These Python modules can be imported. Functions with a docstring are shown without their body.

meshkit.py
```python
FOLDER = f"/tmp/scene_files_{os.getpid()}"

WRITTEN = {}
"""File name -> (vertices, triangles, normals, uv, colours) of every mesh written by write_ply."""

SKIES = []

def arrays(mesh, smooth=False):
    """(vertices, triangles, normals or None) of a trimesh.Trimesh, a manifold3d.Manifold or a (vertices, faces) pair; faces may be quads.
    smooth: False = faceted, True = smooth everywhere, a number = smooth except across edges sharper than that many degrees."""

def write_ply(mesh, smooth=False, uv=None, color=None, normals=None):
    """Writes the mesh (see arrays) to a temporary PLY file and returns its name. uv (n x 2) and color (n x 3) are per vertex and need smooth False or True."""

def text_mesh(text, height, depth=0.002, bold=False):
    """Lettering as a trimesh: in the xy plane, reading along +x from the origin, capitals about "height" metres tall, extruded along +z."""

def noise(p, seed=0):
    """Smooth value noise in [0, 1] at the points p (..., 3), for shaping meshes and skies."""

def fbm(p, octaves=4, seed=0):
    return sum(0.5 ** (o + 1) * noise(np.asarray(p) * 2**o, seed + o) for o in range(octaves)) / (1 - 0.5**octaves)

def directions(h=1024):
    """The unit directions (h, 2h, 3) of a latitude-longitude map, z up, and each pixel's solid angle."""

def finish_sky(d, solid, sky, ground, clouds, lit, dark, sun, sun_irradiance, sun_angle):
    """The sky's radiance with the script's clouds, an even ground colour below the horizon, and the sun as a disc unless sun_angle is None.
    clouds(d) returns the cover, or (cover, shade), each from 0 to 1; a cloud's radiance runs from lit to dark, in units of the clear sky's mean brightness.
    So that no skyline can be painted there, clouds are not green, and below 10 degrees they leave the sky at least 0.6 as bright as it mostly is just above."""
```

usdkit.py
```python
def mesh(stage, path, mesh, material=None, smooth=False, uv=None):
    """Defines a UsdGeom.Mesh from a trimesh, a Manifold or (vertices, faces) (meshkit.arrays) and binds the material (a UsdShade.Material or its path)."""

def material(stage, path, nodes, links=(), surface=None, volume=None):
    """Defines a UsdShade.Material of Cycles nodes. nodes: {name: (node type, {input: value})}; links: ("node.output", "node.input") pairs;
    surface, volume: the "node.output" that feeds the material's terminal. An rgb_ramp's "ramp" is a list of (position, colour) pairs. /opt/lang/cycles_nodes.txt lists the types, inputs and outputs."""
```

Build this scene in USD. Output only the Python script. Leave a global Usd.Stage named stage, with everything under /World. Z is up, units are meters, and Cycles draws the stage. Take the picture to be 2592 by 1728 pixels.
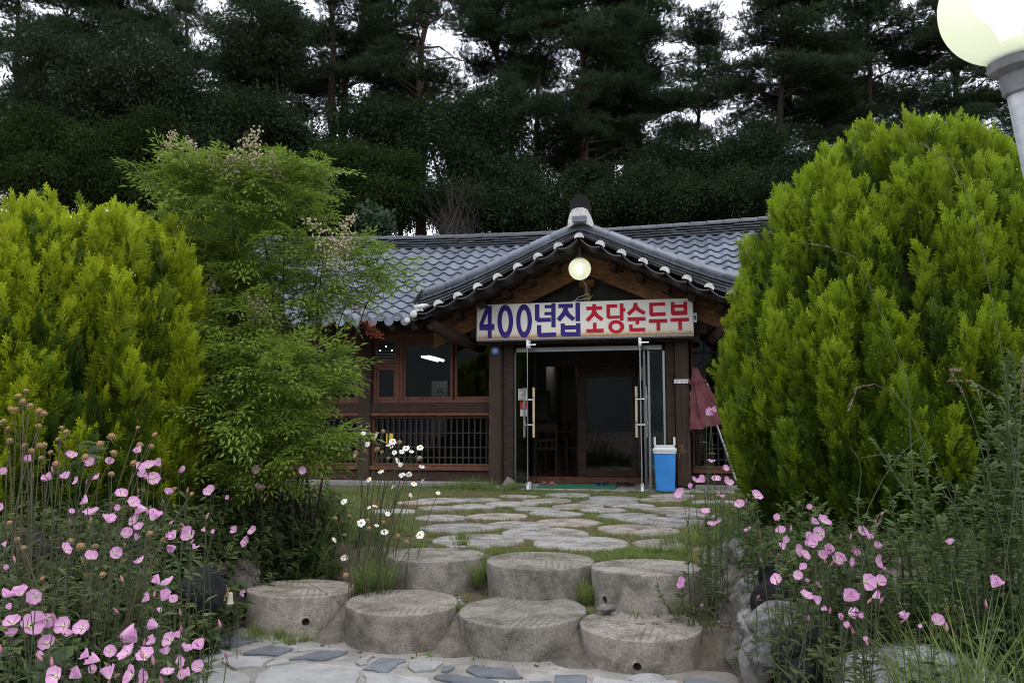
import math, random
import numpy as np, trimesh
import shapely.geometry as sg
from shapely.ops import unary_union
from shapely import affinity
import usdkit, meshkit
from pxr import Usd, UsdGeom, UsdLux, UsdShade, Gf, Sdf, Vt

stage = Usd.Stage.CreateInMemory()
UsdGeom.SetStageUpAxis(stage, 'Z'); UsdGeom.SetStageMetersPerUnit(stage, 1.0)
UsdGeom.Xform.Define(stage, '/World'); UsdGeom.Scope.Define(stage, '/World/Looks')
rng = np.random.default_rng(11); random.seed(11)

# ------------------------------------------------------------------ camera, sky, sun, exposure
EXPOSURE = 0.70
SKY_STRENGTH = 0.13
SUN_INTENSITY = 0.22
SUN_ELEV, SUN_AZ = math.radians(58), math.radians(165)      # azimuth: atan2(x, y) of the direction towards the sun
PITCH, F, PX, PY, EYE = math.radians(6.0), 2092.0, 2592.0, 1728.0, 1.35
cam = UsdGeom.Camera.Define(stage, '/World/camera')
cam.AddTranslateOp().Set((0, 0, EYE)); cam.AddRotateXOp().Set(90 + 6.0)
cam.CreateHorizontalApertureAttr(36.0); cam.CreateVerticalApertureAttr(24.0)
cam.CreateFocalLengthAttr(36.0 * F / PX); cam.CreateClippingRangeAttr((0.05, 5000.0))
cam.CreateExposureAttr(EXPOSURE)
dome = UsdLux.DomeLight.Define(stage, '/World/sky')
dome.GetPrim().SetCustomDataByKey('kind', 'structure')
sky = usdkit.material(stage, '/World/Looks/sky_air', {
    'sky': ('sky_texture', {'sky_type': 'single_scattering', 'sun_disc': False, 'sun_elevation': SUN_ELEV, 'sun_rotation': SUN_AZ, 'air_density': 1.0, 'aerosol_density': 2.0}),
    'tc': ('texture_coordinate', {}),
    'map': ('mapping', {'scale': (1.0, 1.0, 2.4)}),
    'n': ('noise_texture', {'scale': 2.6, 'detail': 5.0, 'roughness': 0.55}),
    'r': ('rgb_ramp', {'ramp': [(0.30, (0.70, 0.70, 0.70)), (0.62, (0.92, 0.92, 0.92))]}),
    'm': ('mix_color', {'b': (8.8, 9.1, 10.0), 'use_clamp': False}),
    'bg': ('background_shader', {'strength': SKY_STRENGTH})},
    [('tc.generated', 'map.vector'), ('map.vector', 'n.vector'), ('n.fac', 'r.fac'), ('r.color', 'm.fac'), ('sky.color', 'm.a'), ('m.result', 'bg.color')], surface='bg.background')
UsdShade.MaterialBindingAPI.Apply(dome.GetPrim()).Bind(sky)
sun = UsdLux.DistantLight.Define(stage, '/World/sun')
sun.CreateIntensityAttr(SUN_INTENSITY); sun.CreateAngleAttr(40.0); sun.CreateNormalizeAttr(True); sun.CreateColorAttr((1.0, 0.97, 0.93))
sun.AddRotateZOp().Set(-math.degrees(SUN_AZ)); sun.AddRotateXOp().Set(-(90 - math.degrees(SUN_ELEV)))

# ------------------------------------------------------------------ helpers
def ray(px, py):
    a, b = (px - PX / 2) / F, (PY / 2 - py) / F
    return np.array([a, math.cos(PITCH) - b * math.sin(PITCH), math.sin(PITCH) + b * math.cos(PITCH)])
def at(px, py, Y):
    r = ray(px, py); return np.array([0, 0, EYE]) + r * (Y / r[1])
def onz(px, py, z):
    r = ray(px, py); return np.array([0, 0, EYE]) + r * ((z - EYE) / r[2])
def to_px(p):
    d = np.asarray(p, float) - np.array([0, 0, EYE]); c, s = math.cos(PITCH), math.sin(PITCH)
    f = d[..., 1] * c + d[..., 2] * s; up = -d[..., 1] * s + d[..., 2] * c
    return np.stack([PX / 2 + F * d[..., 0] / f, PY / 2 - F * up / f], -1)
def sstep(a, b, x):
    t = np.clip((np.asarray(x, float) - a) / (b - a), 0, 1); return t * t * (3 - 2 * t)

used = {}
def numbered(parent, name):
    k = (parent, name); n = used.get(k, 0); used[k] = n + 1
    return f'{parent}/{name}' if n == 0 else f'{parent}/{name}_{n:03d}'
def pth(o): return str(o.GetPath()) if hasattr(o, 'GetPath') else (o or '/World')
def tag(o, label=None, cat=None, group=None, kind=None):
    p = o.GetPrim() if hasattr(o, 'GetPrim') else o
    for k, v in (('label', label), ('category', cat), ('group', group), ('kind', kind)):
        if v: p.SetCustomDataByKey(k, v)
    return o
def thing(name, label, cat, loc=(0, 0, 0), rotz=0.0, group=None):
    x = UsdGeom.Xform.Define(stage, numbered('/World', name))
    x.AddTranslateOp().Set(tuple(map(float, loc)))
    if rotz: x.AddRotateZOp().Set(float(rotz))
    return tag(x, label, cat, group)

class MB:
    def __init__(self): self.v, self.f, self.n = [], [], 0
    def add(self, v, f):
        v = np.asarray(v, float); f = np.asarray(f, int)
        if f.ndim == 2 and f.shape[1] == 4: f = np.vstack([f[:, [0, 1, 2]], f[:, [0, 2, 3]]])
        self.v.append(v); self.f.append(f + self.n); self.n += len(v); return self
    def box(self, x0, x1, y0, y1, z0, z1, ch=0.0):
        c, h = np.array([(x0 + x1) / 2, (y0 + y1) / 2, (z0 + z1) / 2]), np.array([(x1 - x0) / 2, (y1 - y0) / 2, (z1 - z0) / 2])
        return self.obox(c, np.eye(3), h, ch)
    def obox(self, c, R, h, ch=0.0):
        "box about c with half sizes h, rows of R its axes; ch cuts the edges"
        h = np.abs(np.asarray(h, float)); ch = min(ch, 0.45 * h.min())
        if ch <= 0:
            p = np.array([[sx, sy, sz] for sx in (-1, 1) for sy in (-1, 1) for sz in (-1, 1)], float) * h
            f = [[0, 1, 3, 2], [4, 6, 7, 5], [0, 4, 5, 1], [2, 3, 7, 6], [0, 2, 6, 4], [1, 5, 7, 3]]
            return self.add(p @ R + c, f)
        p = []
        for sx in (-1, 1):
            for sy in (-1, 1):
                for sz in (-1, 1):
                    s = np.array([sx, sy, sz])
                    for k in range(3):
                        q = h - ch; q = q.copy(); q[k] = h[k]; p.append(s * q)
        m = trimesh.convex.convex_hull(np.array(p))
        return self.add(np.array(m.vertices) @ R + c, np.array(m.faces))
    def bar(self, a, b, wx, wz, up=(0, 0, 1), ch=0.0):
        a, b = np.asarray(a, float), np.asarray(b, float); d = b - a; L = np.linalg.norm(d); d /= L
        x = np.cross(d, up); x = np.cross(d, (1, 0, 0)) if np.linalg.norm(x) < 1e-6 else x
        x /= np.linalg.norm(x); z = np.cross(x, d)
        return self.obox((a + b) / 2, np.array([x, d, z]), (wx / 2, L / 2, wz / 2), ch)
    def tube(self, pts, rad, sides=8, caps=True):
        p = np.asarray(pts, float); n = len(p); r = np.broadcast_to(np.asarray(rad, float), (n,))
        t = np.gradient(p, axis=0); t /= np.linalg.norm(t, axis=1, keepdims=True) + 1e-12
        ref = np.array([0, 0, 1.0]) if abs(t[0, 2]) < 0.9 else np.array([1.0, 0, 0])
        a = np.cross(t, ref); a /= np.linalg.norm(a, axis=1, keepdims=True) + 1e-12; b = np.cross(t, a)
        an = np.arange(sides) * 2 * np.pi / sides
        v = p[:, None] + r[:, None, None] * (np.cos(an)[None, :, None] * a[:, None] + np.sin(an)[None, :, None] * b[:, None])
        i, j = np.meshgrid(np.arange(n - 1), np.arange(sides), indexing='ij')
        q = np.stack([i * sides + j, i * sides + (j + 1) % sides, (i + 1) * sides + (j + 1) % sides, (i + 1) * sides + j], -1).reshape(-1, 4)
        self.add(v.reshape(-1, 3), q)
        if caps:
            for k, rev in ((0, True), (n - 1, False)):
                ring = v[k]; f = [[0, m, m + 1] for m in range(1, sides - 1)]
                self.add(ring, np.array(f)[:, ::-1] if not rev else np.array(f))
        return self
    def lathe(self, prof, seg=24, c=(0, 0, 0), axis=None):
        "prof: (r, z) pairs turned about z (or about axis)"
        prof = np.asarray(prof, float); an = np.arange(seg) * 2 * np.pi / seg; n = len(prof)
        v = np.stack([prof[:, None, 0] * np.cos(an), prof[:, None, 0] * np.sin(an), np.repeat(prof[:, 1:2], seg, 1)], -1).reshape(-1, 3)
        i, j = np.meshgrid(np.arange(n - 1), np.arange(seg), indexing='ij')
        q = np.stack([i * seg + j, i * seg + (j + 1) % seg, (i + 1) * seg + (j + 1) % seg, (i + 1) * seg + j], -1).reshape(-1, 4)
        if axis is not None:
            R = trimesh.geometry.align_vectors([0, 0, 1], np.asarray(axis, float) / np.linalg.norm(axis))[:3, :3]; v = v @ R.T
        return self.add(v + np.asarray(c, float), q)
    def poly(self, shape, depth, M):
        "extruded flat shape; M: 4x4 placing xy->surface, z->out"
        for g in getattr(shape, 'geoms', [shape]):
            if g.is_empty or g.area < 1e-9: continue
            m = trimesh.creation.extrude_polygon(g, depth, engine='earcut')
            self.add(trimesh.transform_points(m.vertices, M), m.faces)
        return self
    def grid(self, P):
        "P (n, m, 3) -> sheet"
        n, m = P.shape[:2]; i, j = np.meshgrid(np.arange(n - 1), np.arange(m - 1), indexing='ij')
        q = np.stack([i * m + j, i * m + j + 1, (i + 1) * m + j + 1, (i + 1) * m + j], -1).reshape(-1, 4)
        return self.add(P.reshape(-1, 3), q)
    def mesh(self): return np.vstack(self.v), np.vstack(self.f)

def obj(name, mb, mat, parent=None, smooth=False, label=None, cat=None, group=None, kind=None, off=None, tint=None):
    v, f = mb.mesh() if isinstance(mb, MB) else mb
    v = np.asarray(v, float)
    if off is not None: v = v + np.asarray(off, float)
    m = usdkit.mesh(stage, numbered(pth(parent) if parent is not None else '/World', name), (v, f), mat, smooth=smooth)
    if tint is not None:
        UsdGeom.PrimvarsAPI(m).CreatePrimvar('tint', Sdf.ValueTypeNames.FloatArray, 'vertex').Set(Vt.FloatArray.FromNumpy(np.asarray(tint, np.float32)))
    return tag(m, label, cat, group, kind)

def quat_from(R):
    "rotation matrices (n,3,3), columns = images of axes -> quaternions w,x,y,z"
    from scipy.spatial.transform import Rotation
    q = Rotation.from_matrix(R).as_quat(); return q[:, [3, 0, 1, 2]]
def frames(z, spin, xhint=None):
    "rotations that take +z to the given directions, spun about them"
    z = np.asarray(z, float); z = z / np.linalg.norm(z, axis=1, keepdims=True)
    ref = np.where(np.abs(z[:, 2:3]) < 0.95, [[0, 0, 1.0]], [[1.0, 0, 0]]) if xhint is None else np.asarray(xhint, float)
    x = np.cross(ref, z); x /= np.linalg.norm(x, axis=1, keepdims=True) + 1e-9; y = np.cross(z, x)
    c, s = np.cos(spin)[:, None], np.sin(spin)[:, None]
    return np.stack([c * x + s * y, -s * x + c * y, z], -1)
def scatter(name, protos, pos, R, scale, parent=None, ids=None, seed=0, **tags):
    "a PointInstancer of protos = [(mesh, material, tint)]"
    path = numbered(pth(parent) if parent is not None else '/World', name)
    pi = UsdGeom.PointInstancer.Define(stage, path); paths = []
    for k, pr in enumerate(protos):
        m = obj('piece', pr[0], pr[1], pi, tint=pr[2] if len(pr) > 2 else None, smooth=pr[3] if len(pr) > 3 else False); paths.append(m.GetPath())
    pi.CreatePrototypesRel().SetTargets(paths)
    n = len(pos); g = np.random.default_rng(seed + n)
    ids = g.integers(0, len(protos), n) if ids is None else ids
    pi.CreateProtoIndicesAttr(Vt.IntArray.FromNumpy(np.asarray(ids, np.int32)))
    pi.CreatePositionsAttr(Vt.Vec3fArray.FromNumpy(np.asarray(pos, np.float32)))
    q = quat_from(R); pi.CreateOrientationsAttr(Vt.QuathArray([Gf.Quath(*map(float, x)) for x in q]))
    s = np.asarray(scale, float); s = np.repeat(s[:, None], 3, 1) if s.ndim == 1 else s
    pi.CreateScalesAttr(Vt.Vec3fArray.FromNumpy(s.astype(np.float32)))
    return tag(pi, tags.get('label'), tags.get('cat'), tags.get('group'), tags.get('kind', 'stuff'))

# ------------------------------------------------------------------ materials
def L(name): return f'/World/Looks/{name}'
def noisy(name, ramp, scale=8, detail=4, rough=0.6, nrough=0.6, stretch=None, bump=0.0, bscale=None, bdist=0.02, spec=0.4, metallic=0.0, vary=0.0, coat=0.0, ramp2=None, scale2=1.0, fac2=0.5, coord='geometry', rot=None):
    nodes = {'g': ('geometry', {}) if coord == 'geometry' else ('texture_coordinate', {}), 'n': ('noise_texture', {'scale': float(scale), 'detail': float(detail), 'roughness': float(nrough)}), 'r': ('rgb_ramp', {'ramp': ramp}),
             'p': ('principled_bsdf', {'roughness': float(rough), 'specular_ior_level': float(spec), 'metallic': float(metallic), 'coat_weight': float(coat)})}
    src = 'g.position' if coord == 'geometry' else 'g.object'; links = []
    if stretch is not None:
        nodes['m'] = ('mapping', {'scale': stretch, **({'rotation': rot} if rot else {})}); links.append((src, 'm.vector')); src = 'm.vector'
    links += [(src, 'n.vector'), ('n.fac', 'r.fac')]; col = 'r.color'
    if ramp2 is not None:
        nodes['n2'] = ('noise_texture', {'scale': float(scale2), 'detail': 3.0}); nodes['r2'] = ('rgb_ramp', {'ramp': ramp2}); nodes['mx'] = ('mix_color', {'blend_type': 'multiply', 'fac': float(fac2)})
        links += [('g.position' if coord == 'geometry' else 'g.object', 'n2.vector'), ('n2.fac', 'r2.fac'), (col, 'mx.a'), ('r2.color', 'mx.b')]; col = 'mx.result'
    if vary > 0:
        nodes['oi'] = ('object_info', {}); nodes['mr'] = ('map_range', {'from_min': 0.0, 'from_max': 1.0, 'to_min': 1 - vary, 'to_max': 1 + vary}); nodes['hv'] = ('hsv', {})
        links += [('oi.random', 'mr.value'), ('mr.result', 'hv.value'), (col, 'hv.color')]; col = 'hv.color'
    links.append((col, 'p.base_color'))
    if bump > 0:
        nodes['nb'] = ('noise_texture', {'scale': float(bscale or scale * 3), 'detail': 4.0, 'roughness': 0.65}); nodes['b'] = ('bump', {'strength': float(bump), 'distance': float(bdist)})
        links += [(src, 'nb.vector'), ('nb.fac', 'b.height'), ('b.normal', 'p.normal')]
    return usdkit.material(stage, L(name), nodes, links, surface='p.BSDF')
def plain(name, color, rough=0.5, spec=0.5, metallic=0.0, emit=None, strength=0.0):
    d = {'base_color': color, 'roughness': float(rough), 'specular_ior_level': float(spec), 'metallic': float(metallic)}
    if emit: d.update(emission_color=emit, emission_strength=float(strength))
    return usdkit.material(stage, L(name), {'p': ('principled_bsdf', d)}, [], surface='p.BSDF')
def leafy(name, dark, light, trans=0.3, rough=0.5, spec=0.35, var=0.25, tint=True, patch=None):
    "leaf: colour runs dark -> light along the 'tint' of the mesh (root to tip), varied per copy and in world patches"
    nodes = {'a': ('attribute', {'attribute': 'tint'}), 'r': ('rgb_ramp', {'ramp': [(0, dark), (1, light)]}), 'oi': ('object_info', {}),
             'mr': ('map_range', {'from_min': 0.0, 'from_max': 1.0, 'to_min': 1 - var, 'to_max': 1 + var}), 'hv': ('hsv', {}),
             'p': ('principled_bsdf', {'roughness': float(rough), 'specular_ior_level': float(spec)}), 't': ('translucent_bsdf', {}), 'mx': ('mix_closure', {'fac': float(trans)})}
    links = [('oi.random', 'mr.value'), ('mr.result', 'hv.value'), ('r.color', 'hv.color'), ('hv.color', 'p.base_color'), ('hv.color', 't.color'), ('p.BSDF', 'mx.closure1'), ('t.BSDF', 'mx.closure2')]
    if tint: links.append(('a.fac', 'r.fac'))
    else:
        nodes['g'] = ('geometry', {}); nodes['n'] = ('noise_texture', {'scale': float(patch or 3.0), 'detail': 3.0}); links += [('g.position', 'n.vector'), ('n.fac', 'r.fac')]
    return usdkit.material(stage, L(name), nodes, links, surface='mx.closure')
def glass(name, tint=(0.9, 0.93, 0.92), ior=1.5, boost=1.0):
    return usdkit.material(stage, L(name), {'f': ('fresnel', {'IOR': float(ior)}), 't': ('transparent_bsdf', {'color': tint}), 'g': ('glossy_bsdf', {'color': (boost, boost, boost), 'roughness': 0.015}), 'm': ('mix_closure', {})},
                            [('f.fac', 'm.fac'), ('t.BSDF', 'm.closure1'), ('g.BSDF', 'm.closure2')], surface='m.closure')
def emitter(name, color, strength):
    return usdkit.material(stage, L(name), {'e': ('emission', {'color': color, 'strength': float(strength)})}, [], surface='e.emission')

M = {}
M['post_wood'] = noisy('post_wood', [(0.3, (0.017, 0.010, 0.007)), (0.55, (0.045, 0.025, 0.016)), (0.8, (0.085, 0.052, 0.035))], 3, 6, 0.8, 0.7, stretch=(9, 9, 0.7), bump=0.5, bdist=0.01)
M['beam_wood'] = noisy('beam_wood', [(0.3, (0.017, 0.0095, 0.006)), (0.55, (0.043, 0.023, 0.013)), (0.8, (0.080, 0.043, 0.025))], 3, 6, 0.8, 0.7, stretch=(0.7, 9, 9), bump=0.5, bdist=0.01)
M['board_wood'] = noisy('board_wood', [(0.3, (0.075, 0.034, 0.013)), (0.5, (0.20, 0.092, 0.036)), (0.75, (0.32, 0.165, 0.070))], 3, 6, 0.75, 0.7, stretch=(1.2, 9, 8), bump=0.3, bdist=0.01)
M['frame_wood'] = noisy('frame_wood', [(0.3, (0.085, 0.030, 0.016)), (0.7, (0.165, 0.064, 0.036))], 4, 5, 0.6, 0.6, stretch=(2, 6, 4), bump=0.15, bdist=0.006)
M['peak_dark'] = noisy('peak_dark', [(0.3, (0.010, 0.010, 0.011)), (0.7, (0.026, 0.025, 0.026))], 60, 3, 0.85, bump=0.5, bscale=70, bdist=0.006, spec=0.2)
M['knot'] = noisy('knot', [(0.3, (0.02, 0.010, 0.007)), (0.7, (0.07, 0.030, 0.018))], 30, 3, 0.7)
M['dark_plaster'] = noisy('dark_plaster', [(0.3, (0.03, 0.03, 0.028)), (0.7, (0.06, 0.058, 0.053))], 6, 4, 0.9)
M['tile'] = noisy('tile', [(0.35, (0.095, 0.110, 0.140)), (0.6, (0.136, 0.156, 0.193))], 9, 5, 0.38, 0.65, bump=0.15, bscale=60, bdist=0.004, spec=0.55, vary=0.24, ramp2=[(0.4, (0.75, 0.75, 0.78)), (0.6, (1, 1, 1))], scale2=2.5)
M['old_tile'] = noisy('old_tile', [(0.3, (0.028, 0.032, 0.038)), (0.55, (0.060, 0.066, 0.076)), (0.75, (0.105, 0.112, 0.125))], 7, 6, 0.5, 0.7, bump=0.3, bscale=50, bdist=0.005, spec=0.5, vary=0.22)
M['lime'] = noisy('lime', [(0.3, (0.30, 0.29, 0.27)), (0.5, (0.52, 0.51, 0.49)), (0.8, (0.66, 0.65, 0.62))], 20, 5, 0.9, bump=0.3, bdist=0.006)
M['stone_base'] = noisy('stone_base', [(0.3, (0.14, 0.13, 0.12)), (0.7, (0.28, 0.265, 0.245))], 6, 5, 0.9, bump=0.4)
def granite(name, a, b, c):
    "speckled granite: voronoi crystals over soft weather stains"
    return usdkit.material(stage, L(name), {
        'g': ('geometry', {}), 'v': ('voronoi_texture', {'scale': 130.0}), 'sp': ('separate_color', {'color_type': 'rgb'}), 'r': ('rgb_ramp', {'ramp': [(0.0, a), (0.45, b), (0.85, b), (1.0, c)]}),
        'n': ('noise_texture', {'scale': 5.0, 'detail': 6.0, 'roughness': 0.7}), 'r2': ('rgb_ramp', {'ramp': [(0.36, (0.36, 0.37, 0.30)), (0.58, (1, 1, 1))]}), 'mx': ('mix_color', {'blend_type': 'multiply', 'fac': 0.9}),
        'oi': ('object_info', {}), 'mr': ('map_range', {'to_min': 0.84, 'to_max': 1.14}), 'hv': ('hsv', {}), 'dt': ('attribute', {'attribute': 'tint'}), 'dm': ('mix_color', {'b': (0.055, 0.045, 0.035)}),
        'nb': ('noise_texture', {'scale': 90.0, 'detail': 5.0, 'roughness': 0.7}), 'b': ('bump', {'strength': 0.6, 'distance': 0.008}),
        'p': ('principled_bsdf', {'roughness': 0.88, 'specular_ior_level': 0.3})},
        [('g.position', 'v.vector'), ('v.color', 'sp.color'), ('sp.r', 'r.fac'), ('g.position', 'n.vector'), ('n.fac', 'r2.fac'), ('r.color', 'mx.a'), ('r2.color', 'mx.b'),
         ('oi.random', 'mr.value'), ('mr.result', 'hv.value'), ('mx.result', 'hv.color'), ('hv.color', 'dm.a'), ('dt.fac', 'dm.fac'), ('dm.result', 'p.base_color'), ('g.position', 'nb.vector'), ('nb.fac', 'b.height'), ('b.normal', 'p.normal')], surface='p.BSDF')
M['granite_pink'] = granite('granite_pink', (0.20, 0.17, 0.148), (0.295, 0.256, 0.226), (0.38, 0.342, 0.31))
M['granite_grey'] = granite('granite_grey', (0.17, 0.155, 0.132), (0.265, 0.24, 0.208), (0.36, 0.33, 0.295))
M['granite_pale'] = granite('granite_pale', (0.225, 0.213, 0.203), (0.315, 0.302, 0.288), (0.40, 0.386, 0.37))
M['granite_speckled'] = granite('granite_speckled', (0.10, 0.10, 0.105), (0.34, 0.35, 0.36), (0.56, 0.57, 0.58))
M['hole'] = plain('hole', (0.02, 0.016, 0.013), 0.95, 0.1)
M['mortar'] = noisy('mortar', [(0.3, (0.16, 0.15, 0.134)), (0.5, (0.25, 0.24, 0.22)), (0.75, (0.34, 0.33, 0.305))], 7, 7, 0.9, 0.7, bump=0.5, bscale=40, bdist=0.01, ramp2=[(0.35, (0.6, 0.56, 0.5)), (0.6, (1, 1, 1))], scale2=1.7)
M['flag_pale'] = noisy('flag_pale', [(0.3, (0.20, 0.20, 0.197)), (0.6, (0.31, 0.31, 0.303))], 6, 7, 0.8, 0.7, bump=0.5, bscale=25, bdist=0.012, vary=0.12)
M['slate'] = noisy('slate', [(0.3, (0.075, 0.083, 0.095)), (0.6, (0.13, 0.142, 0.158))], 7, 6, 0.65, 0.6, bump=0.3, bscale=30, bdist=0.008, vary=0.18)
M['rock_white'] = noisy('rock_white', [(0.40, (0.05, 0.048, 0.045)), (0.52, (0.155, 0.15, 0.14)), (0.70, (0.36, 0.35, 0.33))], 13, 8, 0.9, 0.78, bump=0.9, bscale=45, bdist=0.015, vary=0.1)
M['rock_dark'] = noisy('rock_dark', [(0.3, (0.007, 0.007, 0.0075)), (0.58, (0.018, 0.0185, 0.020)), (0.85, (0.07, 0.07, 0.073))], 8, 7, 0.85, 0.7, spec=0.12, bump=0.6, bscale=30, bdist=0.015)
M['quartz'] = noisy('quartz', [(0.3, (0.45, 0.43, 0.40)), (0.6, (0.66, 0.65, 0.62))], 18, 4, 0.7, bump=0.3)
M['soil'] = noisy('soil', [(0.3, (0.050, 0.040, 0.030)), (0.55, (0.105, 0.088, 0.066)), (0.8, (0.19, 0.165, 0.13))], 9, 7, 0.95, 0.75, bump=0.8, bscale=35, bdist=0.02)
M['earth_mortar'] = noisy('earth_mortar', [(0.3, (0.06, 0.05, 0.04)), (0.5, (0.135, 0.12, 0.10)), (0.75, (0.25, 0.235, 0.21))], 11, 8, 0.95, 0.75, bump=0.9, bscale=32, bdist=0.025, ramp2=[(0.35, (0.55, 0.5, 0.42)), (0.6, (1, 1, 1))], scale2=2.5)
M['white_paint'] = plain('white_paint', (0.72, 0.73, 0.74), 0.4)
M['steel'] = plain('steel', (0.62, 0.63, 0.64), 0.25, metallic=1.0)
M['alu'] = plain('alu', (0.55, 0.57, 0.58), 0.38, metallic=1.0)
M['galvanised'] = noisy('galvanised', [(0.35, (0.42, 0.44, 0.46)), (0.65, (0.56, 0.58, 0.60))], 5, 5, 0.42, 0.7, stretch=(3, 3, 6), rot=(0.5, 0.4, 0), metallic=0.35, spec=0.5)
M['cast_grey'] = noisy('cast_grey', [(0.35, (0.13, 0.13, 0.135)), (0.65, (0.20, 0.20, 0.205))], 20, 4, 0.6, bump=0.2)
M['pane'] = glass('pane', (0.50, 0.52, 0.52), 1.52)
M['door_glass'] = glass('door_glass', (0.72, 0.82, 0.79), 1.52)
M['pale_wood'] = noisy('pale_wood', [(0.3, (0.42, 0.31, 0.19)), (0.7, (0.58, 0.46, 0.31))], 8, 4, 0.55, stretch=(6, 6, 1))
M['blue_plastic'] = noisy('blue_plastic', [(0.3, (0.030, 0.20, 0.56)), (0.7, (0.042, 0.245, 0.64))], 5, 4, 0.42, bump=0.05)
M['bag'] = plain('bag', (0.55, 0.62, 0.68), 0.3)
M['white_plastic'] = plain('white_plastic', (0.58, 0.60, 0.61), 0.4)
M['maroon'] = noisy('maroon', [(0.3, (0.10, 0.030, 0.036)), (0.7, (0.19, 0.060, 0.068))], 5, 5, 0.85, bump=0.2)
M['mat_green'] = noisy('mat_green', [(0.3, (0.012, 0.10, 0.065)), (0.7, (0.025, 0.17, 0.11))], 90, 3, 0.95, bump=0.5)
M['inner_wall'] = noisy('inner_wall', [(0.3, (0.07, 0.063, 0.052)), (0.7, (0.10, 0.092, 0.08))], 3, 4, 0.9)
M['paper'] = plain('paper', (0.68, 0.67, 0.63), 0.8)
M['ink'] = plain('ink', (0.025, 0.025, 0.03), 0.7)
M['black'] = plain('black', (0.015, 0.015, 0.016), 0.6)
M['letter_violet'] = plain('letter_violet', (0.040, 0.022, 0.185), 0.6, 0.2)
M['letter_red'] = plain('letter_red', (0.50, 0.014, 0.032), 0.6, 0.2)
M['red_paint'] = plain('red_paint', (0.45, 0.02, 0.025), 0.5)
M['plaque_blue'] = plain('plaque_blue', (0.09, 0.20, 0.50), 0.35)
M['amber_glow'] = emitter('amber_glow', (1.0, 0.62, 0.08), 1.3)
M['tube_glow'] = emitter('tube_glow', (0.95, 0.97, 1.0), 3.2)
M['street_bulb'] = emitter('street_bulb', (1.0, 1.0, 0.86), 1.6)
M['bulb_glow'] = emitter('bulb_glow', (1.0, 1.0, 0.84), 5.0)
M['globe'] = usdkit.material(stage, L('globe'), {
    't': ('transparent_bsdf', {'color': (0.93, 0.96, 0.86)}), 'd': ('translucent_bsdf', {'color': (0.88, 0.90, 0.77)}), 'g': ('principled_bsdf', {'base_color': (0.80, 0.84, 0.66), 'roughness': 0.25}),
    'm1': ('mix_closure', {'fac': 0.74}), 'm2': ('mix_closure', {'fac': 0.25})},
    [('t.BSDF', 'm1.closure1'), ('d.BSDF', 'm1.closure2'), ('m1.closure', 'm2.closure1'), ('g.BSDF', 'm2.closure2')], surface='m2.closure')
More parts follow.
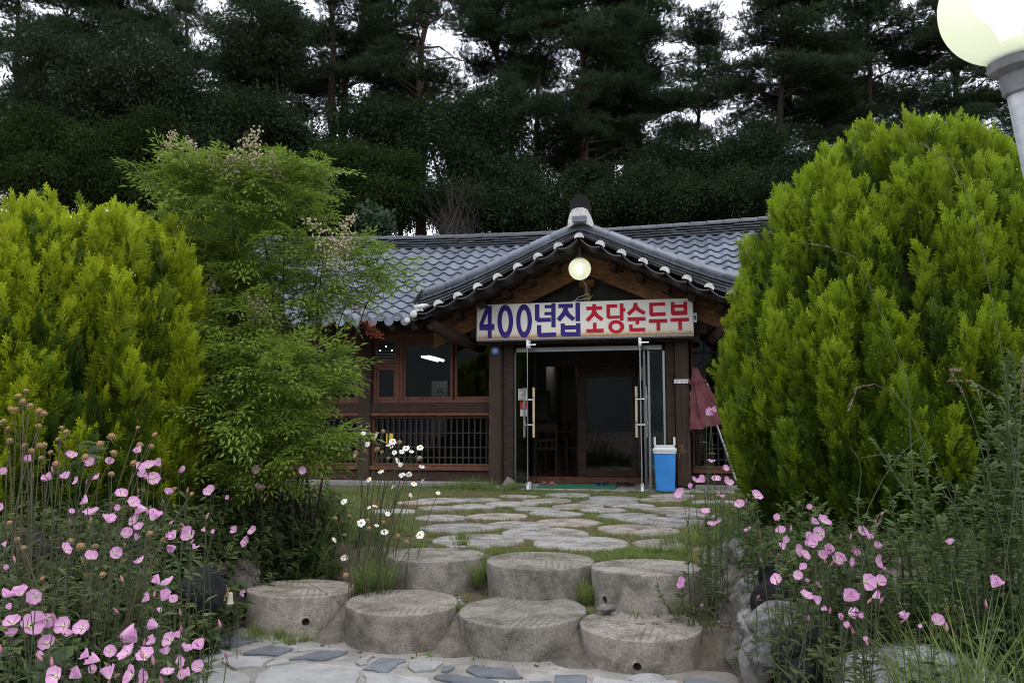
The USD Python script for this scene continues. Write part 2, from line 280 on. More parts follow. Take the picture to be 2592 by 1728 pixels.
# sign face: cream plastic with rust that has run along the bottom edge (object z: 0 at the bottom, 0.527 at the top)
M['sign_face'] = usdkit.material(stage, L('sign_face'), {
    'tc': ('texture_coordinate', {}), 's': ('separate_xyz', {}), 'map': ('mapping', {'scale': (22, 22, 2.2)}), 'n': ('noise_texture', {'scale': 1.0, 'detail': 5.0, 'roughness': 0.7}),
    'k': ('math', {'math_type': 'multiply', 'value2': 0.07}), 'z': ('math', {'math_type': 'subtract'}), 'r': ('rgb_ramp', {'ramp': [(0.0, (0.40, 0.24, 0.11)), (0.012, (0.58, 0.43, 0.26)), (0.05, (0.76, 0.68, 0.53)), (0.12, (0.80, 0.77, 0.67)), (0.3, (0.82, 0.80, 0.72))]}), 'p': ('principled_bsdf', {'roughness': 0.5})},
    [('tc.object', 's.vector'), ('tc.object', 'map.vector'), ('map.vector', 'n.vector'), ('n.fac', 'k.value1'), ('s.z', 'z.value1'), ('k.value', 'z.value2'), ('z.value', 'r.fac'), ('r.color', 'p.base_color')], surface='p.BSDF')
# ------------------------------------------------------------------ ground
def xleft(y): return np.interp(y, [0, 2, 4.6, 5.7, 6.0, 7.0, 8.0, 11.0, 12.0], [-1.15, -1.25, -1.75, -1.95, -1.75, -1.5, -1.6, -3.4, -9.0])
def xright(y): return np.interp(y, [0, 5.0, 5.6, 6.7, 9.0, 10.5, 12.0], [1.27, 1.27, 1.24, 1.66, 2.2, 3.4, 9.0])
def ground_z(x, y):
    x, y = np.asarray(x, float), np.asarray(y, float)
    q = 0.42 * x + 0.91 * y
    stairs = 0.20 * sstep(4.78, 4.98, q) + 0.215 * sstep(5.40, 5.56, q) + 0.008 * np.clip(y - 6, 0, 7)
    bedl = sstep(0.0, 0.32, xleft(y) - x) * sstep(1.2, 2.0, y) ; bedr = sstep(0.0, 0.22, x - xright(y)) * sstep(2.6, 3.4, y)
    p = np.stack([x, y, np.zeros_like(x)], -1)
    bump = 0.10 * (meshkit.fbm(p * 1.7, 3, 5) - 0.5)
    zl = 0.30 + 0.17 * sstep(3, 6, y) + bump; zr = 0.28 + 0.20 * sstep(3, 5.6, y) + 0.10 * sstep(1.4, 3.0, x) + bump
    z = np.maximum(stairs, np.where(bedl > 0, bedl * zl, 0)); z = np.maximum(z, np.where(bedr > 0, bedr * zr, 0))
    hill = sstep(20.0, 26.5, y) * (7.1 + 0.5 * (meshkit.fbm(p * 0.25, 3, 8) - 0.5) * 2) * sstep(60, 40, y)
    return z + hill * sstep(90, 45, np.abs(x))
def sheet(xs, ys):
    X, Y = np.meshgrid(xs, ys, indexing='ij'); return np.stack([X, Y, ground_z(X, Y) - 0.004], -1)
xs = np.concatenate([np.linspace(-400, -60, 12), np.linspace(-50, -6, 30), np.arange(-5.6, 5.61, 0.07), np.linspace(6, 50, 30), np.linspace(60, 400, 12)])
ys = np.concatenate([np.linspace(-400, -12, 12), np.linspace(-8, 1.0, 12), np.arange(1.1, 9.0, 0.07), np.linspace(9.1, 34, 60), np.linspace(36, 90, 30), np.linspace(100, 400, 10)])
g = MB().grid(sheet(xs, ys)); obj('ground', g, M['soil'], smooth=True, kind='structure')

# paving at the foot of the steps: mortar sheet with flagstones set proud of it
pv = []
for y in np.linspace(-6, 5.75, 60):
    w0, w1 = xleft(max(y, 0)) - 0.12, xright(max(y, 0)) + 0.05
    if y < 1.0: w0, w1 = -5, 5
    pv.append([(w0 + (w1 - w0) * t, y, 0.0) for t in np.linspace(0, 1, 24)])
pv = np.array(pv); q = 0.42 * pv[..., 0] + 0.91 * pv[..., 1]
pv[..., 2] = 0.006 + 0.014 * meshkit.fbm(pv * 3.1, 3, 2) - 0.05 * sstep(4.86, 5.0, q)
paving = obj('paving', MB().grid(pv), M['mortar'], smooth=True, kind='structure')
def flag(pts, mat, h, seed):
    P = sg.Polygon([onz(x, y, 0.02)[:2] for x, y in pts]); P = P.buffer(-0.012).buffer(0.012)
    P = max(getattr(P, 'geoms', [P]), key=lambda s: s.area).segmentize(0.035); c = np.array(P.exterior.coords[:-1]); g = np.random.default_rng(seed); c += (np.stack([meshkit.fbm(np.c_[c * 14, 0 * c[:, :1]], 3, seed), meshkit.fbm(np.c_[c * 14, 0 * c[:, :1] + 9], 3, seed)], -1) - 0.5) * 0.05; P = sg.Polygon(c).buffer(0)
    n0 = MB().poly(P, h, np.array([[1, 0, 0, 0], [0, 1, 0, 0], [0, 0, 1, 0.002], [0, 0, 0, 1]], float)); obj('flagstone', n0, mat, paving, off=(0, 0, -0.022))
SL, PL = M['slate'], M['flag_pale']
FL = [([(612, 1653), (705, 1659), (741, 1639), (683, 1634), (655, 1639)], SL), ([(731, 1668), (829, 1670), (884, 1649), (810, 1646)], SL), ([(916, 1693), (984, 1702), (1028, 1668), (959, 1664)], SL),
      ([(1117, 1687), (1117, 1697), (1137, 1700), (1153, 1683)], SL), ([(1176, 1697), (1221, 1712), (1326, 1715), (1300, 1694), (1241, 1691), (1195, 1684)], SL), ([(1090, 1710), (1140, 1706), (1268, 1724), (1262, 1745), (1170, 1738)], SL),
      ([(1405, 1708), (1482, 1709), (1488, 1722), (1470, 1745), (1398, 1742)], SL), ([(1343, 1724), (1390, 1725), (1388, 1748), (1330, 1748)], SL), ([(1728, 1721), (1780, 1716), (1850, 1735), (1830, 1760), (1730, 1755)], SL),
      ([(506, 1620), (536, 1606), (602, 1608), (652, 1620), (583, 1637), (525, 1634)], SL), ([(645, 1721), (685, 1690), (768, 1679), (857, 1684), (910, 1693), (897, 1750), (640, 1750)], PL),
      ([(505, 1706), (557, 1690), (628, 1709), (632, 1750), (470, 1750)], PL), ([(560, 1668), (606, 1660), (690, 1668), (662, 1686), (590, 1690)], PL), ([(900, 1676), (921, 1664), (950, 1656), (928, 1680), (905, 1684)], PL),
      ([(1040, 1672), (1120, 1676), (1108, 1694), (1050, 1702), (1030, 1690)], PL), ([(925, 1704), (1000, 1710), (1080, 1716), (1120, 1745), (920, 1748)], PL), ([(740, 1676), (700, 1682), (665, 1690), (690, 1672), (720, 1665)], PL),
      ([(1500, 1716), (1560, 1722), (1640, 1728), (1640, 1755), (1496, 1750)], PL), ([(1280, 1722), (1325, 1722), (1322, 1745), (1275, 1745)], PL), ([(470, 1655), (545, 1645), (590, 1652), (545, 1682), (480, 1690)], PL),
      ([(1650, 1722), (1715, 1724), (1716, 1752), (1650, 1752)], PL), ([(765, 1640), (830, 1640), (890, 1645), (850, 1645), (790, 1645), (750, 1650)], PL)]
for k, (p, m) in enumerate(FL): flag(p, m, 0.044 if m is SL else 0.047, k)

# ------------------------------------------------------------------ millstones
def millstone(r, h, seed, sectors=8, groove=0.006, eye=0.04, holes=(), worn=0.0, chip=0.013, fine=True):
    "thick round stone; top face cut with harps of straight furrows, a small eye, optional pits. Origin at the middle of the top. Returns mesh and the dirt lying in the cuts."
    g = np.random.default_rng(seed); nr, na = (44, 300) if fine else (24, 150)
    rr = np.concatenate([[0.0], np.linspace(0.012, r * 0.985, nr)]); nr += 1; an = np.arange(na) * 2 * np.pi / na; ph = g.uniform(0, 6.28)
    Rr, A = np.meshgrid(rr, an, indexing='ij'); X, Y = Rr * np.cos(A), Rr * np.sin(A)
    edge = 1 + 0.018 * (meshkit.fbm(np.stack([np.cos(A) * 2, np.sin(A) * 2, 0 * A], -1) + seed, 3, seed) - 0.5)
    X, Y = X * edge, Y * edge
    sec = ((A - ph) % (2 * np.pi / sectors)); sp_ = 0.042; across = Rr * np.sin(sec) / sp_ + 0.12 * (meshkit.fbm(np.stack([X * 5, Y * 5, 0 * X], -1) + seed, 2, seed) - 0.5)
    d = np.abs(across - np.round(across)) * sp_; cut = np.clip(1 - d / 0.010, 0, 1) * sstep(0.14 * r, 0.24 * r, Rr) * sstep(r, 0.95 * r, Rr) * (groove > 0)
    w_ = sstep(0.28, 0.52, meshkit.fbm(np.stack([X * 3.1, Y * 3.1, 0 * X], -1) + seed * 1.7, 3, seed)) if worn else 0.55 + 0.45 * sstep(0.25, 0.5, meshkit.fbm(np.stack([X * 4, Y * 4, 0 * X], -1) + seed, 3, seed))
    cut = cut * w_; Z = -max(groove, 0.0) * cut + 0.006 * (meshkit.fbm(np.stack([X, Y, 0 * X], -1) * 7 + seed, 3, seed) - 0.5) - 0.004 * (Rr / r) ** 2; dirt = 0.55 * cut
    for hx, hy, hr in (((0, 0, eye),) if eye else ()) + tuple(holes):
        k = sstep(hr, hr * 0.75, np.hypot(X - hx, Y - hy)); Z = Z - (0.05 if hr < 0.08 else 0.018) * k; dirt = np.maximum(dirt, k * (0.85 if hr < 0.08 else 0.15))
    chips = 0.024 * np.clip(meshkit.fbm(np.stack([np.cos(an) * 5, np.sin(an) * 5, 0 * an], -1) + seed * 2.3, 4, seed + 9) - 0.60, 0, 1) * r / 0.4 * 2.2 * (chip > 0.015); X[-2:] *= (1 - chips / r)[None]; Y[-2:] *= (1 - chips / r)[None]; Z[-1] -= chips * 0.9; Z[-2] -= chips * 0.4; rows = [np.stack([X, Y, Z], -1)]; nz = 9 if h > 0.1 else 3
    for k in range(1, nz + 1):
        z = np.full(na, -0.012 - (h - 0.012) * (k - 1) / (nz - 1)) - (chips * 1.1 if k == 1 else 0); rad = (r * (1.0 - 0.003 * k) - (chips[None] * (0.8 if k == 1 else 0.35 if k == 2 else 0))) * edge[-1:]
        wob = 1 + chip * 2 * (meshkit.fbm(np.stack([np.cos(an) * 6, np.sin(an) * 6, z * 14], -1) + seed, 4, seed)[None] - 0.5)
        rows.append(np.stack([rad * wob * np.cos(an), rad * wob * np.sin(an), z[None]], -1))
    P = np.concatenate(rows, 0); n = len(P); v = P.reshape(-1, 3); dirt = np.concatenate([dirt.ravel(), np.zeros(nz * na)])
    i, j = np.meshgrid(np.arange(n - 1), np.arange(na), indexing='ij'); q = np.stack([i * na + j, (i + 1) * na + j, (i + 1) * na + (j + 1) % na, i * na + (j + 1) % na], -1).reshape(-1, 4)
    f = np.vstack([q[:, [0, 1, 2]], q[:, [0, 2, 3]]]); f = f[~((f[:, 0] < na) & (f[:, 1] < na)) & ~((f[:, 0] < na) & (f[:, 2] < na))] if False else f
    return (v, f), dirt
def place_stone(px, py, z, r, h, seed, mat, label, group, tilt=(0, 0), **kw):
    p = onz(px, py, z); t = UsdGeom.Xform.Define(stage, numbered('/World', 'millstone')); t.AddTranslateOp().Set((float(p[0]), float(p[1]), float(z)))
    t.AddRotateXOp().Set(float(tilt[0])); t.AddRotateYOp().Set(float(tilt[1])); tag(t, label, 'millstone', group)
    side = kw.pop('side', None); (v, f), dirt = millstone(r, h, seed, **kw)
    for a, zz, hr in (side or []):                                # bored holes in the side: push the wall inwards and lay a cup behind
        d = np.array([math.cos(a), math.sin(a), 0]); c0 = d * r + (0, 0, zz); e = np.array([-d[1], d[0], 0])
        rr_ = np.hypot(v @ e - c0 @ e, v[:, 2] - zz); k = (rr_ < hr * 1.9) & (v @ d > r * 0.6) & (v[:, 2] < -0.013)
        fk = ~(k & (rr_ < hr * 1.0))[f].any(1); f = f[fk]
        ring_ = lambda q, dep, wob=0: np.array([c0 - d * dep + q * (math.cos(b) * e + math.sin(b) * np.array([0, 0, 1.0])) for b in np.linspace(0, 2 * np.pi, 25)])
        cup = MB().grid(np.array([ring_(hr * 2.3, 0.010), ring_(hr * 1.25, 0.002), ring_(hr, 0.004), ring_(hr * 0.9, 0.045), ring_(0.0005, 0.05)])); cv, cf = cup.mesh(); n0 = len(v); v = np.vstack([v, cv]); f = np.vstack([f, cf + n0]); dirt = np.concatenate([dirt, np.repeat([0, 0, 0.6, 0.95, 0.95], 25)])
    obj('stone', (v, f), M[mat], t, smooth=True, tint=dirt)
    return t
SG = 'millstones set as steps'
cx = lambda l, r: (l + r) / 2
place_stone(cx(634, 898), 1485, 0.254, 0.375, 0.30, 21, 'granite_pink', 'leftmost lower step millstone, half under weeds, with one hole in its side', SG, tilt=(-1.5, 1), eye=0, worn=1, side=[(-1.25, -0.165, 0.024)])
place_stone(cx(882, 1155), 1520, 0.250, 0.360, 0.30, 22, 'granite_pink', 'pinkish lower step millstone with a hollowed furrowed top, second of the front row', SG, tilt=(1.5, 0.5), eye=0.11, worn=1)
place_stone(cx(1165, 1481), 1541, 0.229, 0.398, 0.29, 23, 'granite_grey', 'widest grey-brown step millstone in the middle of the front row', SG, tilt=(2, -1.2), sectors=6, eye=0, worn=1)
place_stone(cx(1472, 1771), 1577, 0.207, 0.360, 0.26, 24, 'granite_pink', 'nearest step millstone at the right end of the front row, with eye and side hole', SG, tilt=(1.5, 0.3), eye=0.028, holes=((0.10, 0.01, 0.034),), side=[(-1.78, -0.145, 0.022)])
place_stone(cx(984, 1225), 1401, 0.430, 0.360, 0.27, 25, 'granite_grey', 'upper step millstone with a plain worn top beside the tall grass tuft', SG, groove=0.0, eye=0, chip=0.02)
place_stone(cx(1235, 1502), 1415, 0.440, 0.378, 0.27, 26, 'granite_grey', 'middle upper step millstone with a chipped right edge and small eye', SG, tilt=(0.5, 0), eye=0.03, chip=0.022)
place_stone(cx(1500, 1771), 1431, 0.448, 0.366, 0.27, 27, 'granite_grey', 'dark upper step millstone beside the right earth bank', SG, tilt=(-1, -0.5), eye=0, worn=1, side=[(-2.55, -0.18, 0.022), (-1.95, -0.06, 0.009)])

FX = [(265, 890, 365, 430), (960, 1610, 375, 458), (1655, 2200, 372, 475), (175, 718, 275, 343), (745, 1335, 318, 378), (1410, 1960, 302, 343), (1750, 2200, 260, 297), (620, 1080, 268, 320), (980, 1430, 252, 298),
      (1545, 1995, 237, 273), (150, 480, 223, 262), (490, 915, 202, 260), (930, 1310, 192, 235), (1400, 1810, 215, 243), (1715, 2130, 168, 207), (1280, 1600, 178, 200), (830, 1150, 170, 194), (1090, 1440, 146, 181),
      (405, 690, 148, 180), (630, 980, 132, 160), (880, 1220, 115, 134), (1280, 1680, 120, 148), (1525, 1765, 150, 170), (1700, 2010, 98, 132), (1345, 1690, 95, 120), (1040, 1350, 66, 104), (720, 1000, 78, 107),
      (1760, 2070, 76, 102), (150, 510, 103, 137), (30, 300, 125, 145), (2060, 2350, 118, 145), (1960, 2140, 215, 235), (200, 440, 160, 186), (-130, 90, 180, 215), (480, 700, 108, 128)]
FLAB = {0: 'flat millstone split by a grass tuft at the left front of the path', 1: 'large flat furrowed millstone at the centre front of the grass path', 2: 'palest deeply furrowed flat millstone at the right front of the path', 3: 'flat millstone with a long dark eye slot behind the front left one',
        4: 'wide flat millstone with three small dark eyes near the path front', 5: 'flat grey millstone with one dark eye, second row right', 11: 'flat millstone with a band of bold furrows at the far left half', 17: 'flat millstone with a row of three dark pits in the middle of the path', 25: 'domed flat millstone nearest the restaurant doorstep'}
STONES = []
ORD = ['first', 'second', 'third', 'fourth', 'fifth', 'sixth', 'seventh', 'eighth', 'ninth', 'tenth', 'eleventh']
order = sorted(range(len(FX)), key=lambda k: -(FX[k][2] + FX[k][3])); rows_, PLAB = [], {}
for k in order:
    yc = (FX[k][2] + FX[k][3]) / 2
    if rows_ and rows_[-1][0] - yc < 14 + 0.05 * yc: rows_[-1][1].append(k)
    else: rows_.append([yc, [k]])
for r_, (_, ks) in enumerate(rows_):
    for j, k in enumerate(sorted(ks, key=lambda k: FX[k][0])): PLAB[k] = f'flat millstone in the grass path, {ORD[r_]} row above the steps, {ORD[j]} from the left'
for k, (l, r, b, f) in enumerate(FX):
    px0, px1, yb, yf = 1000 + l / 2.735, 1000 + r / 2.735, 1220 + b / 2.735, 1220 + f / 2.735
    p0 = onz((px0 + px1) / 2, (yb + yf) / 2, 0.462); z = float(ground_z(p0[0], p0[1])) + 0.022
    p = onz((px0 + px1) / 2, (yb + yf) / 2, z); rad = (px1 - px0) / 2 * np.linalg.norm(p - np.array([0, 0, EYE])) / F
    rad = float(np.clip(rad, 0.26, 0.5)); g = np.random.default_rng(100 + k)
    lab, grp = FLAB.get(k) or PLAB[k], 'flat millstones sunk in the path'
    pits = ((0.07, 0.0, 0.03), (-0.07, 0.01, 0.02)) if k in (1, 2, 4, 17) else ()
    place_stone((px0 + px1) / 2, (yb + yf) / 2, z, rad, 0.06, 200 + k, ['granite_pale', 'granite_pale', 'granite_pink'][k % 3] if k != 32 else 'granite_grey', lab, grp, tilt=(float(g.uniform(-0.6, 1.0)), float(g.uniform(-1, 1))),
                eye=[0.035, 0.05, 0.0, 0.04][k % 4] if k != 0 else 0, holes=pits, worn=k % 2, groove=0.008, sectors=int(g.integers(6, 10)), fine=k < 13)
    STONES.append((p[0], p[1], rad))
for (l, r, yy, rad) in [(984, 1225, 1401, .36), (1235, 1502, 1415, .378), (1500, 1771, 1431, .366)]:
    p = onz(cx(l, r), yy, 0.44); STONES.append((p[0], p[1], rad))
STEPS = list(STONES[-3:]) + [tuple(onz(cx(l, r), yy, zz)[:2]) + (rad,) for l, r, yy, zz, rad in [(634, 898, 1485, .254, .375), (882, 1155, 1520, .25, .36), (1165, 1481, 1541, .229, .398), (1472, 1771, 1577, .207, .36)]]
STONES = np.array(STONES)

# mortar and earth packed between the step stones
mb = MB()
for (x0, y0, r0), (x1, y1, r1) in [(STEPS[3], STEPS[4]), (STEPS[4], STEPS[5]), (STEPS[5], STEPS[6])]:
    mx, my = (x0 + x1) / 2, (y0 + y1) / 2
    n = 14; an = np.linspace(0, 2 * np.pi, n + 1); rows = []
    for t in np.linspace(0, 1, 7):
        rad = 0.22 * (1 - t) + 0.03 * t; z = 0.0 + 0.20 * t ** 1.4
        ox, oy = mx - 0.06 + 0.06 * t, my - 0.20 + 0.22 * t
        wob = 1 + 0.5 * (meshkit.fbm(np.stack([np.cos(an) * 2, np.sin(an) * 2, np.full(n + 1, t * 2)], -1) + mx * 9, 3, 3) - 0.5); wob[-1] = wob[0]
        rows.append(np.stack([ox + rad * wob * np.cos(an) * 0.8, oy + rad * wob * np.sin(an), np.full(n + 1, z)], -1))
    mb.grid(np.array(rows))
v, f = mb.mesh(); tm = trimesh.Trimesh(v, f, process=False).subdivide(); v = np.array(tm.vertices); v += (meshkit.fbm(v * 9, 4, 4)[:, None] - 0.5) * np.array([0.10, 0.12, 0.05]); tag(obj('step_mortar', (v, np.array(tm.faces)), M['earth_mortar'], paving, smooth=True))

# ------------------------------------------------------------------ rocks
def rock(seed, size, rough=0.22, sub=4):
    m = trimesh.creation.icosphere(sub); v = np.array(m.vertices); g = np.random.default_rng(seed)
    for _ in range(9):                                           # flatten against a few random planes: facets
        d = g.normal(size=3); d /= np.linalg.norm(d); h = g.uniform(0.62, 0.9); s = v @ d; v -= np.clip(s - h, 0, None)[:, None] * d * 0.85
    v *= (1 + rough * (meshkit.fbm(v * 1.6 + seed * 3.7, 4, seed) - 0.5))[:, None]
    v *= (1 + 0.09 * (meshkit.fbm(v * 6 + seed, 4, seed + 3) - 0.5))[:, None]
    return v * np.asarray(size), np.array(m.faces)
def put_rock(name, px, py, Y, size, seed, mat, label, cat='boulder', group=None, rz=0.0, extra=None, rough=0.3):
    if mat == 'rock_white': size = tuple(0.88 * q for q in size)
    p = at(px, py, Y); t = thing(name, label, cat, p, rz, group); obj('stone', rock(seed, size, rough), M[mat], t, smooth=50)
    if extra: extra(t)
    return t
def vein(t):
    "white quartz band over the big speckled boulder"
    pts = [(0.15, -0.25 + 0.04 * k, 0) for k in range(13)]; mb = MB(); P = []
    v, f = rock(301, (0.42, 0.34, 0.22)); tm = trimesh.Trimesh(v, f)
    for w in (-0.022, -0.014, 0.014, 0.022):
        row = []
        for k in range(14):
            y = -0.30 + k * 0.045; x = 0.175 + w - 0.02 * math.sin(k * 0.8); d = np.array([[x, y, 2.0]])
            hit, _, _ = tm.ray.intersects_location(d, [[0, 0, -1.0]]); z = hit[:, 2].max() if len(hit) else -0.05
            row.append((x, y, z + (0.003 if abs(w) > .02 else 0.012)))
        P.append(row)
    obj('quartz_vein', MB().grid(np.array(P)), M['quartz'], t, smooth=True)
put_rock('boulder', 2330, 1775, 3.45, (0.42, 0.34, 0.22), 301, 'granite_speckled', 'large speckled grey boulder with a white quartz vein in the bottom right corner', extra=vein, rz=8)
put_rock('boulder', 2058, 1672, 3.75, (0.20, 0.15, 0.15), 302, 'rock_dark', 'black and grey boulder left of the large speckled one', rz=20)
put_rock('boulder', 2022, 1708, 3.6, (0.09, 0.08, 0.08), 303, 'rock_dark', 'small blue-grey stone at the foot of the black boulder')
put_rock('boulder', 1916, 1484, 4.7, (0.115, 0.10, 0.105), 304, 'rock_white', 'rounded whitish boulder at the upper corner of the right stone wall')
put_rock('boulder', 1912, 1530, 4.6, (0.095, 0.09, 0.085), 305, 'rock_white', 'white flecked stone second from the top of the right stone wall')
put_rock('boulder', 1898, 1582, 4.4, (0.085, 0.09, 0.10), 306, 'rock_white', 'pale rounded stone halfway down the right stone wall')
put_rock('boulder', 1925, 1590, 4.35, (0.10, 0.09, 0.10), 307, 'rock_white', 'pale egg-shaped stone touching the one halfway down the right wall')
put_rock('boulder', 1992, 1585, 4.15, (0.22, 0.16, 0.13), 308, 'rock_white', 'long white veined boulder lying along the right bed edge')
put_rock('boulder', 1985, 1480, 4.55, (0.17, 0.12, 0.15), 309, 'rock_dark', 'dark angular rock behind the whitish boulder on the right')
put_rock('boulder', 1960, 1525, 4.35, (0.12, 0.10, 0.12), 310, 'rock_dark', 'dark wet-looking rock above the long white boulder')
put_rock('boulder', 1915, 1672, 4.3, (0.085, 0.09, 0.14), 311, 'stone_base', 'tall grey stone standing at the foot of the right wall')
put_rock('boulder', 1868, 1402, 5.5, (0.075, 0.08, 0.12), 312, 'rock_white', 'narrow upright pale stone at the terrace corner', rz=10)
put_rock('boulder', 1850, 1392, 5.75, (0.07, 0.07, 0.09), 313, 'rock_white', 'small pale stone behind the upright one at the terrace corner')
put_rock('boulder', 1945, 1640, 4.1, (0.14, 0.11, 0.10), 314, 'rock_white', 'squat pale boulder under the long white one')
put_rock('boulder', 1538, 1540, 5.22, (0.07, 0.04, 0.035), 315, 'rock_white', 'small white stone wedged behind the right end step stone', cat='stone')
put_rock('boulder', 1640, 1722, 4.55, (0.12, 0.06, 0.035), 316, 'flag_pale', 'flat broken slab under the nearest step millstone', cat='stone')
put_rock('boulder', 515, 1490, 4.4, (0.12, 0.10, 0.125), 323, 'rock_dark', 'black upright rock at the edge of the left flower bed', rough=0.35)
put_rock('boulder', 65, 1400, 4.7, (0.17, 0.13, 0.13), 318, 'rock_dark', 'black rock half hidden by flowers at the far left edge')
put_rock('boulder', 120, 1440, 4.5, (0.11, 0.10, 0.13), 319, 'rock_dark', 'smaller black rock touching the one at the far left edge')
# the mortared bank between the steps and the right bed
def bank(path, seed, mat, name, label):
    P = []
    for (x, y, z0, z1, dx) in path:
        row = []
        for t in np.linspace(0, 1, 30):
            row.append((x + dx * t ** 1.3, y + 0.02 * t, z0 + (z1 - z0) * t))
        P.append(row)
    P = np.array(P); n = P.shape[0]; idx = np.linspace(0, n - 1, 90); lo = np.floor(idx).astype(int); hi = np.minimum(lo + 1, n - 1); P = P[lo] + (P[hi] - P[lo]) * (idx - lo)[:, None, None]
    d = 0.17 * (meshkit.fbm(P * 5.5, 3, seed) - 0.5) + 0.07 * (meshkit.fbm(P * 17, 3, seed) - 0.5); P[..., 0] += d; P[..., 1] -= d * 0.6
    tag(obj(name, MB().grid(P), M[mat], smooth=True), label, 'wall')
peb = [(rock(80 + k, (1, 0.8, 0.6), 0.4, 1), M['stone_base'] if k else M['rock_white']) for k in range(3)]; gq = np.random.default_rng(14); px_, py_ = gq.uniform(-2.0, 1.25, 900), gq.uniform(4.7, 6.2, 900); qq = 0.42 * px_ + 0.91 * py_; kk = ((qq > 4.72) & (qq < 5.6)) | (gq.uniform(0, 1, 900) < 0.12); px_, py_ = px_[kk], py_[kk]
PEB = (peb, np.stack([px_, py_, ground_z(px_, py_) + 0.003], -1), frames(gq.normal(size=(len(px_), 3)) * 0.4 + (0, 0, 1), gq.uniform(0, 6, len(px_))), 0.006 + 0.016 * gq.uniform(0, 1, len(px_)) ** 2.5)
scatter('pebbles', *PEB, None, label='small pebbles lying in the earth between the step stones', cat='pebbles')
bank([(1.16, 4.30, -0.03, 0.42, 0.22), (1.20, 4.8, -0.03, 0.46, 0.20), (1.17, 5.2, 0.0, 0.47, 0.24), (1.12, 5.6, 0.15, 0.47, 0.30), (1.2, 6.0, 0.36, 0.50, 0.3), (1.5, 6.5, 0.42, 0.52, 0.3)], 41, 'earth_mortar', 'retaining_wall', 'rough mortar and earth bank right of the millstone steps')
bank([(-1.72, 5.95, -0.02, 0.44, -0.12), (-1.86, 5.75, -0.03, 0.44, -0.12), (-1.95, 5.55, -0.03, 0.46, -0.14), (-1.9, 5.2, -0.03, 0.46, -0.2), (-1.8, 4.8, -0.03, 0.44, -0.24)], 42, 'earth_mortar', 'retaining_wall', 'grey mortar bank beside the leftmost step stone')

hx = np.linspace(-900, 900, 90); P = []
for t in (0, 0.5, 0.8, 1.0):
    P.append([(x, -300 - 120 * t, -2 + t * (70 + 60 * meshkit.fbm(np.array([[x * 0.006, 2.0, 0]]), 4, 12)[0])) for x in hx])
M['far_wood'] = noisy('far_wood', [(0.3, (0.04, 0.05, 0.05)), (0.7, (0.075, 0.09, 0.09))], 0.05, 6, 0.9)  # bluish haze of distance mixed into the wood colour
obj('hills', MB().grid(np.array(P)), M['far_wood'], smooth=True, kind='structure')
# ------------------------------------------------------------------ the restaurant (local frame: u right along the front, w away from the street, z up)
HO = np.array([0.99645, 12.34911, 0.0]); HYAW = -12.0; HZ = 0.47
_c, _s = math.cos(math.radians(HYAW)), math.sin(math.radians(HYAW))
def H(u, w, z): return np.array([HO[0] + u * _c - w * _s, HO[1] + u * _s + w * _c, z])
house = thing('hanok_restaurant', 'low Korean tiled-roof restaurant with dark timber front and gabled porch', 'building', (HO[0], HO[1], HZ), HYAW)
def hpart(name, mb, mat, parent=None, **k):
    return obj(name, mb, M[mat] if isinstance(mat, str) else mat, parent or house, off=(0, 0, -HZ), **k)

UC = 0.16                                                        # the gable's axis
def ridge_z(u): return 5.027 + 0.005 * (u + 0.7) ** 2
def eave_z(u): return 2.90 + 0.0016 * (u - UC) ** 2
WE, WR = -0.95, 2.90
def roof_pt(u, s, lift=0.0):
    "s: 0 at the eave, 1 at the ridge; lift along the normal"
    ze, zr = eave_z(u), ridge_z(u) - 0.22
    w = WE + (WR - WE) * s; z = ze + (zr - ze) * s - 0.10 * np.sin(np.pi * s)
    sl = (zr - ze) / (WR - WE); k = math.sqrt(1 + float(np.mean(sl)) ** 2)
    return np.stack([u + 0 * s, w - lift * float(np.mean(sl)) / k, z + lift / k], -1)
# roof deck and hidden rear slope
uu = np.concatenate([np.linspace(-9.2, UC - 2.25, 30), np.linspace(UC - 2.249, UC + 2.249, 45), np.linspace(UC + 2.25, 6.6, 20)]); ss = np.linspace(0, 1, 14); UU, SS = np.meshgrid(uu, ss, indexing='ij')
def cut_s(u):                                                     # where the main roof comes out from under the porch gable
    s = np.linspace(0, 1, 200); d = abs(u - UC)
    if d >= 2.25: return 0.015
    z = roof_pt(np.full(200, u), s)[:, 2]; gz = np.interp(d, [0, .29, .57, .86, 1.16, 1.45, 1.75, 2.06, 2.3, 2.6], [4.0, 3.88, 3.75, 3.618, 3.478, 3.352, 3.225, 3.115, 3.035, 2.97]) - 0.05
    k = np.nonzero(z > gz)[0]; return max(0.015, float(s[k[0]]) if len(k) else 0.9)
SS = np.array([[c0 + (1 - c0) * t for t in ss] for c0 in map(cut_s, uu)])
roof = hpart('roof', MB().grid(roof_pt(UU, SS, -0.03)), 'dark_plaster', smooth=True)
rear = roof_pt(UU, SS); rear[..., 1] = 2 * WR - rear[..., 1] + 0.3
hpart('rear_slope', MB().grid(rear), 'old_tile', roof, smooth=True)
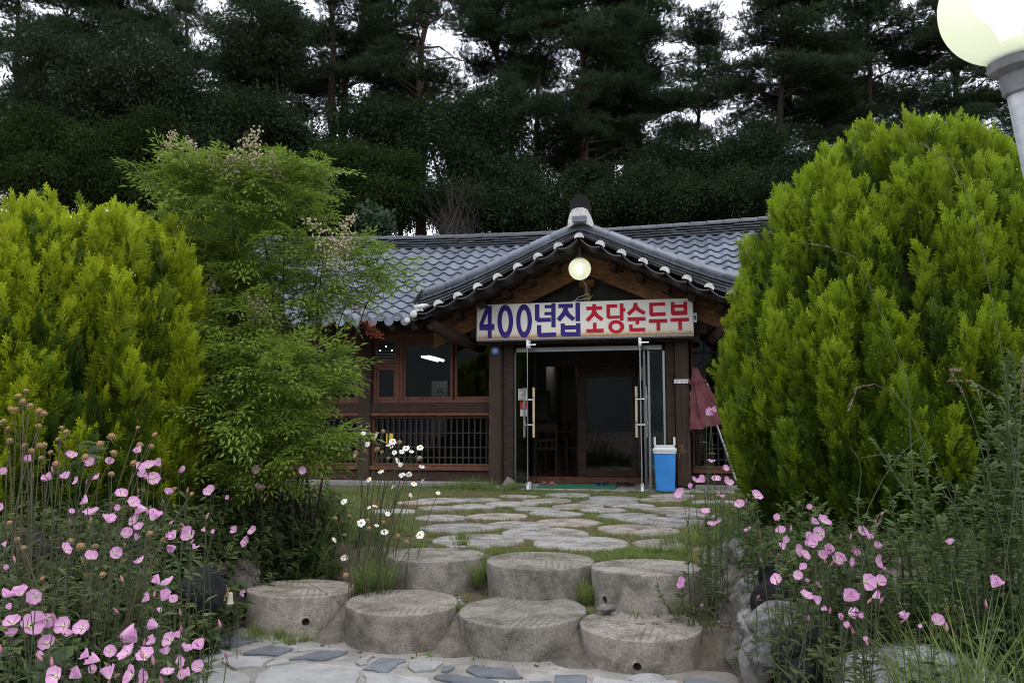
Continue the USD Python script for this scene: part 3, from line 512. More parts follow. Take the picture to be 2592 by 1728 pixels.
# S-shaped pantiles, each its own piece
PER, NROW = 0.252, 13
def tile_piece(u0, row):
    nx = 9; xs_ = np.linspace(-0.012, PER + 0.012, nx); ph = xs_ / PER
    prof = 0.052 * (0.5 + 0.5 * np.cos(2 * np.pi * ph)) ** 1.4
    s0, s1 = row / NROW - (0.012 if row else 0.0), min((row + 1.12) / NROW, 1.0)
    lo = np.array([roof_pt(u0 + x, s0, p + 0.040) for x, p in zip(xs_, prof)]); hi = np.array([roof_pt(u0 + x, s1, p + 0.006) for x, p in zip(xs_, prof)])
    md = np.array([roof_pt(u0 + x, (s0 + s1) / 2, p + 0.023) for x, p in zip(xs_, prof)])
    lip = np.array([roof_pt(u0 + x, s0 + 0.004, p + 0.012) for x, p in zip(xs_, prof)])
    mb = MB(); mb.grid(np.array([lo, md, hi])); mb.grid(np.array([lip, lo])); return mb
cand = []
verge_z = lambda d: np.interp(d, [0, .29, .57, .86, 1.16, 1.45, 1.75, 2.06, 2.3, 2.6], [4.0, 3.88, 3.75, 3.618, 3.478, 3.352, 3.225, 3.115, 3.035, 2.97])
for i in range(-36, 25):
    for r in range(NROW):
        u0 = i * PER; p = roof_pt(np.array(u0 + PER / 2), np.array((r + .5) / NROW)); w = p[1]
        topz = verge_z(abs(u0 + PER / 2 - UC)) + 0.12
        if abs(u0 + PER / 2 - UC) < 2.1 and p[2] < topz - 0.05: continue       # under the porch gable
        q = to_px(H(*p)); seen = 690 < q[0] < 1960
        cand.append((0 if seen else 1, abs(q[0] - 1350), u0, r))
cand.sort(); rest = MB(); n = 0
for k, (hid, _, u0, r) in enumerate(cand):
    t = tile_piece(u0, r)
    if k < 300: hpart('roof_tile', t, 'tile', roof, smooth=40)
    else:
        v, f = t.mesh(); rest.add(v, f)
hpart('roof_tiles', rest, 'tile', roof, smooth=40, kind='stuff')
# round and tongue-shaped end tiles along the eave
for i in range(-36, 25):
    u0 = i * PER
    for du, kind in ((0.0, 'eave_disc'), (PER / 2, 'eave_tongue')):
        u = u0 + du
        if abs(u - UC) < 2.35: continue
        if not (-5.2 < u < 4): continue
        p = roof_pt(np.array(u), np.array(0.0)); mb = MB()
        if kind == 'eave_disc':
            mb.lathe([(0.0005, 0.012), (0.034, 0.012), (0.038, 0.006), (0.052, 0.006), (0.056, 0.014), (0.066, 0.014), (0.070, 0.0), (0.066, -0.03)], 20, (p[0], p[1] - 0.02, p[2] + 0.052), (0, -1, 0.12))
        else:
            th = np.linspace(np.pi, 2 * np.pi, 13); pts = [(0.075 * math.cos(a), 0.085 * math.sin(a)) for a in th] + [(0.075, 0.03), (-0.075, 0.03)]
            mb.poly(sg.Polygon(pts), 0.016, np.array([[1, 0, 0, p[0]], [0, 0.1, -1, p[1] - 0.008], [0, 1, 0.1, p[2] + 0.005], [0, 0, 0, 1]], float))
        hpart(kind, mb, 'tile', roof, smooth=40)
# main ridge: stacked flat tiles in staggered layers under a row of round covers
g = np.random.default_rng(5)
ridge = hpart('ridge', MB().grid(np.array([[(u, WR - 0.10, ridge_z(u) - 0.26), (u, WR - 0.10, ridge_z(u) - 0.05), (u, WR + 0.14, ridge_z(u) - 0.05), (u, WR + 0.14, ridge_z(u) - 0.26)] for u in np.linspace(-9.2, 6.6, 50)])), 'old_tile')
for lay in range(5):
    u = -7.0 + 0.11 * lay
    while u < 4.6:
        ln = 0.34 * g.uniform(0.85, 1.15); z = ridge_z(u + ln / 2) - 0.245 + 0.043 * lay + g.uniform(-0.004, 0.004); dy = g.uniform(-0.012, 0.012) - 0.012 * lay
        mb = MB().bar((u + 0.003, WR - 0.05 + dy, z + 0.015), (u + ln - 0.003, WR - 0.05 + dy, z + 0.015 + g.uniform(-0.004, 0.004)), 0.20, 0.026, ch=0.004)
        if -6.6 < u: hpart('ridge_tile', mb, 'old_tile', ridge)
        u += ln
u = -7.0
while u < 4.6:
    ln = 0.30; zz = ridge_z(u + ln / 2) - 0.018; dy = g.uniform(-0.006, 0.006)
    mb = MB().tube([(u, WR + dy, zz), (u + ln * 0.93, WR + dy, zz + 0.004), (u + ln * 0.93, WR + dy, zz - 0.006), (u + ln - 0.004, WR + dy, zz - 0.006)], [0.062, 0.062, 0.054, 0.054], 10)
    hpart('ridge_cover', mb, 'old_tile', ridge, smooth=40); u += ln

# porch gable: roof sheets, verge of small cross tiles, stack along the slope, peak ornament
dd = np.linspace(0, 2.5, 20); porch = None
for sgn in (-1, 1):
    P = np.array([[(UC + sgn * d, w, verge_z(d) + 0.02) for d in dd] for w in np.linspace(-0.95, 2.6, 8)])
    if porch is None: porch = hpart('porch_roof', MB().grid(P), 'dark_plaster', smooth=True)
    else: hpart('slope', MB().grid(P), 'dark_plaster', porch, smooth=True)
cres = [0.0] + [0.29 * k for k in range(1, 9)]
for sgn in (-1, 1):
    for k, d in enumerate(cres):
        if k == 0 and sgn == 1: continue
        u, z = UC + sgn * d, verge_z(d)
        slope = math.atan2(verge_z(d + 0.1) - verge_z(max(d - 0.1, 0)), 0.2 if d > 0.1 else 1e9) * sgn
        mb = MB(); nn = 9; aa = np.linspace(0, np.pi, nn) + slope
        mb.grid(np.array([[(u + 0.076 * math.cos(a), w, z - 0.012 + 0.076 * math.sin(a)) for a in aa] for w in (-1.06, -0.78)]))
        cv = hpart('verge_cover', mb, 'old_tile', porch, smooth=50)
        # crescent of lime that plugs the cover's mouth
        ao = np.linspace(0, np.pi, 13); out = [(0.068 * math.cos(a), 0.068 * math.sin(a)) for a in ao]; inn = [(0.060 * math.cos(a), 0.020 * math.sin(a) - 0.014) for a in ao[::-1]]
        sh = affinity.rotate(sg.Polygon(out + inn), math.degrees(slope), origin=(0, 0))
        hpart('lime_plug', MB().poly(sh, 0.035, np.array([[1, 0, 0, u], [0, 0, -1, -1.04], [0, 1, 0, z - 0.014], [0, 0, 0, 1]], float)), 'lime', cv)
    for k in range(len(cres) - 1):
        d0, d1 = cres[k] + 0.02, cres[k + 1] - 0.0; P = []
        for t in np.linspace(0, 1, 11):
            d = d0 + (d1 - d0) * t; z = verge_z(cres[k]) * (1 - t) + verge_z(cres[k + 1]) * t - 0.045 * math.sin(math.pi * t) - 0.035
            P.append((UC + sgn * d, z))
        top = np.array([[(u, w, z) for u, z in P] for w in (-0.70, -1.10)]); bot = np.array([[(u, w, z - 0.016) for u, z in P] for w in (-1.10, -0.70)])
        hpart('verge_trough', MB().grid(top).grid(bot).grid(np.array([top[1], bot[0]])), 'old_tile', porch, smooth=40)
    # stack of flat tiles and round covers running down the slope
    tz = lambda d: verge_z(d) + 0.195 + 0.032 * d
    for lay, (off, dep, hh) in enumerate([(0.062, -0.99, 0.028), (0.096, -1.00, 0.028), (0.130, -1.02, 0.030)]):
        d = 0.03 + 0.1 * (lay % 2)
        while d < 2.25:
            d1 = min(d + 0.30, 2.32); f0 = 0.75 + 0.25 * d / 2.3
            a = (UC + sgn * (d + 0.003), dep + 0.13, verge_z(d) + off * (1 + 0.13 * d)); b = (UC + sgn * (d1 - 0.003), dep + 0.13, verge_z(d1) + off * (1 + 0.13 * d1))
            hpart('verge_tile', MB().bar(a, b, 0.26, hh, ch=0.004), 'old_tile', porch); d = d1
    P = np.array([[(UC + sgn * d, -0.97, verge_z(d) + 0.03), (UC + sgn * d, -0.97, tz(d))] for d in dd[:19]]); hpart('verge_bed', MB().grid(P), 'old_tile', porch)
    d = 0.10
    while d < 2.3:
        d1 = min(d + 0.31, 2.34); a, b = np.array((UC + sgn * d, -0.93, tz(d) - 0.01)), np.array((UC + sgn * d1, -0.93, tz(d1) - 0.01))
        hpart('slope_cover', MB().tube([a, a + (b - a) * 0.92, a + (b - a) * 0.92, b], [0.074, 0.074, 0.062, 0.062], 12), 'tile', porch, smooth=40); d = d1
    # end of the slope: upturned tile and lime
    e = 2.34; P0 = np.array((UC + sgn * e, -1.0, tz(e) - 0.05))
    hpart('end_tile', MB().bar(P0 + (-sgn * 0.06, 0, 0.09), P0 + (sgn * 0.08, 0, -0.10), 0.16, 0.018, ch=0.004), 'old_tile', porch)
    v, f = rock(60 + sgn, (0.13, 0.07, 0.045), 0.3, 2); hpart('end_lime', MB().add(v + np.array((UC + sgn * 2.28, -1.03, verge_z(2.28) + 0.05)), f), 'lime', porch, smooth=True)
    hpart('end_cover', MB().tube([(UC + sgn * 2.40, -1.06, 2.985), (UC + sgn * 2.40, -0.7, 2.99)], 0.062, 12).tube([(UC + sgn * 2.5, -1.04, 2.90), (UC + sgn * 2.5, -0.7, 2.91)], 0.05, 12), 'old_tile', porch, smooth=40)
    hpart('end_plug', MB().lathe([(0.0005, 0.02), (0.045, 0.016), (0.055, 0.0)], 16, (UC + sgn * 2.40, -1.062, 2.985), (0, -1, 0)).lathe([(0.0005, 0.02), (0.035, 0.016), (0.045, 0.0)], 16, (UC + sgn * 2.5, -1.042, 2.90), (0, -1, 0)), 'lime', porch, smooth=True)
# peak ornament
Mf = lambda u, w, z: np.array([[1, 0, 0, u], [0, 0, -1, w], [0, 1, 0, z], [0, 0, 0, 1]], float)
sad = sg.Polygon([(-0.16, -0.02), (-0.155, 0.06), (-0.135, 0.15), (-0.10, 0.215), (-0.03, 0.24), (0.04, 0.238), (0.10, 0.21), (0.135, 0.14), (0.16, 0.05), (0.168, -0.02), (0.09, 0.03), (0.0, 0.06), (-0.09, 0.028)]).buffer(0.01)
peak = hpart('peak_plaster', MB().poly(sad, 0.26, Mf(UC + 0.01, -0.80, 4.165)), 'lime', porch, smooth=30)
hpart('inset_tile', MB().box(UC - 0.09, UC + 0.11, -1.085, -1.055, 4.205, 4.29, 0.006), 'tile', peak)
ton = sg.Polygon([(-0.125, -0.05), (0.145, -0.08), (0.135, 0.05), (0.115, 0.12), (0.075, 0.185), (0.02, 0.215), (-0.04, 0.205), (-0.09, 0.165), (-0.12, 0.10), (-0.135, 0.02)]).buffer(0.012)
Rm = Mf(UC + 0.0, -0.92, 4.41); Rm[:3, 1] = (0, -0.22, 0.975); Rm[:3, 2] = (0, -0.975, -0.22)
hpart('peak_tile', MB().poly(ton, 0.05, Rm), 'peak_dark', peak, smooth=30)
# barge boards, king post, plaster of the gable
for sgn in (-1, 1):
    d_ = np.linspace(0, 2.35, 16); top = [(UC + sgn * d, verge_z(d) - 0.03) for d in d_]; bot = [(UC + sgn * d, 3.62 - 0.47 * d + 0.010 * d * d) for d in d_]
    sh = sg.Polygon(top + bot[::-1]).buffer(0)
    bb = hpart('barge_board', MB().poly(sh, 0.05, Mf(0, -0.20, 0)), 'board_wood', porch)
    for (kd, kz, kr) in [(0.50, 3.53, 0.035), (1.25, 3.2, 0.02)] if sgn > 0 else [(0.36, 3.61, 0.022), (0.72, 3.38, 0.026), (1.6, 2.98, 0.02)]:
        hpart('wood_knot', MB().lathe([(0.0005, 0.003), (kr * 0.6, 0.004), (kr, 0.0015)], 14, (UC + sgn * kd * 1.05, -0.251, kz + 0.12), (0, -1, 0)), 'knot', bb, smooth=True)
    for d in (0.42, 0.80, 1.16, 1.52, 1.9):
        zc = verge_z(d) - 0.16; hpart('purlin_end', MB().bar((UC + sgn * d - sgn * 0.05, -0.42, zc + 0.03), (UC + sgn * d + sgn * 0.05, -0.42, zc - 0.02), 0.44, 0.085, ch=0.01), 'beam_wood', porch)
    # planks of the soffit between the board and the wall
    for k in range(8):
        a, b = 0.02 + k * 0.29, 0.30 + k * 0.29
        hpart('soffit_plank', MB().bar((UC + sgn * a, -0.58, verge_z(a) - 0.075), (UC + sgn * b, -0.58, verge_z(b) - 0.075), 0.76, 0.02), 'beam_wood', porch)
hpart('gable_wall', MB().poly(sg.Polygon([(UC - 1.5, 2.98), (UC + 1.5, 2.98), (UC + 0.3, 3.7), (UC, 3.82), (UC - 0.3, 3.7)]), 0.05, Mf(0, 0.0, 0)), 'dark_plaster')
hpart('king_post', MB().box(UC - 0.055, UC + 0.045, -0.16, -0.06, 2.95, 3.56, 0.01).box(UC - 0.12, UC + 0.11, -0.18, -0.06, 3.44, 3.56, 0.015), 'board_wood')

# posts, beams
def post(u0, u1, w0, w1, z0, z1, mat='post_wood', **k): return hpart('post', MB().box(u0, u1, w0, w1, z0, z1, 0.012), mat, **k)
post(-1.334, -1.135, -0.20, 0.02, 0.53, 2.70); post(-1.132, -0.97, -0.13, 0.06, 0.53, 2.70, 'beam_wood'); post(1.283, 1.415, -0.13, 0.06, 0.53, 2.70, 'beam_wood'); post(1.418, 1.617, -0.20, 0.02, 0.53, 2.70)
hpart('post_stone', MB().add(rock(70, (0.2, 0.16, 0.10), 0.2, 2)[0] + (-1.2, -0.06, 0.46), rock(70, (1, 1, 1), 0.2, 2)[1]), 'stone_base', smooth=True)
hpart('post_stone', MB().add(rock(71, (0.2, 0.16, 0.10), 0.2, 2)[0] + (1.48, -0.06, 0.46), rock(71, (1, 1, 1), 0.2, 2)[1]), 'stone_base', smooth=True)
v, f = rock(72, (0.10, 0.06, 0.10), 0.3, 2); hpart('post_stone', MB().add(v + (-1.03, -0.17, 0.55), f), 'stone_base', smooth=True, label='pale chipped stone leaning on the foot of the porch post')
for u in (-3.456, -5.75, -8.0, 3.9, 6.0): post(u - 0.107, u + 0.107, 0.14, 0.36, 0.50, 2.95)
hpart('porch_beam', MB().box(-1.62, 1.90, -0.22, 0.02, 2.70, 2.96, 0.02), 'beam_wood'); hpart('porch_beam', MB().box(-1.5, 1.78, -0.26, -0.225, 2.60, 2.68, 0.01), 'beam_wood')
hpart('eave_beam', MB().box(-9.0, -1.35, 0.10, 0.34, 2.86, 3.08, 0.015), 'beam_wood'); hpart('eave_beam', MB().box(1.64, 6.4, 0.10, 0.34, 2.86, 3.08, 0.015), 'beam_wood')
for sgn in (-1, 1):                                                # curved corner rafters under the gable ends
    c = [(UC + sgn * (1.80 + 0.4 * t), 0.05 - 0.90 * t, 2.66 + 0.20 * t ** 1.5) for t in np.linspace(0, 1, 8)]
    hpart('corner_rafter', MB().tube(c, [0.10, 0.10, 0.10, 0.10, 0.10, 0.095, 0.09, 0.08], 12), 'post_wood', smooth=50)
    c = [(UC + sgn * (1.52 + 0.85 * t), -0.12, 2.78 + 0.20 * t + 0.02 * t * t) for t in np.linspace(0, 1, 8)]
    hpart('bracket_beam', MB().tube(c, 0.085, 12), 'beam_wood', smooth=50)
u = -7.4
while u < 6.2:
    if abs(u - UC) > 2.2:
        zz = eave_z(u); hpart('rafter', MB().tube([(u, -0.86, zz - 0.09), (u, 0.35, zz + 0.42)], 0.05, 10), 'beam_wood', smooth=50)
    u += 0.34
P = np.array([[roof_pt(np.array(u), np.array(s), -0.06) for s in (0.02, 0.2, 0.34)] for u in np.linspace(-9, UC - 2.2, 14)]); P2 = np.array([[roof_pt(np.array(u), np.array(s), -0.06) for s in (0.02, 0.2, 0.34)] for u in np.linspace(UC + 2.2, 6.4, 12)])
hpart('eave_soffit', MB().grid(P[:, ::-1]), 'beam_wood', roof); hpart('eave_soffit', MB().grid(P2[:, ::-1]), 'beam_wood', roof)

# front walls and their windows
def window(u0, u1, z0, z1, w, sashes, bars=None, fw=0.055, label=None, depth=0.09, pane='pane'):
    "frame with sashes [(u0,u1)], panes, and optional lattice bars (vertical us, horizontal zs)"
    fr = MB().box(u0, u1, w - depth / 2, w + depth / 2, z0, z0 + fw, 0.005).box(u0, u1, w - depth / 2, w + depth / 2, z1 - fw, z1, 0.005)
    for a, b in ((u0, u0 + fw), (u1 - fw, u1)): fr.box(a, b, w - depth / 2, w + depth / 2, z0 + fw, z1 - fw, 0.005)
    wn = hpart('window', fr, 'frame_wood', label=label)
    for k, (a, b) in enumerate(sashes):
        s = 0.045; o = w + (0.012 if k % 2 else -0.012)
        sm = MB().box(a, b, o - 0.018, o + 0.018, z0 + fw, z0 + fw + s, 0.004).box(a, b, o - 0.018, o + 0.018, z1 - fw - s, z1 - fw, 0.004).box(a, a + s, o - 0.018, o + 0.018, z0 + fw + s, z1 - fw - s, 0.004).box(b - s, b, o - 0.018, o + 0.018, z0 + fw + s, z1 - fw - s, 0.004)
        if not bars: hpart('sash', sm, 'frame_wood', wn); hpart('pane', MB().box(a + s, b - s, o - 0.003, o + 0.003, z0 + fw + s, z1 - fw - s), pane, wn)
        else: hpart('pane', MB().box(a, b, o + 0.02, o + 0.026, z0 + fw, z1 - fw), pane, wn)
    if bars:
        for x in bars[0]: hpart('lattice_bar', MB().box(x - 0.011, x + 0.011, w - 0.035, w - 0.012, z0 + fw, z1 - fw), 'black_wood', wn)
        for z in bars[1]: hpart('lattice_bar', MB().box(u0 + fw, u1 - fw, w - 0.0305, w - 0.0165, z - 0.009, z + 0.009), 'black_wood', wn)
    return wn
M['black_wood'] = noisy('black_wood', [(0.3, (0.014, 0.012, 0.011)), (0.7, (0.035, 0.030, 0.026))], 20, 3, 0.75)
WW = 0.26
def bay(u0, u1, panes, fancy=False):
    hpart('rail', MB().box(u0, u1, 0.16, 0.34, 1.60, 1.745, 0.008), 'beam_wood'); hpart('lintel', MB().box(u0, u1, 0.16, 0.34, 2.775, 2.855, 0.008), 'frame_wood'); hpart('base_board', MB().box(u0, u1, 0.17, 0.33, 0.54, 0.70, 0.008), 'beam_wood')
    hpart('lower_rail', MB().box(u0, u1, 0.15, 0.30, 1.545, 1.597, 0.006), 'frame_wood'); hpart('lower_sill', MB().box(u0, u1, 0.13, 0.30, 0.703, 0.765, 0.006), 'frame_wood')
    n = max(4, round((u1 - u0) / 0.103)); xs_ = np.linspace(u0 + 0.08, u1 - 0.04, n + 1)[:]
    window(u0, u1, 0.768, 1.543, WW, [(u0 + 0.05, (u0 + u1) / 2), ((u0 + u1) / 2, u1 - 0.05)], (xs_, [1.28, 1.06, 0.90]), fw=0.035)
    for a, b, z0, z1, sh in panes: window(a, b, z0, z1, WW, sh)
bay(-3.347, -1.336, [(-3.345, -2.90, 1.748, 2.38, [(-3.29, -2.955)]), (-2.898, -1.338, 1.748, 2.773, [(-2.843, -2.02), (-2.00, -1.393)])])
# the small box window with lamps behind it above the narrow pane
bw = hpart('vent_box', MB().box(-3.345, -2.90, 0.215, 0.305, 2.383, 2.773, 0.005), 'frame_wood'); hpart('trim', MB().box(-3.285, -2.955, 0.200, 0.213, 2.432, 2.445).box(-3.285, -2.955, 0.200, 0.213, 2.745, 2.758).box(-3.285, -3.272, 0.200, 0.213, 2.447, 2.743).box(-2.968, -2.955, 0.200, 0.213, 2.447, 2.743), 'cast_grey', bw)
hpart('vent_pane', MB().box(-3.27, -2.97, 0.203, 0.211, 2.448, 2.742), 'black', bw)
for u, z in [(-3.13, 2.655), (-3.225, 2.59), (-3.03, 2.59)]: hpart('indicator_lamp', MB().lathe([(0.0005, 0.006), (0.009, 0.004), (0.012, 0.0)], 10, (u, 0.2035, z), (0, -1, 0)), 'tube_glow', bw)
for k in range(3): hpart('vent_slat', MB().bar((-3.26, 0.197, 2.49 + 0.045 * k), (-2.98, 0.197, 2.49 + 0.045 * k), 0.010, 0.012), 'cast_grey', bw)
bay(-5.643, -3.565, [(-5.64, -3.567, 1.748, 2.773, [(-5.585, -4.52), (-4.50, -3.622)])])
bay(-7.893, -5.857, [(-7.89, -5.86, 1.748, 2.773, [(-7.83, -6.87), (-6.85, -5.915)])])
# right of the porch: lattice windows above and below
for a, b in ((1.64, 3.79), (4.01, 5.89)):
    bay(a, b, [])
    window(a, b, 1.748, 2.773, WW, [(a + 0.05, (a + b) / 2), ((a + b) / 2, b - 0.05)], (np.arange(a + 0.2, b - 0.1, 0.19), [1.95, 2.2, 2.47]), fw=0.05)
hpart('base_stone', MB().box(-9.0, -1.36, 0.02, 0.42, 0.36, 0.538, 0.02), 'stone_base'); hpart('base_stone', MB().box(1.66, 6.4, 0.02, 0.42, 0.36, 0.538, 0.02), 'stone_base')
hpart('door_step', MB().box(-1.12, 2.2, -0.42, 0.92, 0.36, 0.487, 0.015), 'mortar')
hpart('end_wall', MB().box(-9.0, -8.9, 0.1, 6.6, 0.4, 4.5).box(6.3, 6.4, 0.1, 6.6, 0.4, 4.5).box(-8.9, 6.3, 6.5, 6.6, 0.4, 3.0), 'dark_plaster')
# rooms inside
hpart('inner_floor', MB().box(-8.9, 6.3, 0.93, 6.5, 0.50, 0.575), 'beam_wood'); hpart('ceiling', MB().box(-8.9, 6.3, 0.35, 6.5, 2.86, 2.92), 'inner_wall'); hpart('inner_wall', MB().box(-6.0, 5.0, 4.6, 4.68, 0.58, 2.85).box(-1.02, -0.95, 2.7, 4.6, 0.58, 2.85), 'inner_wall')
hpart('inner_post', MB().box(-0.50, -0.36, 3.4, 3.55, 0.58, 2.85), 'post_wood'); hpart('dado', MB().box(-6.0, 5.0, 4.56, 4.598, 1.02, 1.12), 'beam_wood')

# glazed entrance
fr = hpart('door_frame', MB().box(-1.001, -0.957, -0.03, 0.05, 0.49, 2.50, 0.004), 'alu'); 
for a, b in ((1.020, 1.055), (1.237, 1.273)): hpart('mullion', MB().box(a, b, -0.03, 0.05, 0.49, 2.49, 0.004), 'alu', fr)
hpart('head_rail', MB().box(-0.955, 1.235, -0.025, 0.045, 2.50, 2.57, 0.004), 'alu', fr)
hpart('sidelight_pane', MB().box(-0.955, -0.64, 0.004, 0.014, 0.53, 2.498), 'door_glass', fr); hpart('sidelight_pane', MB().box(1.057, 1.235, 0.004, 0.014, 0.49, 2.488), 'door_glass', fr)
hpart('sidelight_foot', MB().box(-0.955, -0.60, -0.02, 0.03, 0.488, 0.528, 0.004), 'alu', fr)
for nm, u0, u1, lab in (('door', -0.622, -0.655, 'left glass door leaf standing open'), ('door', 0.958, 1.000, 'right glass door leaf standing open')):
    a, b = np.array((u0, -0.80, 0)), np.array((u1, -0.02, 0)); dr = b - a
    leaf = hpart('door', MB().bar(a + (0, 0, 1.545), b + (0, 0, 1.545), 0.011, 1.96), 'door_glass', label=lab)
    hpart('edge_strip', MB().bar(a + (0, -0.008, 0.57), a + (0, -0.008, 2.52), 0.014, 0.012, up=(0, 1, 0)), 'steel', leaf)
    for z0, z1 in ((0.50, 0.60), (2.49, 2.60)):
        hpart('clamp', MB().bar(a + (0, -0.012, (z0 + z1) / 2), a + (0, 0.16, (z0 + z1) / 2), 0.034, z1 - z0, ch=0.003), 'white_paint', leaf)
    hpart('pivot', MB().tube([a + (0.0, 0.02, 2.53), a + (0.12, 0.02, 2.53)], 0.012, 8), 'steel', leaf)
    for s in (-1, 1):
        hu = u0 + s * 0.066
        pl = hpart('pull_handle', MB().tube([(hu, -0.70, 1.225), (hu, -0.70, 1.93)], 0.018, 12), 'pale_wood' if (s > 0) == (u0 < 0) else 'cast_grey', leaf, smooth=50)
        for z in (1.40, 1.755): hpart('handle_stem', MB().tube([(u0, -0.70, z), (hu, -0.70, z)], 0.009, 8).tube([(hu, -0.70, z - 0.014 + 0.03), (hu, -0.70, z + 0.014 + 0.03)], 0.0195, 12), 'steel', pl)
# inner sliding doors
def slide(u0, u1, w, lab):
    s = 0.13; d = MB().box(u0, u0 + s, w - 0.02, w + 0.02, 0.59, 2.34, 0.004).box(u1 - 0.07, u1, w - 0.02, w + 0.02, 0.59, 2.34, 0.004).box(u0 + s, u1 - 0.07, w - 0.02, w + 0.02, 0.59, 0.70, 0.004).box(u0 + s, u1 - 0.07, w - 0.02, w + 0.02, 2.16, 2.34, 0.004)
    dd_ = hpart('sliding_door', d, 'beam_wood', label=lab); hpart('pane', MB().box(u0 + s, u1 - 0.07, w - 0.003, w + 0.003, 0.70, 2.16), 'pane', dd_); return dd_
slide(-0.14, 0.80, 0.90, 'closed inner sliding door leaf behind the entrance'); slide(0.62, 1.28, 0.95, 'second inner sliding door leaf at the right')
hpart('inner_sill', MB().box(-1.1, 1.4, 0.84, 0.925, 0.489, 0.585, 0.006), 'frame_wood'); hpart('inner_head', MB().box(-1.1, 1.4, 0.84, 0.98, 2.345, 2.86, 0.006), 'beam_wood')
for u in (-1.05, 1.35): hpart('porch_side_wall', MB().box(u - 0.03, u + 0.03, 0.07, 0.83, 0.50, 2.86), 'beam_wood')
hpart('porch_ceiling', MB().box(-1.2, 1.5, 0.07, 0.83, 2.79, 2.85), 'beam_wood')

M['ochre'] = plain('ochre', (0.16, 0.095, 0.03), 0.8)
# ------------------------------------------------------------------ sign
sign = thing('shop_sign', 'long cream box sign with violet and red Korean lettering over the entrance', 'sign', H(0.1145, -0.35, 2.657), HYAW)
SW, SH = 3.16, 0.527
obj('box', MB().box(-SW / 2, SW / 2, -0.088, 0.10, 0, SH, 0.006), M['white_paint'], sign); obj('face', MB().box(-SW / 2 + 0.012, SW / 2 - 0.012, -0.094, -0.0885, 0.012, SH - 0.012), M['sign_face'], sign)
obj('lower_edge', MB().box(-SW / 2, SW / 2, -0.100, 0.10, -0.022, -0.002, 0.004), M['cast_grey'], sign)
def sp(x, y):
    yt = 1142 - 0.0326 * (x - 102); yb = 1490 - 0.0235 * (x - 102)
    return ((x - 102) / 2155.0 - 0.5) * SW, (yb - y) / (yb - yt) * SH
def PG(*p): return sg.Polygon([sp(*q) for q in p])
def RC(x0, x1, y0, y1):
    k = -0.028 * (x1 - x0); return PG((x0, y0), (x1, y0 + k), (x1, y1 + k), (x0, y1))
def EL(cx_, cy_, rx, ry): return PG(*[(cx_ + rx * math.cos(a), cy_ + ry * math.sin(a)) for a in np.linspace(0, 2 * np.pi, 41)[:-1]])
def ST(w, *p): return sg.LineString([sp(*q) for q in p]).buffer(w / 2155.0 * SW / 2, cap_style='flat', join_style='mitre')
glyphs = [
    ('violet', PG((205, 1153), (262, 1153), (262, 1332), (290, 1332), (290, 1391), (262, 1391), (262, 1472), (220, 1473), (220, 1394), (133, 1394), (133, 1330)).difference(PG((220, 1225), (220, 1335), (175, 1336)))),
    ('violet', EL(402, 1305, 81, 166).difference(EL(402, 1305, 36, 108))), ('violet', EL(595, 1300, 81, 166).difference(EL(595, 1300, 37, 109))),
    ('violet', unary_union([RC(707, 752, 1138, 1295), PG((707, 1262), (752, 1270), (868, 1268), (868, 1308), (742, 1314), (720, 1303), (707, 1282)), RC(872, 916, 1126, 1364), RC(805, 880, 1143, 1175), RC(803, 880, 1213, 1244), RC(727, 770, 1343, 1430), PG((727, 1405), (772, 1419), (920, 1414), (920, 1456), (750, 1462), (733, 1447), (727, 1425))])),
    ('violet', unary_union([RC(943, 1090, 1132, 1173), ST(46, (1020, 1165), (1003, 1222), (943, 1294)), ST(44, (1012, 1190), (1042, 1240), (1098, 1288)), RC(1115, 1160, 1119, 1304), RC(965, 1008, 1326, 1432), RC(1120, 1164, 1322, 1452), RC(968, 1160, 1347, 1387), PG((965, 1410), (1162, 1410), (1162, 1450), (990, 1454), (972, 1444), (965, 1425))])),
    ('red', unary_union([RC(1283, 1320, 1133, 1165), RC(1222, 1378, 1159, 1194), ST(38, (1306, 1180), (1284, 1242), (1228, 1298)), ST(37, (1298, 1205), (1328, 1248), (1382, 1290)), RC(1288, 1323, 1319, 1395), RC(1221, 1393, 1381, 1419)])),
    ('red', unary_union([RC(1421, 1528, 1138, 1170), RC(1421, 1456, 1138, 1265), PG((1421, 1245), (1456, 1249), (1550, 1246), (1550, 1276), (1440, 1280), (1426, 1270)), RC(1552, 1588, 1127, 1297), RC(1580, 1604, 1171, 1208), EL(1515, 1357, 78, 66).difference(EL(1514, 1358, 40, 34))])),
    ('red', unary_union([ST(38, (1708, 1120), (1697, 1175), (1632, 1236)), ST(37, (1706, 1152), (1733, 1190), (1794, 1226)), RC(1626, 1800, 1264, 1303), RC(1704, 1738, 1290, 1334), RC(1641, 1675, 1336, 1390), PG((1641, 1368), (1675, 1371), (1796, 1367), (1796, 1402), (1660, 1407), (1645, 1397))])),
    ('red', unary_union([RC(1837, 1990, 1120, 1153), RC(1837, 1873, 1120, 1235), PG((1837, 1212), (1873, 1218), (1994, 1213), (1994, 1250), (1856, 1255), (1841, 1245)), RC(1832, 2008, 1284, 1321), RC(1904, 1940, 1312, 1399)])),
    ('red', unary_union([RC(2044, 2080, 1113, 1225), RC(2164, 2199, 1110, 1240), RC(2050, 2190, 1140, 1171), PG((2044, 1200), (2198, 1200), (2199, 1241), (2062, 1246), (2048, 1236)), RC(2038, 2213, 1273, 1309), RC(2111, 2146, 1300, 1391)]))]
Ms = np.array([[1, 0, 0, 0], [0, 0, -1, -0.0945], [0, 1, 0, 0], [0, 0, 0, 1]], float)
for col, sh in glyphs: obj('letter', MB().poly(sh, 0.004, Ms), M['letter_' + col], sign)
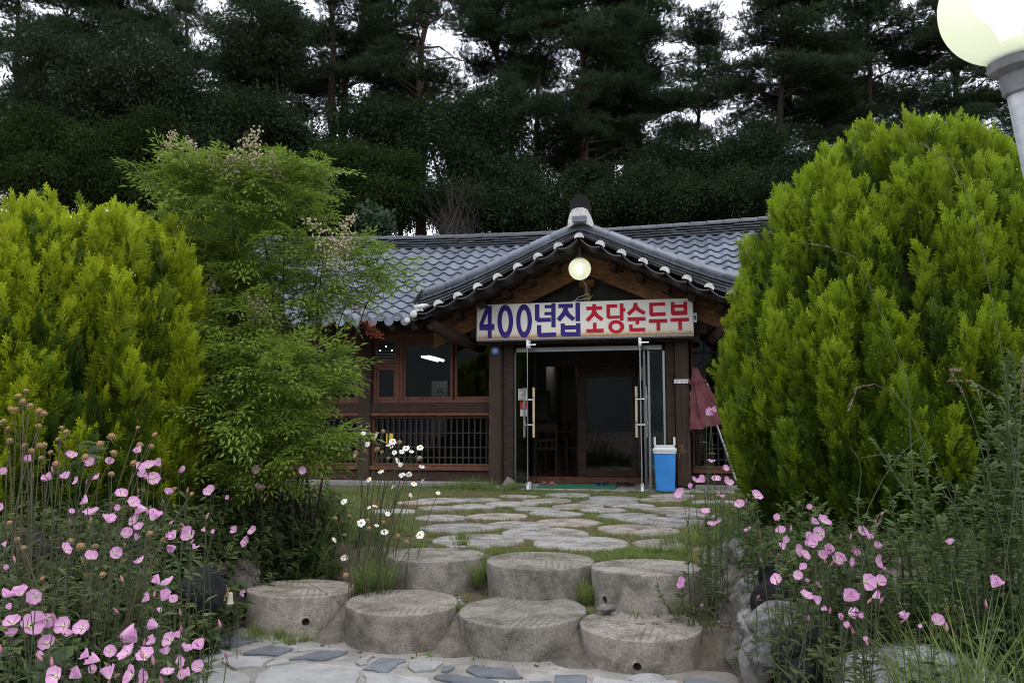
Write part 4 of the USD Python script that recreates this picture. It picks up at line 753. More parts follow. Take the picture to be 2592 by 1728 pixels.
obj('end_bracket', MB().poly(sg.Polygon([(0, 0), (0.03, 0), (0.03, 0.12), (0, 0.12)]).buffer(0.008).difference(sg.box(0.004, 0.03, 0.026, 0.09)), 0.006, np.array([[1, 0, 0, SW / 2 + 0.008], [0, 0, -1, 0.02], [0, 1, 0, 0.20], [0, 0, 0, 1]], float)), M['steel'], sign)

hpart('paint_mark', MB().poly(unary_union([sg.LineString([(-.05, .03), (-.02, .06), (.0, .02), (-.03, -.03), (-.045, -.12)]).buffer(.006), sg.Point(.035, -.03).buffer(.022).difference(sg.Point(.035, -.03).buffer(.014)), sg.LineString([(.0, .05), (.01, -.05)]).buffer(.006)]), .0008, Mf(1.50, -0.2005, 1.06)), 'ochre')
# gable lamp, hung in front of the king post
lamp = thing('globe_lamp', 'round lit globe lamp under the peak of the porch gable', 'lamp', H(0.13, -0.78, 3.60), HYAW)
prof = [(0.158 * math.sin(a), -0.158 * math.cos(a)) for a in np.linspace(0.02, np.pi - 0.16, 26)]
obj('globe', MB().lathe(prof, 40), M['globe'], lamp, smooth=True); obj('bulb', MB().lathe([(0.001, -0.085), (0.03, -0.075), (0.042, -0.045), (0.042, 0.03), (0.028, 0.06), (0.02, 0.065)], 20), M['bulb_glow'], lamp, smooth=True)
obj('cap', MB().lathe([(0.04, 0.065), (0.045, 0.15), (0.06, 0.155), (0.06, 0.175), (0.02, 0.18), (0.02, 0.4)], 20), M['cast_grey'], lamp, smooth=30); 
wire = [(0.03, 0.02, -0.14), (0.07, 0.2, -0.22), (0.06, 0.35, -0.30), (0.11, 0.42, -0.34), (0.06, 0.44, -0.40), (-0.06, 0.44, -0.41), (-0.12, 0.42, -0.44)]
obj('flex', MB().tube(wire, 0.004, 6), M['white_paint'], lamp)
wr = thing('loose_wire', 'thin pale wire sagging above the box sign below the gable lamp', 'wire', H(0.13, -0.36, 3.2), HYAW)
obj('strand', MB().tube([(-0.14, 0, 0.0), (-0.09, -0.02, 0.05), (0.0, 0, 0.085), (0.06, 0, 0.11)], 0.004, 6).tube([(-0.17, 0, 0.0), (-0.10, 0.02, 0.02), (0.02, 0, 0.035), (0.10, 0, 0.05), (0.13, 0.05, 0.09)], 0.004, 6), M['white_paint'], wr)

# ------------------------------------------------------------------ small things at the door
bin_ = thing('waste_bin', 'blue plastic waste bin with white lid frame beside the right porch post', 'bin', H(1.258, -0.40, 0.487), HYAW)
def ring(hx, hy, z, r=0.03):
    s = sg.box(-hx, -hy, hx, hy).buffer(-r).buffer(r, quad_segs=4); return np.array([(x, y, z) for x, y in s.exterior.coords])
R_ = [ring(0.125, 0.10, 0.0), ring(0.130, 0.104, 0.012), ring(0.152, 0.122, 0.52), ring(0.158, 0.128, 0.525)]
body = MB().grid(np.array(R_)); obj('body', body, M['blue_plastic'], bin_, smooth=35); obj('foot', MB().box(-0.06, 0.06, -0.105, 0.10, -0.002, 0.008), M['blue_plastic'], bin_)
obj('liner', MB().grid(np.array([ring(0.160, 0.130, 0.515), ring(0.158, 0.129, 0.535), ring(0.157, 0.128, 0.55)]) - np.array([0, 0, 0.0])), M['bag'], bin_)
rim = MB().grid(np.array([ring(0.166, 0.135, 0.545), ring(0.167, 0.136, 0.575), ring(0.150, 0.12, 0.595), ring(0.11, 0.09, 0.60)])); obj('lid_rim', rim, M['white_plastic'], bin_, smooth=35)
obj('lid_plate', MB().box(-0.14, 0.14, -0.10, 0.10, 0.596, 0.630, 0.008), M['white_plastic'], bin_)
for s in (-1, 1): obj('lid_arm', MB().box(s * 0.135 - 0.016, s * 0.135 + 0.016, -0.05, 0.05, 0.628, 0.742, 0.006), M['white_plastic'], bin_)

um = thing('folded_parasol', 'folded maroon parasol leaning on the right porch post with bare poles', 'parasol', H(1.70, -0.22, 0.49), HYAW)
rows = []
for t in np.linspace(0, 1, 34):
    n = 96; an = np.arange(n + 1) * 2 * np.pi / n; z = 1.72 - 0.84 * t; cxp = 0.0 + 0.16 * t; r = 0.03 + 0.20 * t ** 0.9 + (0.035 if 0.2 < t < 0.27 else 0)
    fold = 1 + 0.20 * np.sin(an * 7 + 1.2 + 1.3 * math.sin(t * 4)) * min(1, t * 2.5) + 0.07 * np.sin(an * 13 + 3 * t); nz_ = meshkit.fbm(np.stack([np.cos(an) * 2.2, np.sin(an) * 2.2, np.full(n + 1, t * 6)], -1), 3, 4); nz_[-1] = nz_[0]; fold = fold + 0.55 * (nz_ - 0.5)
    rows.append(np.stack([cxp + r * fold * np.cos(an), 0.5 * r * fold * np.sin(an), np.full(n + 1, z) + 0.05 * np.cos(an) * t + 0.012 * np.sin(an * 7) * t], -1))
obj('canopy', MB().grid(np.array(rows)), M['maroon'], um, smooth=True)
for a, b in (((0.10, 0.0, 1.5), (0.56, 0.03, 0.02)), ((0.16, 0.02, 1.5), (0.70, 0.05, 0.02))):
    obj('pole', MB().tube([a, np.array(a) * 0.45 + np.array(b) * 0.55, np.array(a) * 0.449 + np.array(b) * 0.551, b], [0.014, 0.014, 0.017, 0.017], 10), M['steel'], um, smooth=50)
hook = thing('hinged_bracket', 'small white hinge plate on the side of the right porch post', 'bracket', H(1.619, -0.15, 1.70), HYAW)
obj('plate', MB().box(0.0, 0.05, -0.01, 0.0, 0.0, 0.17, 0.003), M['white_paint'], hook); obj('leaf', MB().box(0.052, 0.066, -0.03, 0.0, 0.01, 0.16, 0.003), M['white_paint'], hook)

pl = thing('no_smoking_plate', 'small white no smoking plate with red marks on the right porch post', 'sign', H(1.505, -0.2035, 2.02), HYAW)
obj('plate', MB().box(-0.102, 0.102, -0.004, 0.0, -0.03, 0.03), M['white_paint'], pl)
Mp = np.array([[1, 0, 0, 0], [0, 0, -1, -0.0045], [0, 1, 0, 0], [0, 0, 0, 1]], float)
k = 0.0445
def SGN(*ls, w=0.006): return unary_union([sg.LineString(l).buffer(w / 2, cap_style='square') for l in ls])
gm = SGN([(-.011, .014), (.009, .014), (.009, .004)], [(-.015, 0), (.015, 0)], [(-.010, -.007), (.010, -.007), (.010, -.017), (-.010, -.017), (-.010, -.007)], w=0.004)
yeon = unary_union([sg.Point(-.006, .009).buffer(.007).difference(sg.Point(-.006, .009).buffer(.0035)), SGN([(.011, .018), (.011, -.006)], [(.004, .012), (.010, .012)], [(.004, .005), (.010, .005)], [(-.010, -.006), (-.010, -.017), (.012, -.017)], w=0.004)])
ban = unary_union([sg.Point(0, 0).buffer(.021).difference(sg.Point(0, 0).buffer(.017)), SGN([(-.012, .012), (.012, -.012)], [(-.010, -.002), (.010, -.002)], w=0.004)])
for s, dx in ((ban, -0.06), (gm, 0.003), (yeon, 0.06)): obj('mark', MB().poly(affinity.translate(s, dx, 0), 0.001, Mp), M['red_paint'], pl)
bp = thing('round_plaque', 'small round blue plaque with white script on the left porch post', 'sign', H(-1.235, -0.203, 2.515), HYAW)
obj('disc', MB().lathe([(0.0005, 0.008), (0.052, 0.008), (0.058, 0.004), (0.060, 0.0)], 24, (0, 0, 0), (0, -1, 0)), M['plaque_blue'], bp, smooth=30)
obj('script', MB().poly(SGN([(-.03, -.004), (-.018, .018), (-.012, -.006), (-.004, .010), (.004, -.006), (.012, .008), (.02, -.004), (.034, .012)], [(-.03, .022), (.022, .026)], [(-.02, -.018), (.02, -.016)], w=0.006), 0.001, np.array([[1, 0, 0, 0], [0, 0, -1, -0.0085], [0, 1, 0, 0], [0, 0, 0, 1]], float)), M['white_paint'], bp)
n1 = thing('no_smoking_notice', 'white no smoking notice with red ring stuck on the left side glass', 'notice', H(-0.84, 0.000, 1.86), HYAW)
obj('sheet', MB().box(-0.085, 0.085, -0.003, 0.0, -0.085, 0.085), M['paper'], n1)
Mn = np.array([[1, 0, 0, 0], [0, 0, -1, -0.0035], [0, 1, 0, 0], [0, 0, 0, 1]], float)
obj('ring', MB().poly(unary_union([sg.Point(0, -.012).buffer(.034).difference(sg.Point(0, -.012).buffer(.026)), SGN([(-.021, .009), (.021, -.033)], w=.008)]), 0.001, Mn), M['red_paint'], n1)
obj('cigarette', MB().poly(SGN([(-.016, -.012), (.016, -.012)], w=.007), 0.0006, Mn), M['ink'], n1)
s2 = lambda g_, dx, dy: affinity.translate(affinity.scale(g_, 0.8, 0.8, origin=(0, 0)), dx, dy)
si = SGN([(-.008, .012), (-.010, 0), (-.016, -.010)], [(-.009, .002), (-.002, -.010)], [(.010, .016), (.010, -.014)], w=0.005); seol = SGN([(-.004, .014), (-.014, .002)], [(-.006, .008), (.002, .002)], [(.010, .016), (.010, -.002)], [(-.010, -.006), (.010, -.006), (.010, -.011), (-.010, -.011), (-.010, -.017), (.012, -.017)], w=0.004)
for g_, dx in ((gm, -.05), (yeon, -.017), (si, .02), (seol, .055)): obj('character', MB().poly(s2(g_, dx, .062), 0.001, Mn), M['ink'], n1)
for kz in range(3): obj('small_print', MB().poly(SGN([(-.06, -.058 - .009 * kz), (.06 - .02 * kz, -.058 - .009 * kz)], w=.003), 0.001, Mn), M['ink'], n1)
n2 = thing('red_sticker', 'red square sticker under the no smoking notice on the left glass', 'sticker', H(-0.835, 0.0, 1.70), HYAW); obj('sheet', MB().box(-0.06, 0.06, -0.003, 0, -0.055, 0.055), M['red_paint'], n2)
obj('print', MB().poly(SGN([(-.02, .02), (-.004, .02)], [(-.012, .02), (-.012, -.005)], [(.008, .02), (.022, .02)], [(-.03, -.028), (.03, -.028)], w=.006), .001, Mn), M['paper'], n2)
n3 = thing('white_sticker', 'blank white paper below the red sticker on the left glass', 'notice', H(-0.835, 0.0, 1.585), HYAW); obj('sheet', MB().box(-0.058, 0.058, -0.003, 0, -0.052, 0.052), M['paper'], n3)

mt = thing('door_mat', 'green bristle mat on the step inside the open glass doors', 'mat', H(0.02, 0.10, 0.488), HYAW); obj('pad', MB().box(-0.62, 0.52, -0.40, 0.45, 0.002, 0.016, 0.004), M['mat_green'], mt)
def slipper(u, w, z, mat, label, rz, toe=True):
    for s in (-1, 1):
        t = thing('slipper', ('left ' if s < 0 else 'right ') + label, 'slipper', H(u + s * 0.055, w, z), HYAW + rz + s * 4)
        out = sg.Polygon([(0.036 * math.cos(a) * (1.0 + 0.15 * math.sin(a)), 0.125 * math.sin(a)) for a in np.linspace(0, 2 * np.pi, 25)[:-1]])
        obj('sole', MB().poly(out, 0.022, np.eye(4)), M[mat], t)
        P = np.array([[(0.04 * math.cos(a) * (1 - 0.1 * k), -0.10 + 0.045 * k, 0.018 + 0.042 * math.sin(a) * (0.75 + 0.12 * k)) for a in np.linspace(0, np.pi, 9)] for k in range(3)]); obj('strap', MB().grid(P), M[mat], t, smooth=True)
M['slip_pink'] = plain('slip_pink', (0.24, 0.10, 0.11), 0.6); M['slip_blue'] = plain('slip_blue', (0.015, 0.028, 0.11), 0.6); M['slip_brown'] = plain('slip_brown', (0.04, 0.03, 0.022), 0.7)
slipper(-0.53, 0.15, 0.505, 'slip_pink', 'dusty pink slipper of the pair by the left glass door', 70); slipper(0.28, 0.40, 0.505, 'slip_blue', 'navy blue slipper of the pair in the middle of the doorway', 8); slipper(0.66, 0.30, 0.505, 'slip_brown', 'brown sandal slipper of the pair near the right door leaf', -35)

def ceil_light(u, w, z, ln, label):
    t = thing('ceiling_light', label, 'light', H(u, w, z), HYAW); obj('housing', MB().box(-0.12, 0.12, -ln / 2, ln / 2, 0.03, 0.07, 0.01), M['white_paint'], t)
    for s in (-1, 1): obj('tube', MB().tube([(s * 0.055, -ln / 2 + 0.03, 0.01), (s * 0.055, ln / 2 - 0.03, 0.01)], 0.024, 10), M['tube_glow'], t)
ceil_light(-0.78, 3.1, 2.62, 0.9, 'lit twin tube ceiling light seen through the open entrance'); ceil_light(-3.0, 2.3, 2.62, 1.0, 'lit twin tube ceiling light behind the big left window'); ceil_light(-4.15, 3.0, 2.62, 1.0, 'lit ceiling light at the left edge of the big window')
pic = thing('wall_picture', 'dark framed picture on the inner wall seen left of the sliding door', 'picture', H(-1.05, 2.55, 1.76), HYAW)
obj('frame', MB().box(-0.20, 0.20, -0.02, 0.02, -0.28, 0.28, 0.006), M['black'], pic); obj('print', MB().box(-0.15, 0.15, -0.024, -0.021, -0.23, 0.23), M['inner_wall'], pic)
scr = thing('hanging_scroll', 'white paper scroll with brushed characters behind the left window', 'scroll', H(-3.05, 2.9, 1.7), HYAW); obj('paper', MB().box(-0.16, 0.16, -0.006, 0, -0.5, 0.55), M['paper'], scr)
obj('brushwork', MB().poly(SGN([(-.04, .38), (.05, .40)], [(-.06, .33), (.06, .34)], [(-.03, .36), (-.05, .30)], [(.03, .36), (.06, .31)], [(-.05, .26), (.05, .27), (-.06, .16)], [(-.02, .24), (.07, .15)], [(-.05, .05), (.05, .06)], [(0, .08), (-.01, -.05), (-.06, -.07)], [(.01, 0), (.06, -.08)], w=.018), .002, np.array([[1, 0, 0, 0], [0, 0, -1, -0.0065], [0, 1, 0, 0], [0, 0, 0, 1]], float)), M['ink'], scr)
ln = thing('amber_lantern', 'small glowing amber lantern behind the lower lattice window', 'lantern', H(-3.17, 0.55, 1.10), HYAW); obj('shade', MB().box(-0.05, 0.05, -0.04, 0.04, 0, 0.17, 0.01), M['amber_glow'], ln); obj('frame', MB().box(-0.055, 0.055, -0.045, 0.045, -0.02, 0.0).box(-0.006, 0.006, -0.046, -0.042, 0, 0.17).box(-0.055, 0.055, -0.045, 0.045, 0.17, 0.19), M['black_wood'], ln)
tb = thing('dining_table', 'wooden dining table in the dark room left of the sliding door', 'table', H(-0.62, 2.1, 0.575), HYAW); obj('top', MB().box(-0.4, 0.4, -0.35, 0.35, 0.70, 0.735, 0.005), M['beam_wood'], tb)
for a in (-.35, .35):
    for b in (-.3, .3): obj('leg', MB().box(a - .03, a + .03, b - .03, b + .03, 0, .699), M['beam_wood'], tb)
def chair(u, w, rz, label):
    t = thing('dining_chair', label, 'chair', H(u, w, 0.575), HYAW + rz); obj('seat', MB().box(-.2, .2, -.2, .2, .42, .46, .008), M['beam_wood'], t)
    for a in (-.17, .17):
        for b in (-.17, .17): obj('leg', MB().box(a - .02, a + .02, b - .02, b + .02, 0, .419 if b < 0 else .85), M['post_wood'], t)
    obj('top_rail', MB().box(-.149, .149, .155, .185, .74, .85, .006), M['beam_wood'], t); obj('mid_rail', MB().box(-.149, .149, .158, .182, .55, .60, .006), M['beam_wood'], t)
    for a in (-.1, 0, .1): obj('slat', MB().box(a - .015, a + .015, .162, .178, .46, .55), M['beam_wood'], t)
chair(-0.72, 1.5, 180, 'dark wooden chair nearest the entrance, back turned to the door'); chair(-0.28, 2.0, 90, 'dark wooden chair at the right end of the inner table')

# ------------------------------------------------------------------ street lamp at the upper right
gp = at(2540, 12, 2.62); ax = np.array([0.17, 0.04, -0.98]); ax /= np.linalg.norm(ax)
sl = thing('street_lamp', 'garden lamp post with large lit white globe at the upper right', 'lamp', gp); foot = ax * ((gp[2] + 0.0) / -ax[2])
r = 0.197; prof = [(r * math.sin(a), -r * math.cos(a)) for a in np.linspace(0.42, np.pi - 0.005, 34)]
obj('globe', MB().lathe(prof, 48, axis=-ax), M['globe'], sl, smooth=True)
obj('bulb', MB().lathe([(0.03, -0.13), (0.05, -0.05), (0.085, 0.0), (0.09, 0.05), (0.06, 0.10), (0.001, 0.12)], 24, axis=-ax), M['street_bulb'], sl, smooth=True)
obj('socket', MB().lathe([(0.03, -0.19), (0.075, -0.185), (0.075, -0.155), (0.045, -0.15), (0.03, -0.12)], 24, axis=-ax), M['white_paint'], sl, smooth=30)
obj('collar', MB().lathe([(0.02, -0.185), (0.080, -0.186), (0.086, -0.19), (0.086, -0.220), (0.075, -0.230), (0.060, -0.24), (0.058, -0.30), (0.054, -0.305), (0.02, -0.306)], 32, axis=-ax), M['cast_grey'], sl, smooth=35)
obj('pole', MB().tube([ax * 0.30, ax * 1.2, foot], [0.047, 0.050, 0.052], 24), M['galvanised'], sl, smooth=40)
# ------------------------------------------------------------------ foliage pieces
def blades(base, d, side, length, width, t0, t1, tri=True):
    "thin tapering blades (one triangle each): base points, directions, side vectors -> verts, faces, tint"
    n = len(base); w = np.broadcast_to(np.asarray(width, float), (n,))[:, None] / 2; l = np.broadcast_to(np.asarray(length, float), (n,))[:, None]
    v = np.stack([base - side * w, base + side * w, base + d * l], 1).reshape(-1, 3); f = np.arange(3 * n).reshape(n, 3)
    return v, f, np.stack([np.broadcast_to(t0, (n,)), np.broadcast_to(t0, (n,)), np.broadcast_to(t1, (n,))], 1).ravel()
def leaves(base, d, nrm, length, width, t0=0.3, t1=1.0, bend=0.25):
    "folded pointed leaves, four triangles each"
    n = len(base); l = np.broadcast_to(np.asarray(length, float), (n,))[:, None]; w = np.broadcast_to(np.asarray(width, float), (n,))[:, None] / 2
    s = np.cross(d, nrm); s /= np.linalg.norm(s, axis=1, keepdims=True) + 1e-9; up = np.cross(s, d)
    m = base + d * l * 0.45; tip = base + d * l - up * l * bend * 0.5
    v = np.stack([base, m - s * w + up * w * 0.35, m - up * 0.0, m + s * w + up * w * 0.35, tip], 1).reshape(-1, 3)
    f = np.array([[0, 1, 2], [0, 2, 3], [1, 4, 2], [2, 4, 3]]); F_ = (f[None] + 5 * np.arange(n)[:, None, None]).reshape(-1, 3)
    t0, t1 = np.broadcast_to(t0, (n,)), np.broadcast_to(t1, (n,)); tm = (t0 + t1) / 2
    return v, F_, np.stack([t0, tm, t0, tm, t1], 1).ravel()
def join(*parts):
    v, f, t, n = [], [], [], 0
    for a, b, c in parts: v.append(a); f.append(b + n); t.append(c); n += len(a)
    return (np.vstack(v), np.vstack(f)), np.concatenate(t)
def unit(a): return a / (np.linalg.norm(a, axis=-1, keepdims=True) + 1e-9)

def plume(seed, h=0.40, rad=0.046):
    "flame-shaped cluster of flat scaly sprays of a golden arborvitae"
    g = np.random.default_rng(seed); parts = []
    for k in range(22):
        an = g.uniform(0, 6.283); tz = (k + g.uniform()) / 22 * 0.84; rr = rad * (1 - tz) ** 0.8 * math.sqrt(g.uniform(0.15, 1)); b = np.array([rr * math.cos(an), rr * math.sin(an), h * tz])
        ax_ = unit(np.array([math.cos(an) * 0.38, math.sin(an) * 0.38, 1.0]) + g.normal(size=3) * 0.12); ln = g.uniform(0.26, 0.36) * h * (1.1 - 0.45 * tz)
        pn = unit(np.cross(ax_, g.normal(size=3))); sd = np.cross(pn, ax_)
        t = np.linspace(0.05, 1, 7); n = len(t); B, D, S, Ln, Wd, T0 = [], [], [], [], [], []
        for i, tt in enumerate(t):
            sg_ = 1 if i % 2 else -1; ang = math.radians(g.uniform(26, 40)); dd_ = unit(ax_ * math.cos(ang) + sd * sg_ * math.sin(ang)); L_ = ln * 0.42 * (1.1 - 0.75 * tt) + 0.010
            p = b + ax_ * ln * tt * 0.86; B.append(p); D.append(dd_); Ln.append(L_); T0.append(tt)
            for q in (0.3, 0.6):
                for s2_ in (-1, 1):
                    d2 = unit(dd_ + sd * s2_ * 0.55 + pn * g.normal() * 0.3); B.append(p + dd_ * L_ * q); D.append(d2); Ln.append(L_ * 0.5); T0.append(tt)
        B, D, Ln, T0 = np.array(B), np.array(D), np.array(Ln), np.array(T0); S = unit(np.cross(D, pn + g.normal(size=D.shape) * 0.25))
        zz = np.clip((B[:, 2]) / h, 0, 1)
        parts.append(blades(B, D, S, Ln, 0.0085, np.clip(0.15 + 0.55 * zz + 0.15 * T0, 0, 1), np.clip(0.35 + 0.6 * zz + 0.2 * T0, 0, 1)))  # young tips over older roots; shade between sprays is also put into the tint
        parts.append(blades(b[None], ax_[None], sd[None], np.array([ln]), 0.007, 0.3, 1.0))
    return join(*parts)
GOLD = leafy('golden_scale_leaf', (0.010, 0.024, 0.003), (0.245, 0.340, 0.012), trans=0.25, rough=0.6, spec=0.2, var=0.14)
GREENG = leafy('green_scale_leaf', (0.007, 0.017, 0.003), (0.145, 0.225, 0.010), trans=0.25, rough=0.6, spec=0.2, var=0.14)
DEEP = leafy('shaded_scale_leaf', (0.004, 0.010, 0.002), (0.055, 0.10, 0.008), trans=0.2, rough=0.65, spec=0.2, var=0.22)  # older inner green, with the shade of the gaps put into its colour
M['twig'] = noisy('twig', [(0.3, (0.030, 0.024, 0.016)), (0.7, (0.07, 0.055, 0.04))], 20, 4, 0.85)
M['bark'] = noisy('bark', [(0.3, (0.012, 0.009, 0.007)), (0.55, (0.040, 0.026, 0.019)), (0.8, (0.085, 0.052, 0.038))], 5, 6, 0.9, 0.7, stretch=(5, 5, 1.5), bump=0.6)
M['red_bark'] = noisy('red_bark', [(0.3, (0.018, 0.011, 0.008)), (0.55, (0.060, 0.033, 0.022)), (0.8, (0.12, 0.066, 0.042))], 5, 6, 0.9, 0.7, stretch=(5, 5, 1.5), bump=0.6)
PL3 = [plume(1), plume(2), plume(3)]
def conifer(name, label, c, zs, rs, n, seed, tops=0.5):
    g = np.random.default_rng(seed); t = thing(name, label, 'conifer', (c[0], c[1], c[2])); zb = c[2]
    zs, rs = np.asarray(zs, float), np.asarray(rs, float) * 0.93
    obj('trunk', MB().tube([(0, 0, -0.1), (0.03, 0, 0.8), (0, 0.02, (zs[-1] - zb) * 0.9)], [0.11, 0.08, 0.015], 8), M['bark'], t)
    zc = np.linspace(zs[0], zs[-1] - 0.12, 26); core = []; an = np.linspace(0, 2 * np.pi, 37)
    for z in zc:
        r_ = np.interp(z, zs, rs) * 0.80; wob = 1 + 0.25 * (meshkit.fbm(np.stack([np.cos(an) * 3, np.sin(an) * 3, np.full(37, z * 1.2)], -1) + seed, 3, seed) - 0.5); wob[-1] = wob[0]
        core.append(np.stack([r_ * wob * np.cos(an), r_ * wob * np.sin(an), np.full(37, z - zb - 0.06)], -1))
    obj('inner_twigs', MB().grid(np.array(core)), M['twig'], t, smooth=True)
    wz = np.interp(np.linspace(zs[0], zs[-1], 400), zs, rs) + 0.12; zz = np.interp(g.uniform(0, 1, n), np.cumsum(wz) / wz.sum(), np.linspace(zs[0], zs[-1], 400)); th = g.uniform(0, 6.2832, n)
    R_ = np.interp(zz, zs, rs); arc = th * np.maximum(R_, 0.2)
    lump = meshkit.fbm(np.stack([np.cos(th) * R_ * 8.0, np.sin(th) * R_ * 8.0, zz * 1.5], -1) + seed * 3.1, 3, seed)
    big = meshkit.fbm(np.stack([np.cos(th) * R_ * 1.4, np.sin(th) * R_ * 1.4, zz * 0.8], -1) + seed * 1.1, 2, seed + 4)
    keep = lump > 0.45; zz, th, R_, lump, big = [a[keep] for a in (zz, th, R_, lump, big)]
    rad = R_ * (1 + 0.16 * (big - 0.5)) + 0.66 * (lump - 0.62) - 0.10 * g.uniform(0, 1, len(zz)) ** 2
    slope = np.clip(-np.gradient(rs, zs)[np.clip(np.searchsorted(zs, zz), 0, len(zs) - 1)], 0, 2)
    pos = np.stack([rad * np.cos(th), rad * np.sin(th), zz - zb - 0.22 + (0.10 + 0.25 * (lump - 0.5)) * np.minimum(slope, 1)], -1)
    out = 0.24 * (1 - 0.5 * np.minimum(slope, 1)); dirs = np.stack([out * np.cos(th), out * np.sin(th), np.ones_like(th)], -1) + g.normal(size=pos.shape) * 0.07
    hz = (zz - zs[0]) / (zs[-1] - zs[0]); pg = np.clip(0.0 + 1.05 * hz + 1.4 * (lump - 0.52), 0.02, 0.98); u_ = g.uniform(0, 1, len(zz))  # golder growth higher up; shading low down and in hollows painted by leaf colour
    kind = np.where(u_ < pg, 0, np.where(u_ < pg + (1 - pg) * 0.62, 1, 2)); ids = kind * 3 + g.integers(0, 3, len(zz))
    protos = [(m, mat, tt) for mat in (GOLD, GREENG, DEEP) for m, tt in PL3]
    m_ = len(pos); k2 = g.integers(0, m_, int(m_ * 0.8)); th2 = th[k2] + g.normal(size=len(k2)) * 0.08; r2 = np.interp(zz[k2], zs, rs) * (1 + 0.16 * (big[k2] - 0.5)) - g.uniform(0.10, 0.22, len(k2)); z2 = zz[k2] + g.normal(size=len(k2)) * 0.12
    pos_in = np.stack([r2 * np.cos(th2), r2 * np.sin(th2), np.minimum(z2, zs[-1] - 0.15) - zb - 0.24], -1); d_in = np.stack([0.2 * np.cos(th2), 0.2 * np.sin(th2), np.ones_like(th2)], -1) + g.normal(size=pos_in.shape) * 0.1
    scatter('inner_foliage', [(m, DEEP, tt) for m, tt in PL3], pos_in, frames(d_in, g.uniform(0, 6.28, len(k2))), g.uniform(0.8, 1.2, len(k2)), t)  # older foliage set deeper, coloured dark so gaps look shaded
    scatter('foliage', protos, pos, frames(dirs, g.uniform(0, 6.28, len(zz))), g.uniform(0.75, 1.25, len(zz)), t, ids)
    # small pale cones
    k = g.choice(len(pos), min(len(pos) // 3, 500), replace=False)
    ico = trimesh.creation.icosphere(1, 0.008); scatter('cones', [((np.array(ico.vertices) * (0.8, 0.8, 1.3), np.array(ico.faces)), M['cone'])], pos[k] + np.stack([0.09 * np.cos(th[k]), 0.09 * np.sin(th[k]), g.uniform(0.15, 0.32, len(k))], -1), frames(dirs[k], th[k]), g.uniform(0.7, 1.3, len(k)), t)
    return t
M['cone'] = noisy('cone', [(0.3, (0.13, 0.16, 0.08)), (0.7, (0.24, 0.27, 0.15))], 40, 2, 0.7)
c = at(2330, 1290, 7.0); c[2] = 0.46
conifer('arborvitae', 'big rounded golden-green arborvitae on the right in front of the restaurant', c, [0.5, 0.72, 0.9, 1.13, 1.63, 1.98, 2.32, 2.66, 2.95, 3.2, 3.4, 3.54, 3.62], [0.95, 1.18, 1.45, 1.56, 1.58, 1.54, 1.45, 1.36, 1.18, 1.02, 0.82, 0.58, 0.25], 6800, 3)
c = at(140, 1200, 6.3); c[2] = 0.42
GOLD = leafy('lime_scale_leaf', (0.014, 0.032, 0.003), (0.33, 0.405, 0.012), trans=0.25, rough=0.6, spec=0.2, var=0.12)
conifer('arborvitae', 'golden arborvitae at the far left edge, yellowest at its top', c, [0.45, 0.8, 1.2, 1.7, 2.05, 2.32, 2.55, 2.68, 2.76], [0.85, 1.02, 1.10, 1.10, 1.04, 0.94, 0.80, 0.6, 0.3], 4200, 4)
c = at(450, 1200, 7.3); c[2] = 0.44
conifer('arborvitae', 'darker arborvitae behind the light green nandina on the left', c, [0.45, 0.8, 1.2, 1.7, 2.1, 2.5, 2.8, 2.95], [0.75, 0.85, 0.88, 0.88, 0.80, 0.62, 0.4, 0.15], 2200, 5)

# ------------------------------------------------------------------ nandina
def frond(seed, n_pair=4, L_=0.30):
    "compound leaf: side stalks with pointed leaflets"
    g = np.random.default_rng(seed); parts = []
    ax_ = lambda s: np.array([L_ * s, 0, 0.05 * s - 0.12 * s * s])
    tb_ = MB().tube([ax_(s) for s in np.linspace(0, 1, 5)], [0.0028, 0.0024, 0.002, 0.0016, 0.001], 3, caps=False); v, f = tb_.mesh(); parts.append((v, f, np.full(len(v), 0.2)))
    for k in range(n_pair):
        s = 0.28 + 0.72 * k / (n_pair - 1)
        for sg_ in (-1, 1):
            d = unit(np.array([0.55 + 0.5 * s, sg_ * (1.0 - 0.55 * s), 0.1 + g.normal() * 0.1])); st = ax_(s); sl_ = L_ * 0.42 * (1.15 - 0.6 * s)
            nn = 5 if k < n_pair - 1 else 3
            pos, dr = [], []
            for i in range(nn):
                u_ = 0.35 + 0.65 * (i // 2) / max(1, (nn - 1) // 2); sd = np.array([-d[1], d[0], 0]) * (1 if i % 2 else -1)
                pos.append(st + d * sl_ * u_ - np.array([0, 0, 0.04 * u_ * u_])); dr.append(unit(d + sd * (0.9 if i < nn - 1 else 0.0) + np.array([0, 0, -0.30 + g.normal() * 0.15])))
            pos, dr = np.array(pos), np.array(dr); m = len(pos)
            parts.append(leaves(pos, dr, unit(np.array([[0, 0, 1.0]]) + g.normal(size=(m, 3)) * 0.25), g.uniform(0.045, 0.075, m), g.uniform(0.013, 0.020, m), 0.35, g.uniform(0.6, 1.0, m), 0.35))
            parts.append(blades(st[None], d[None], np.array([[0, 0, 1.0]]), np.array([sl_]), 0.003, 0.1, 0.1))
    return join(*parts)
NAND = leafy('nandina_leaf', (0.055, 0.100, 0.015), (0.255, 0.355, 0.046), trans=0.40, rough=0.45, spec=0.35, var=0.28)
NANDR = leafy('nandina_red_leaf', (0.16, 0.035, 0.018), (0.45, 0.10, 0.055), trans=0.35, rough=0.45, var=0.2)
M['panicle'] = noisy('panicle', [(0.3, (0.22, 0.18, 0.10)), (0.7, (0.46, 0.41, 0.27))], 60, 2, 0.7)
FR = [frond(k) for k in range(4)]
g = np.random.default_rng(77)
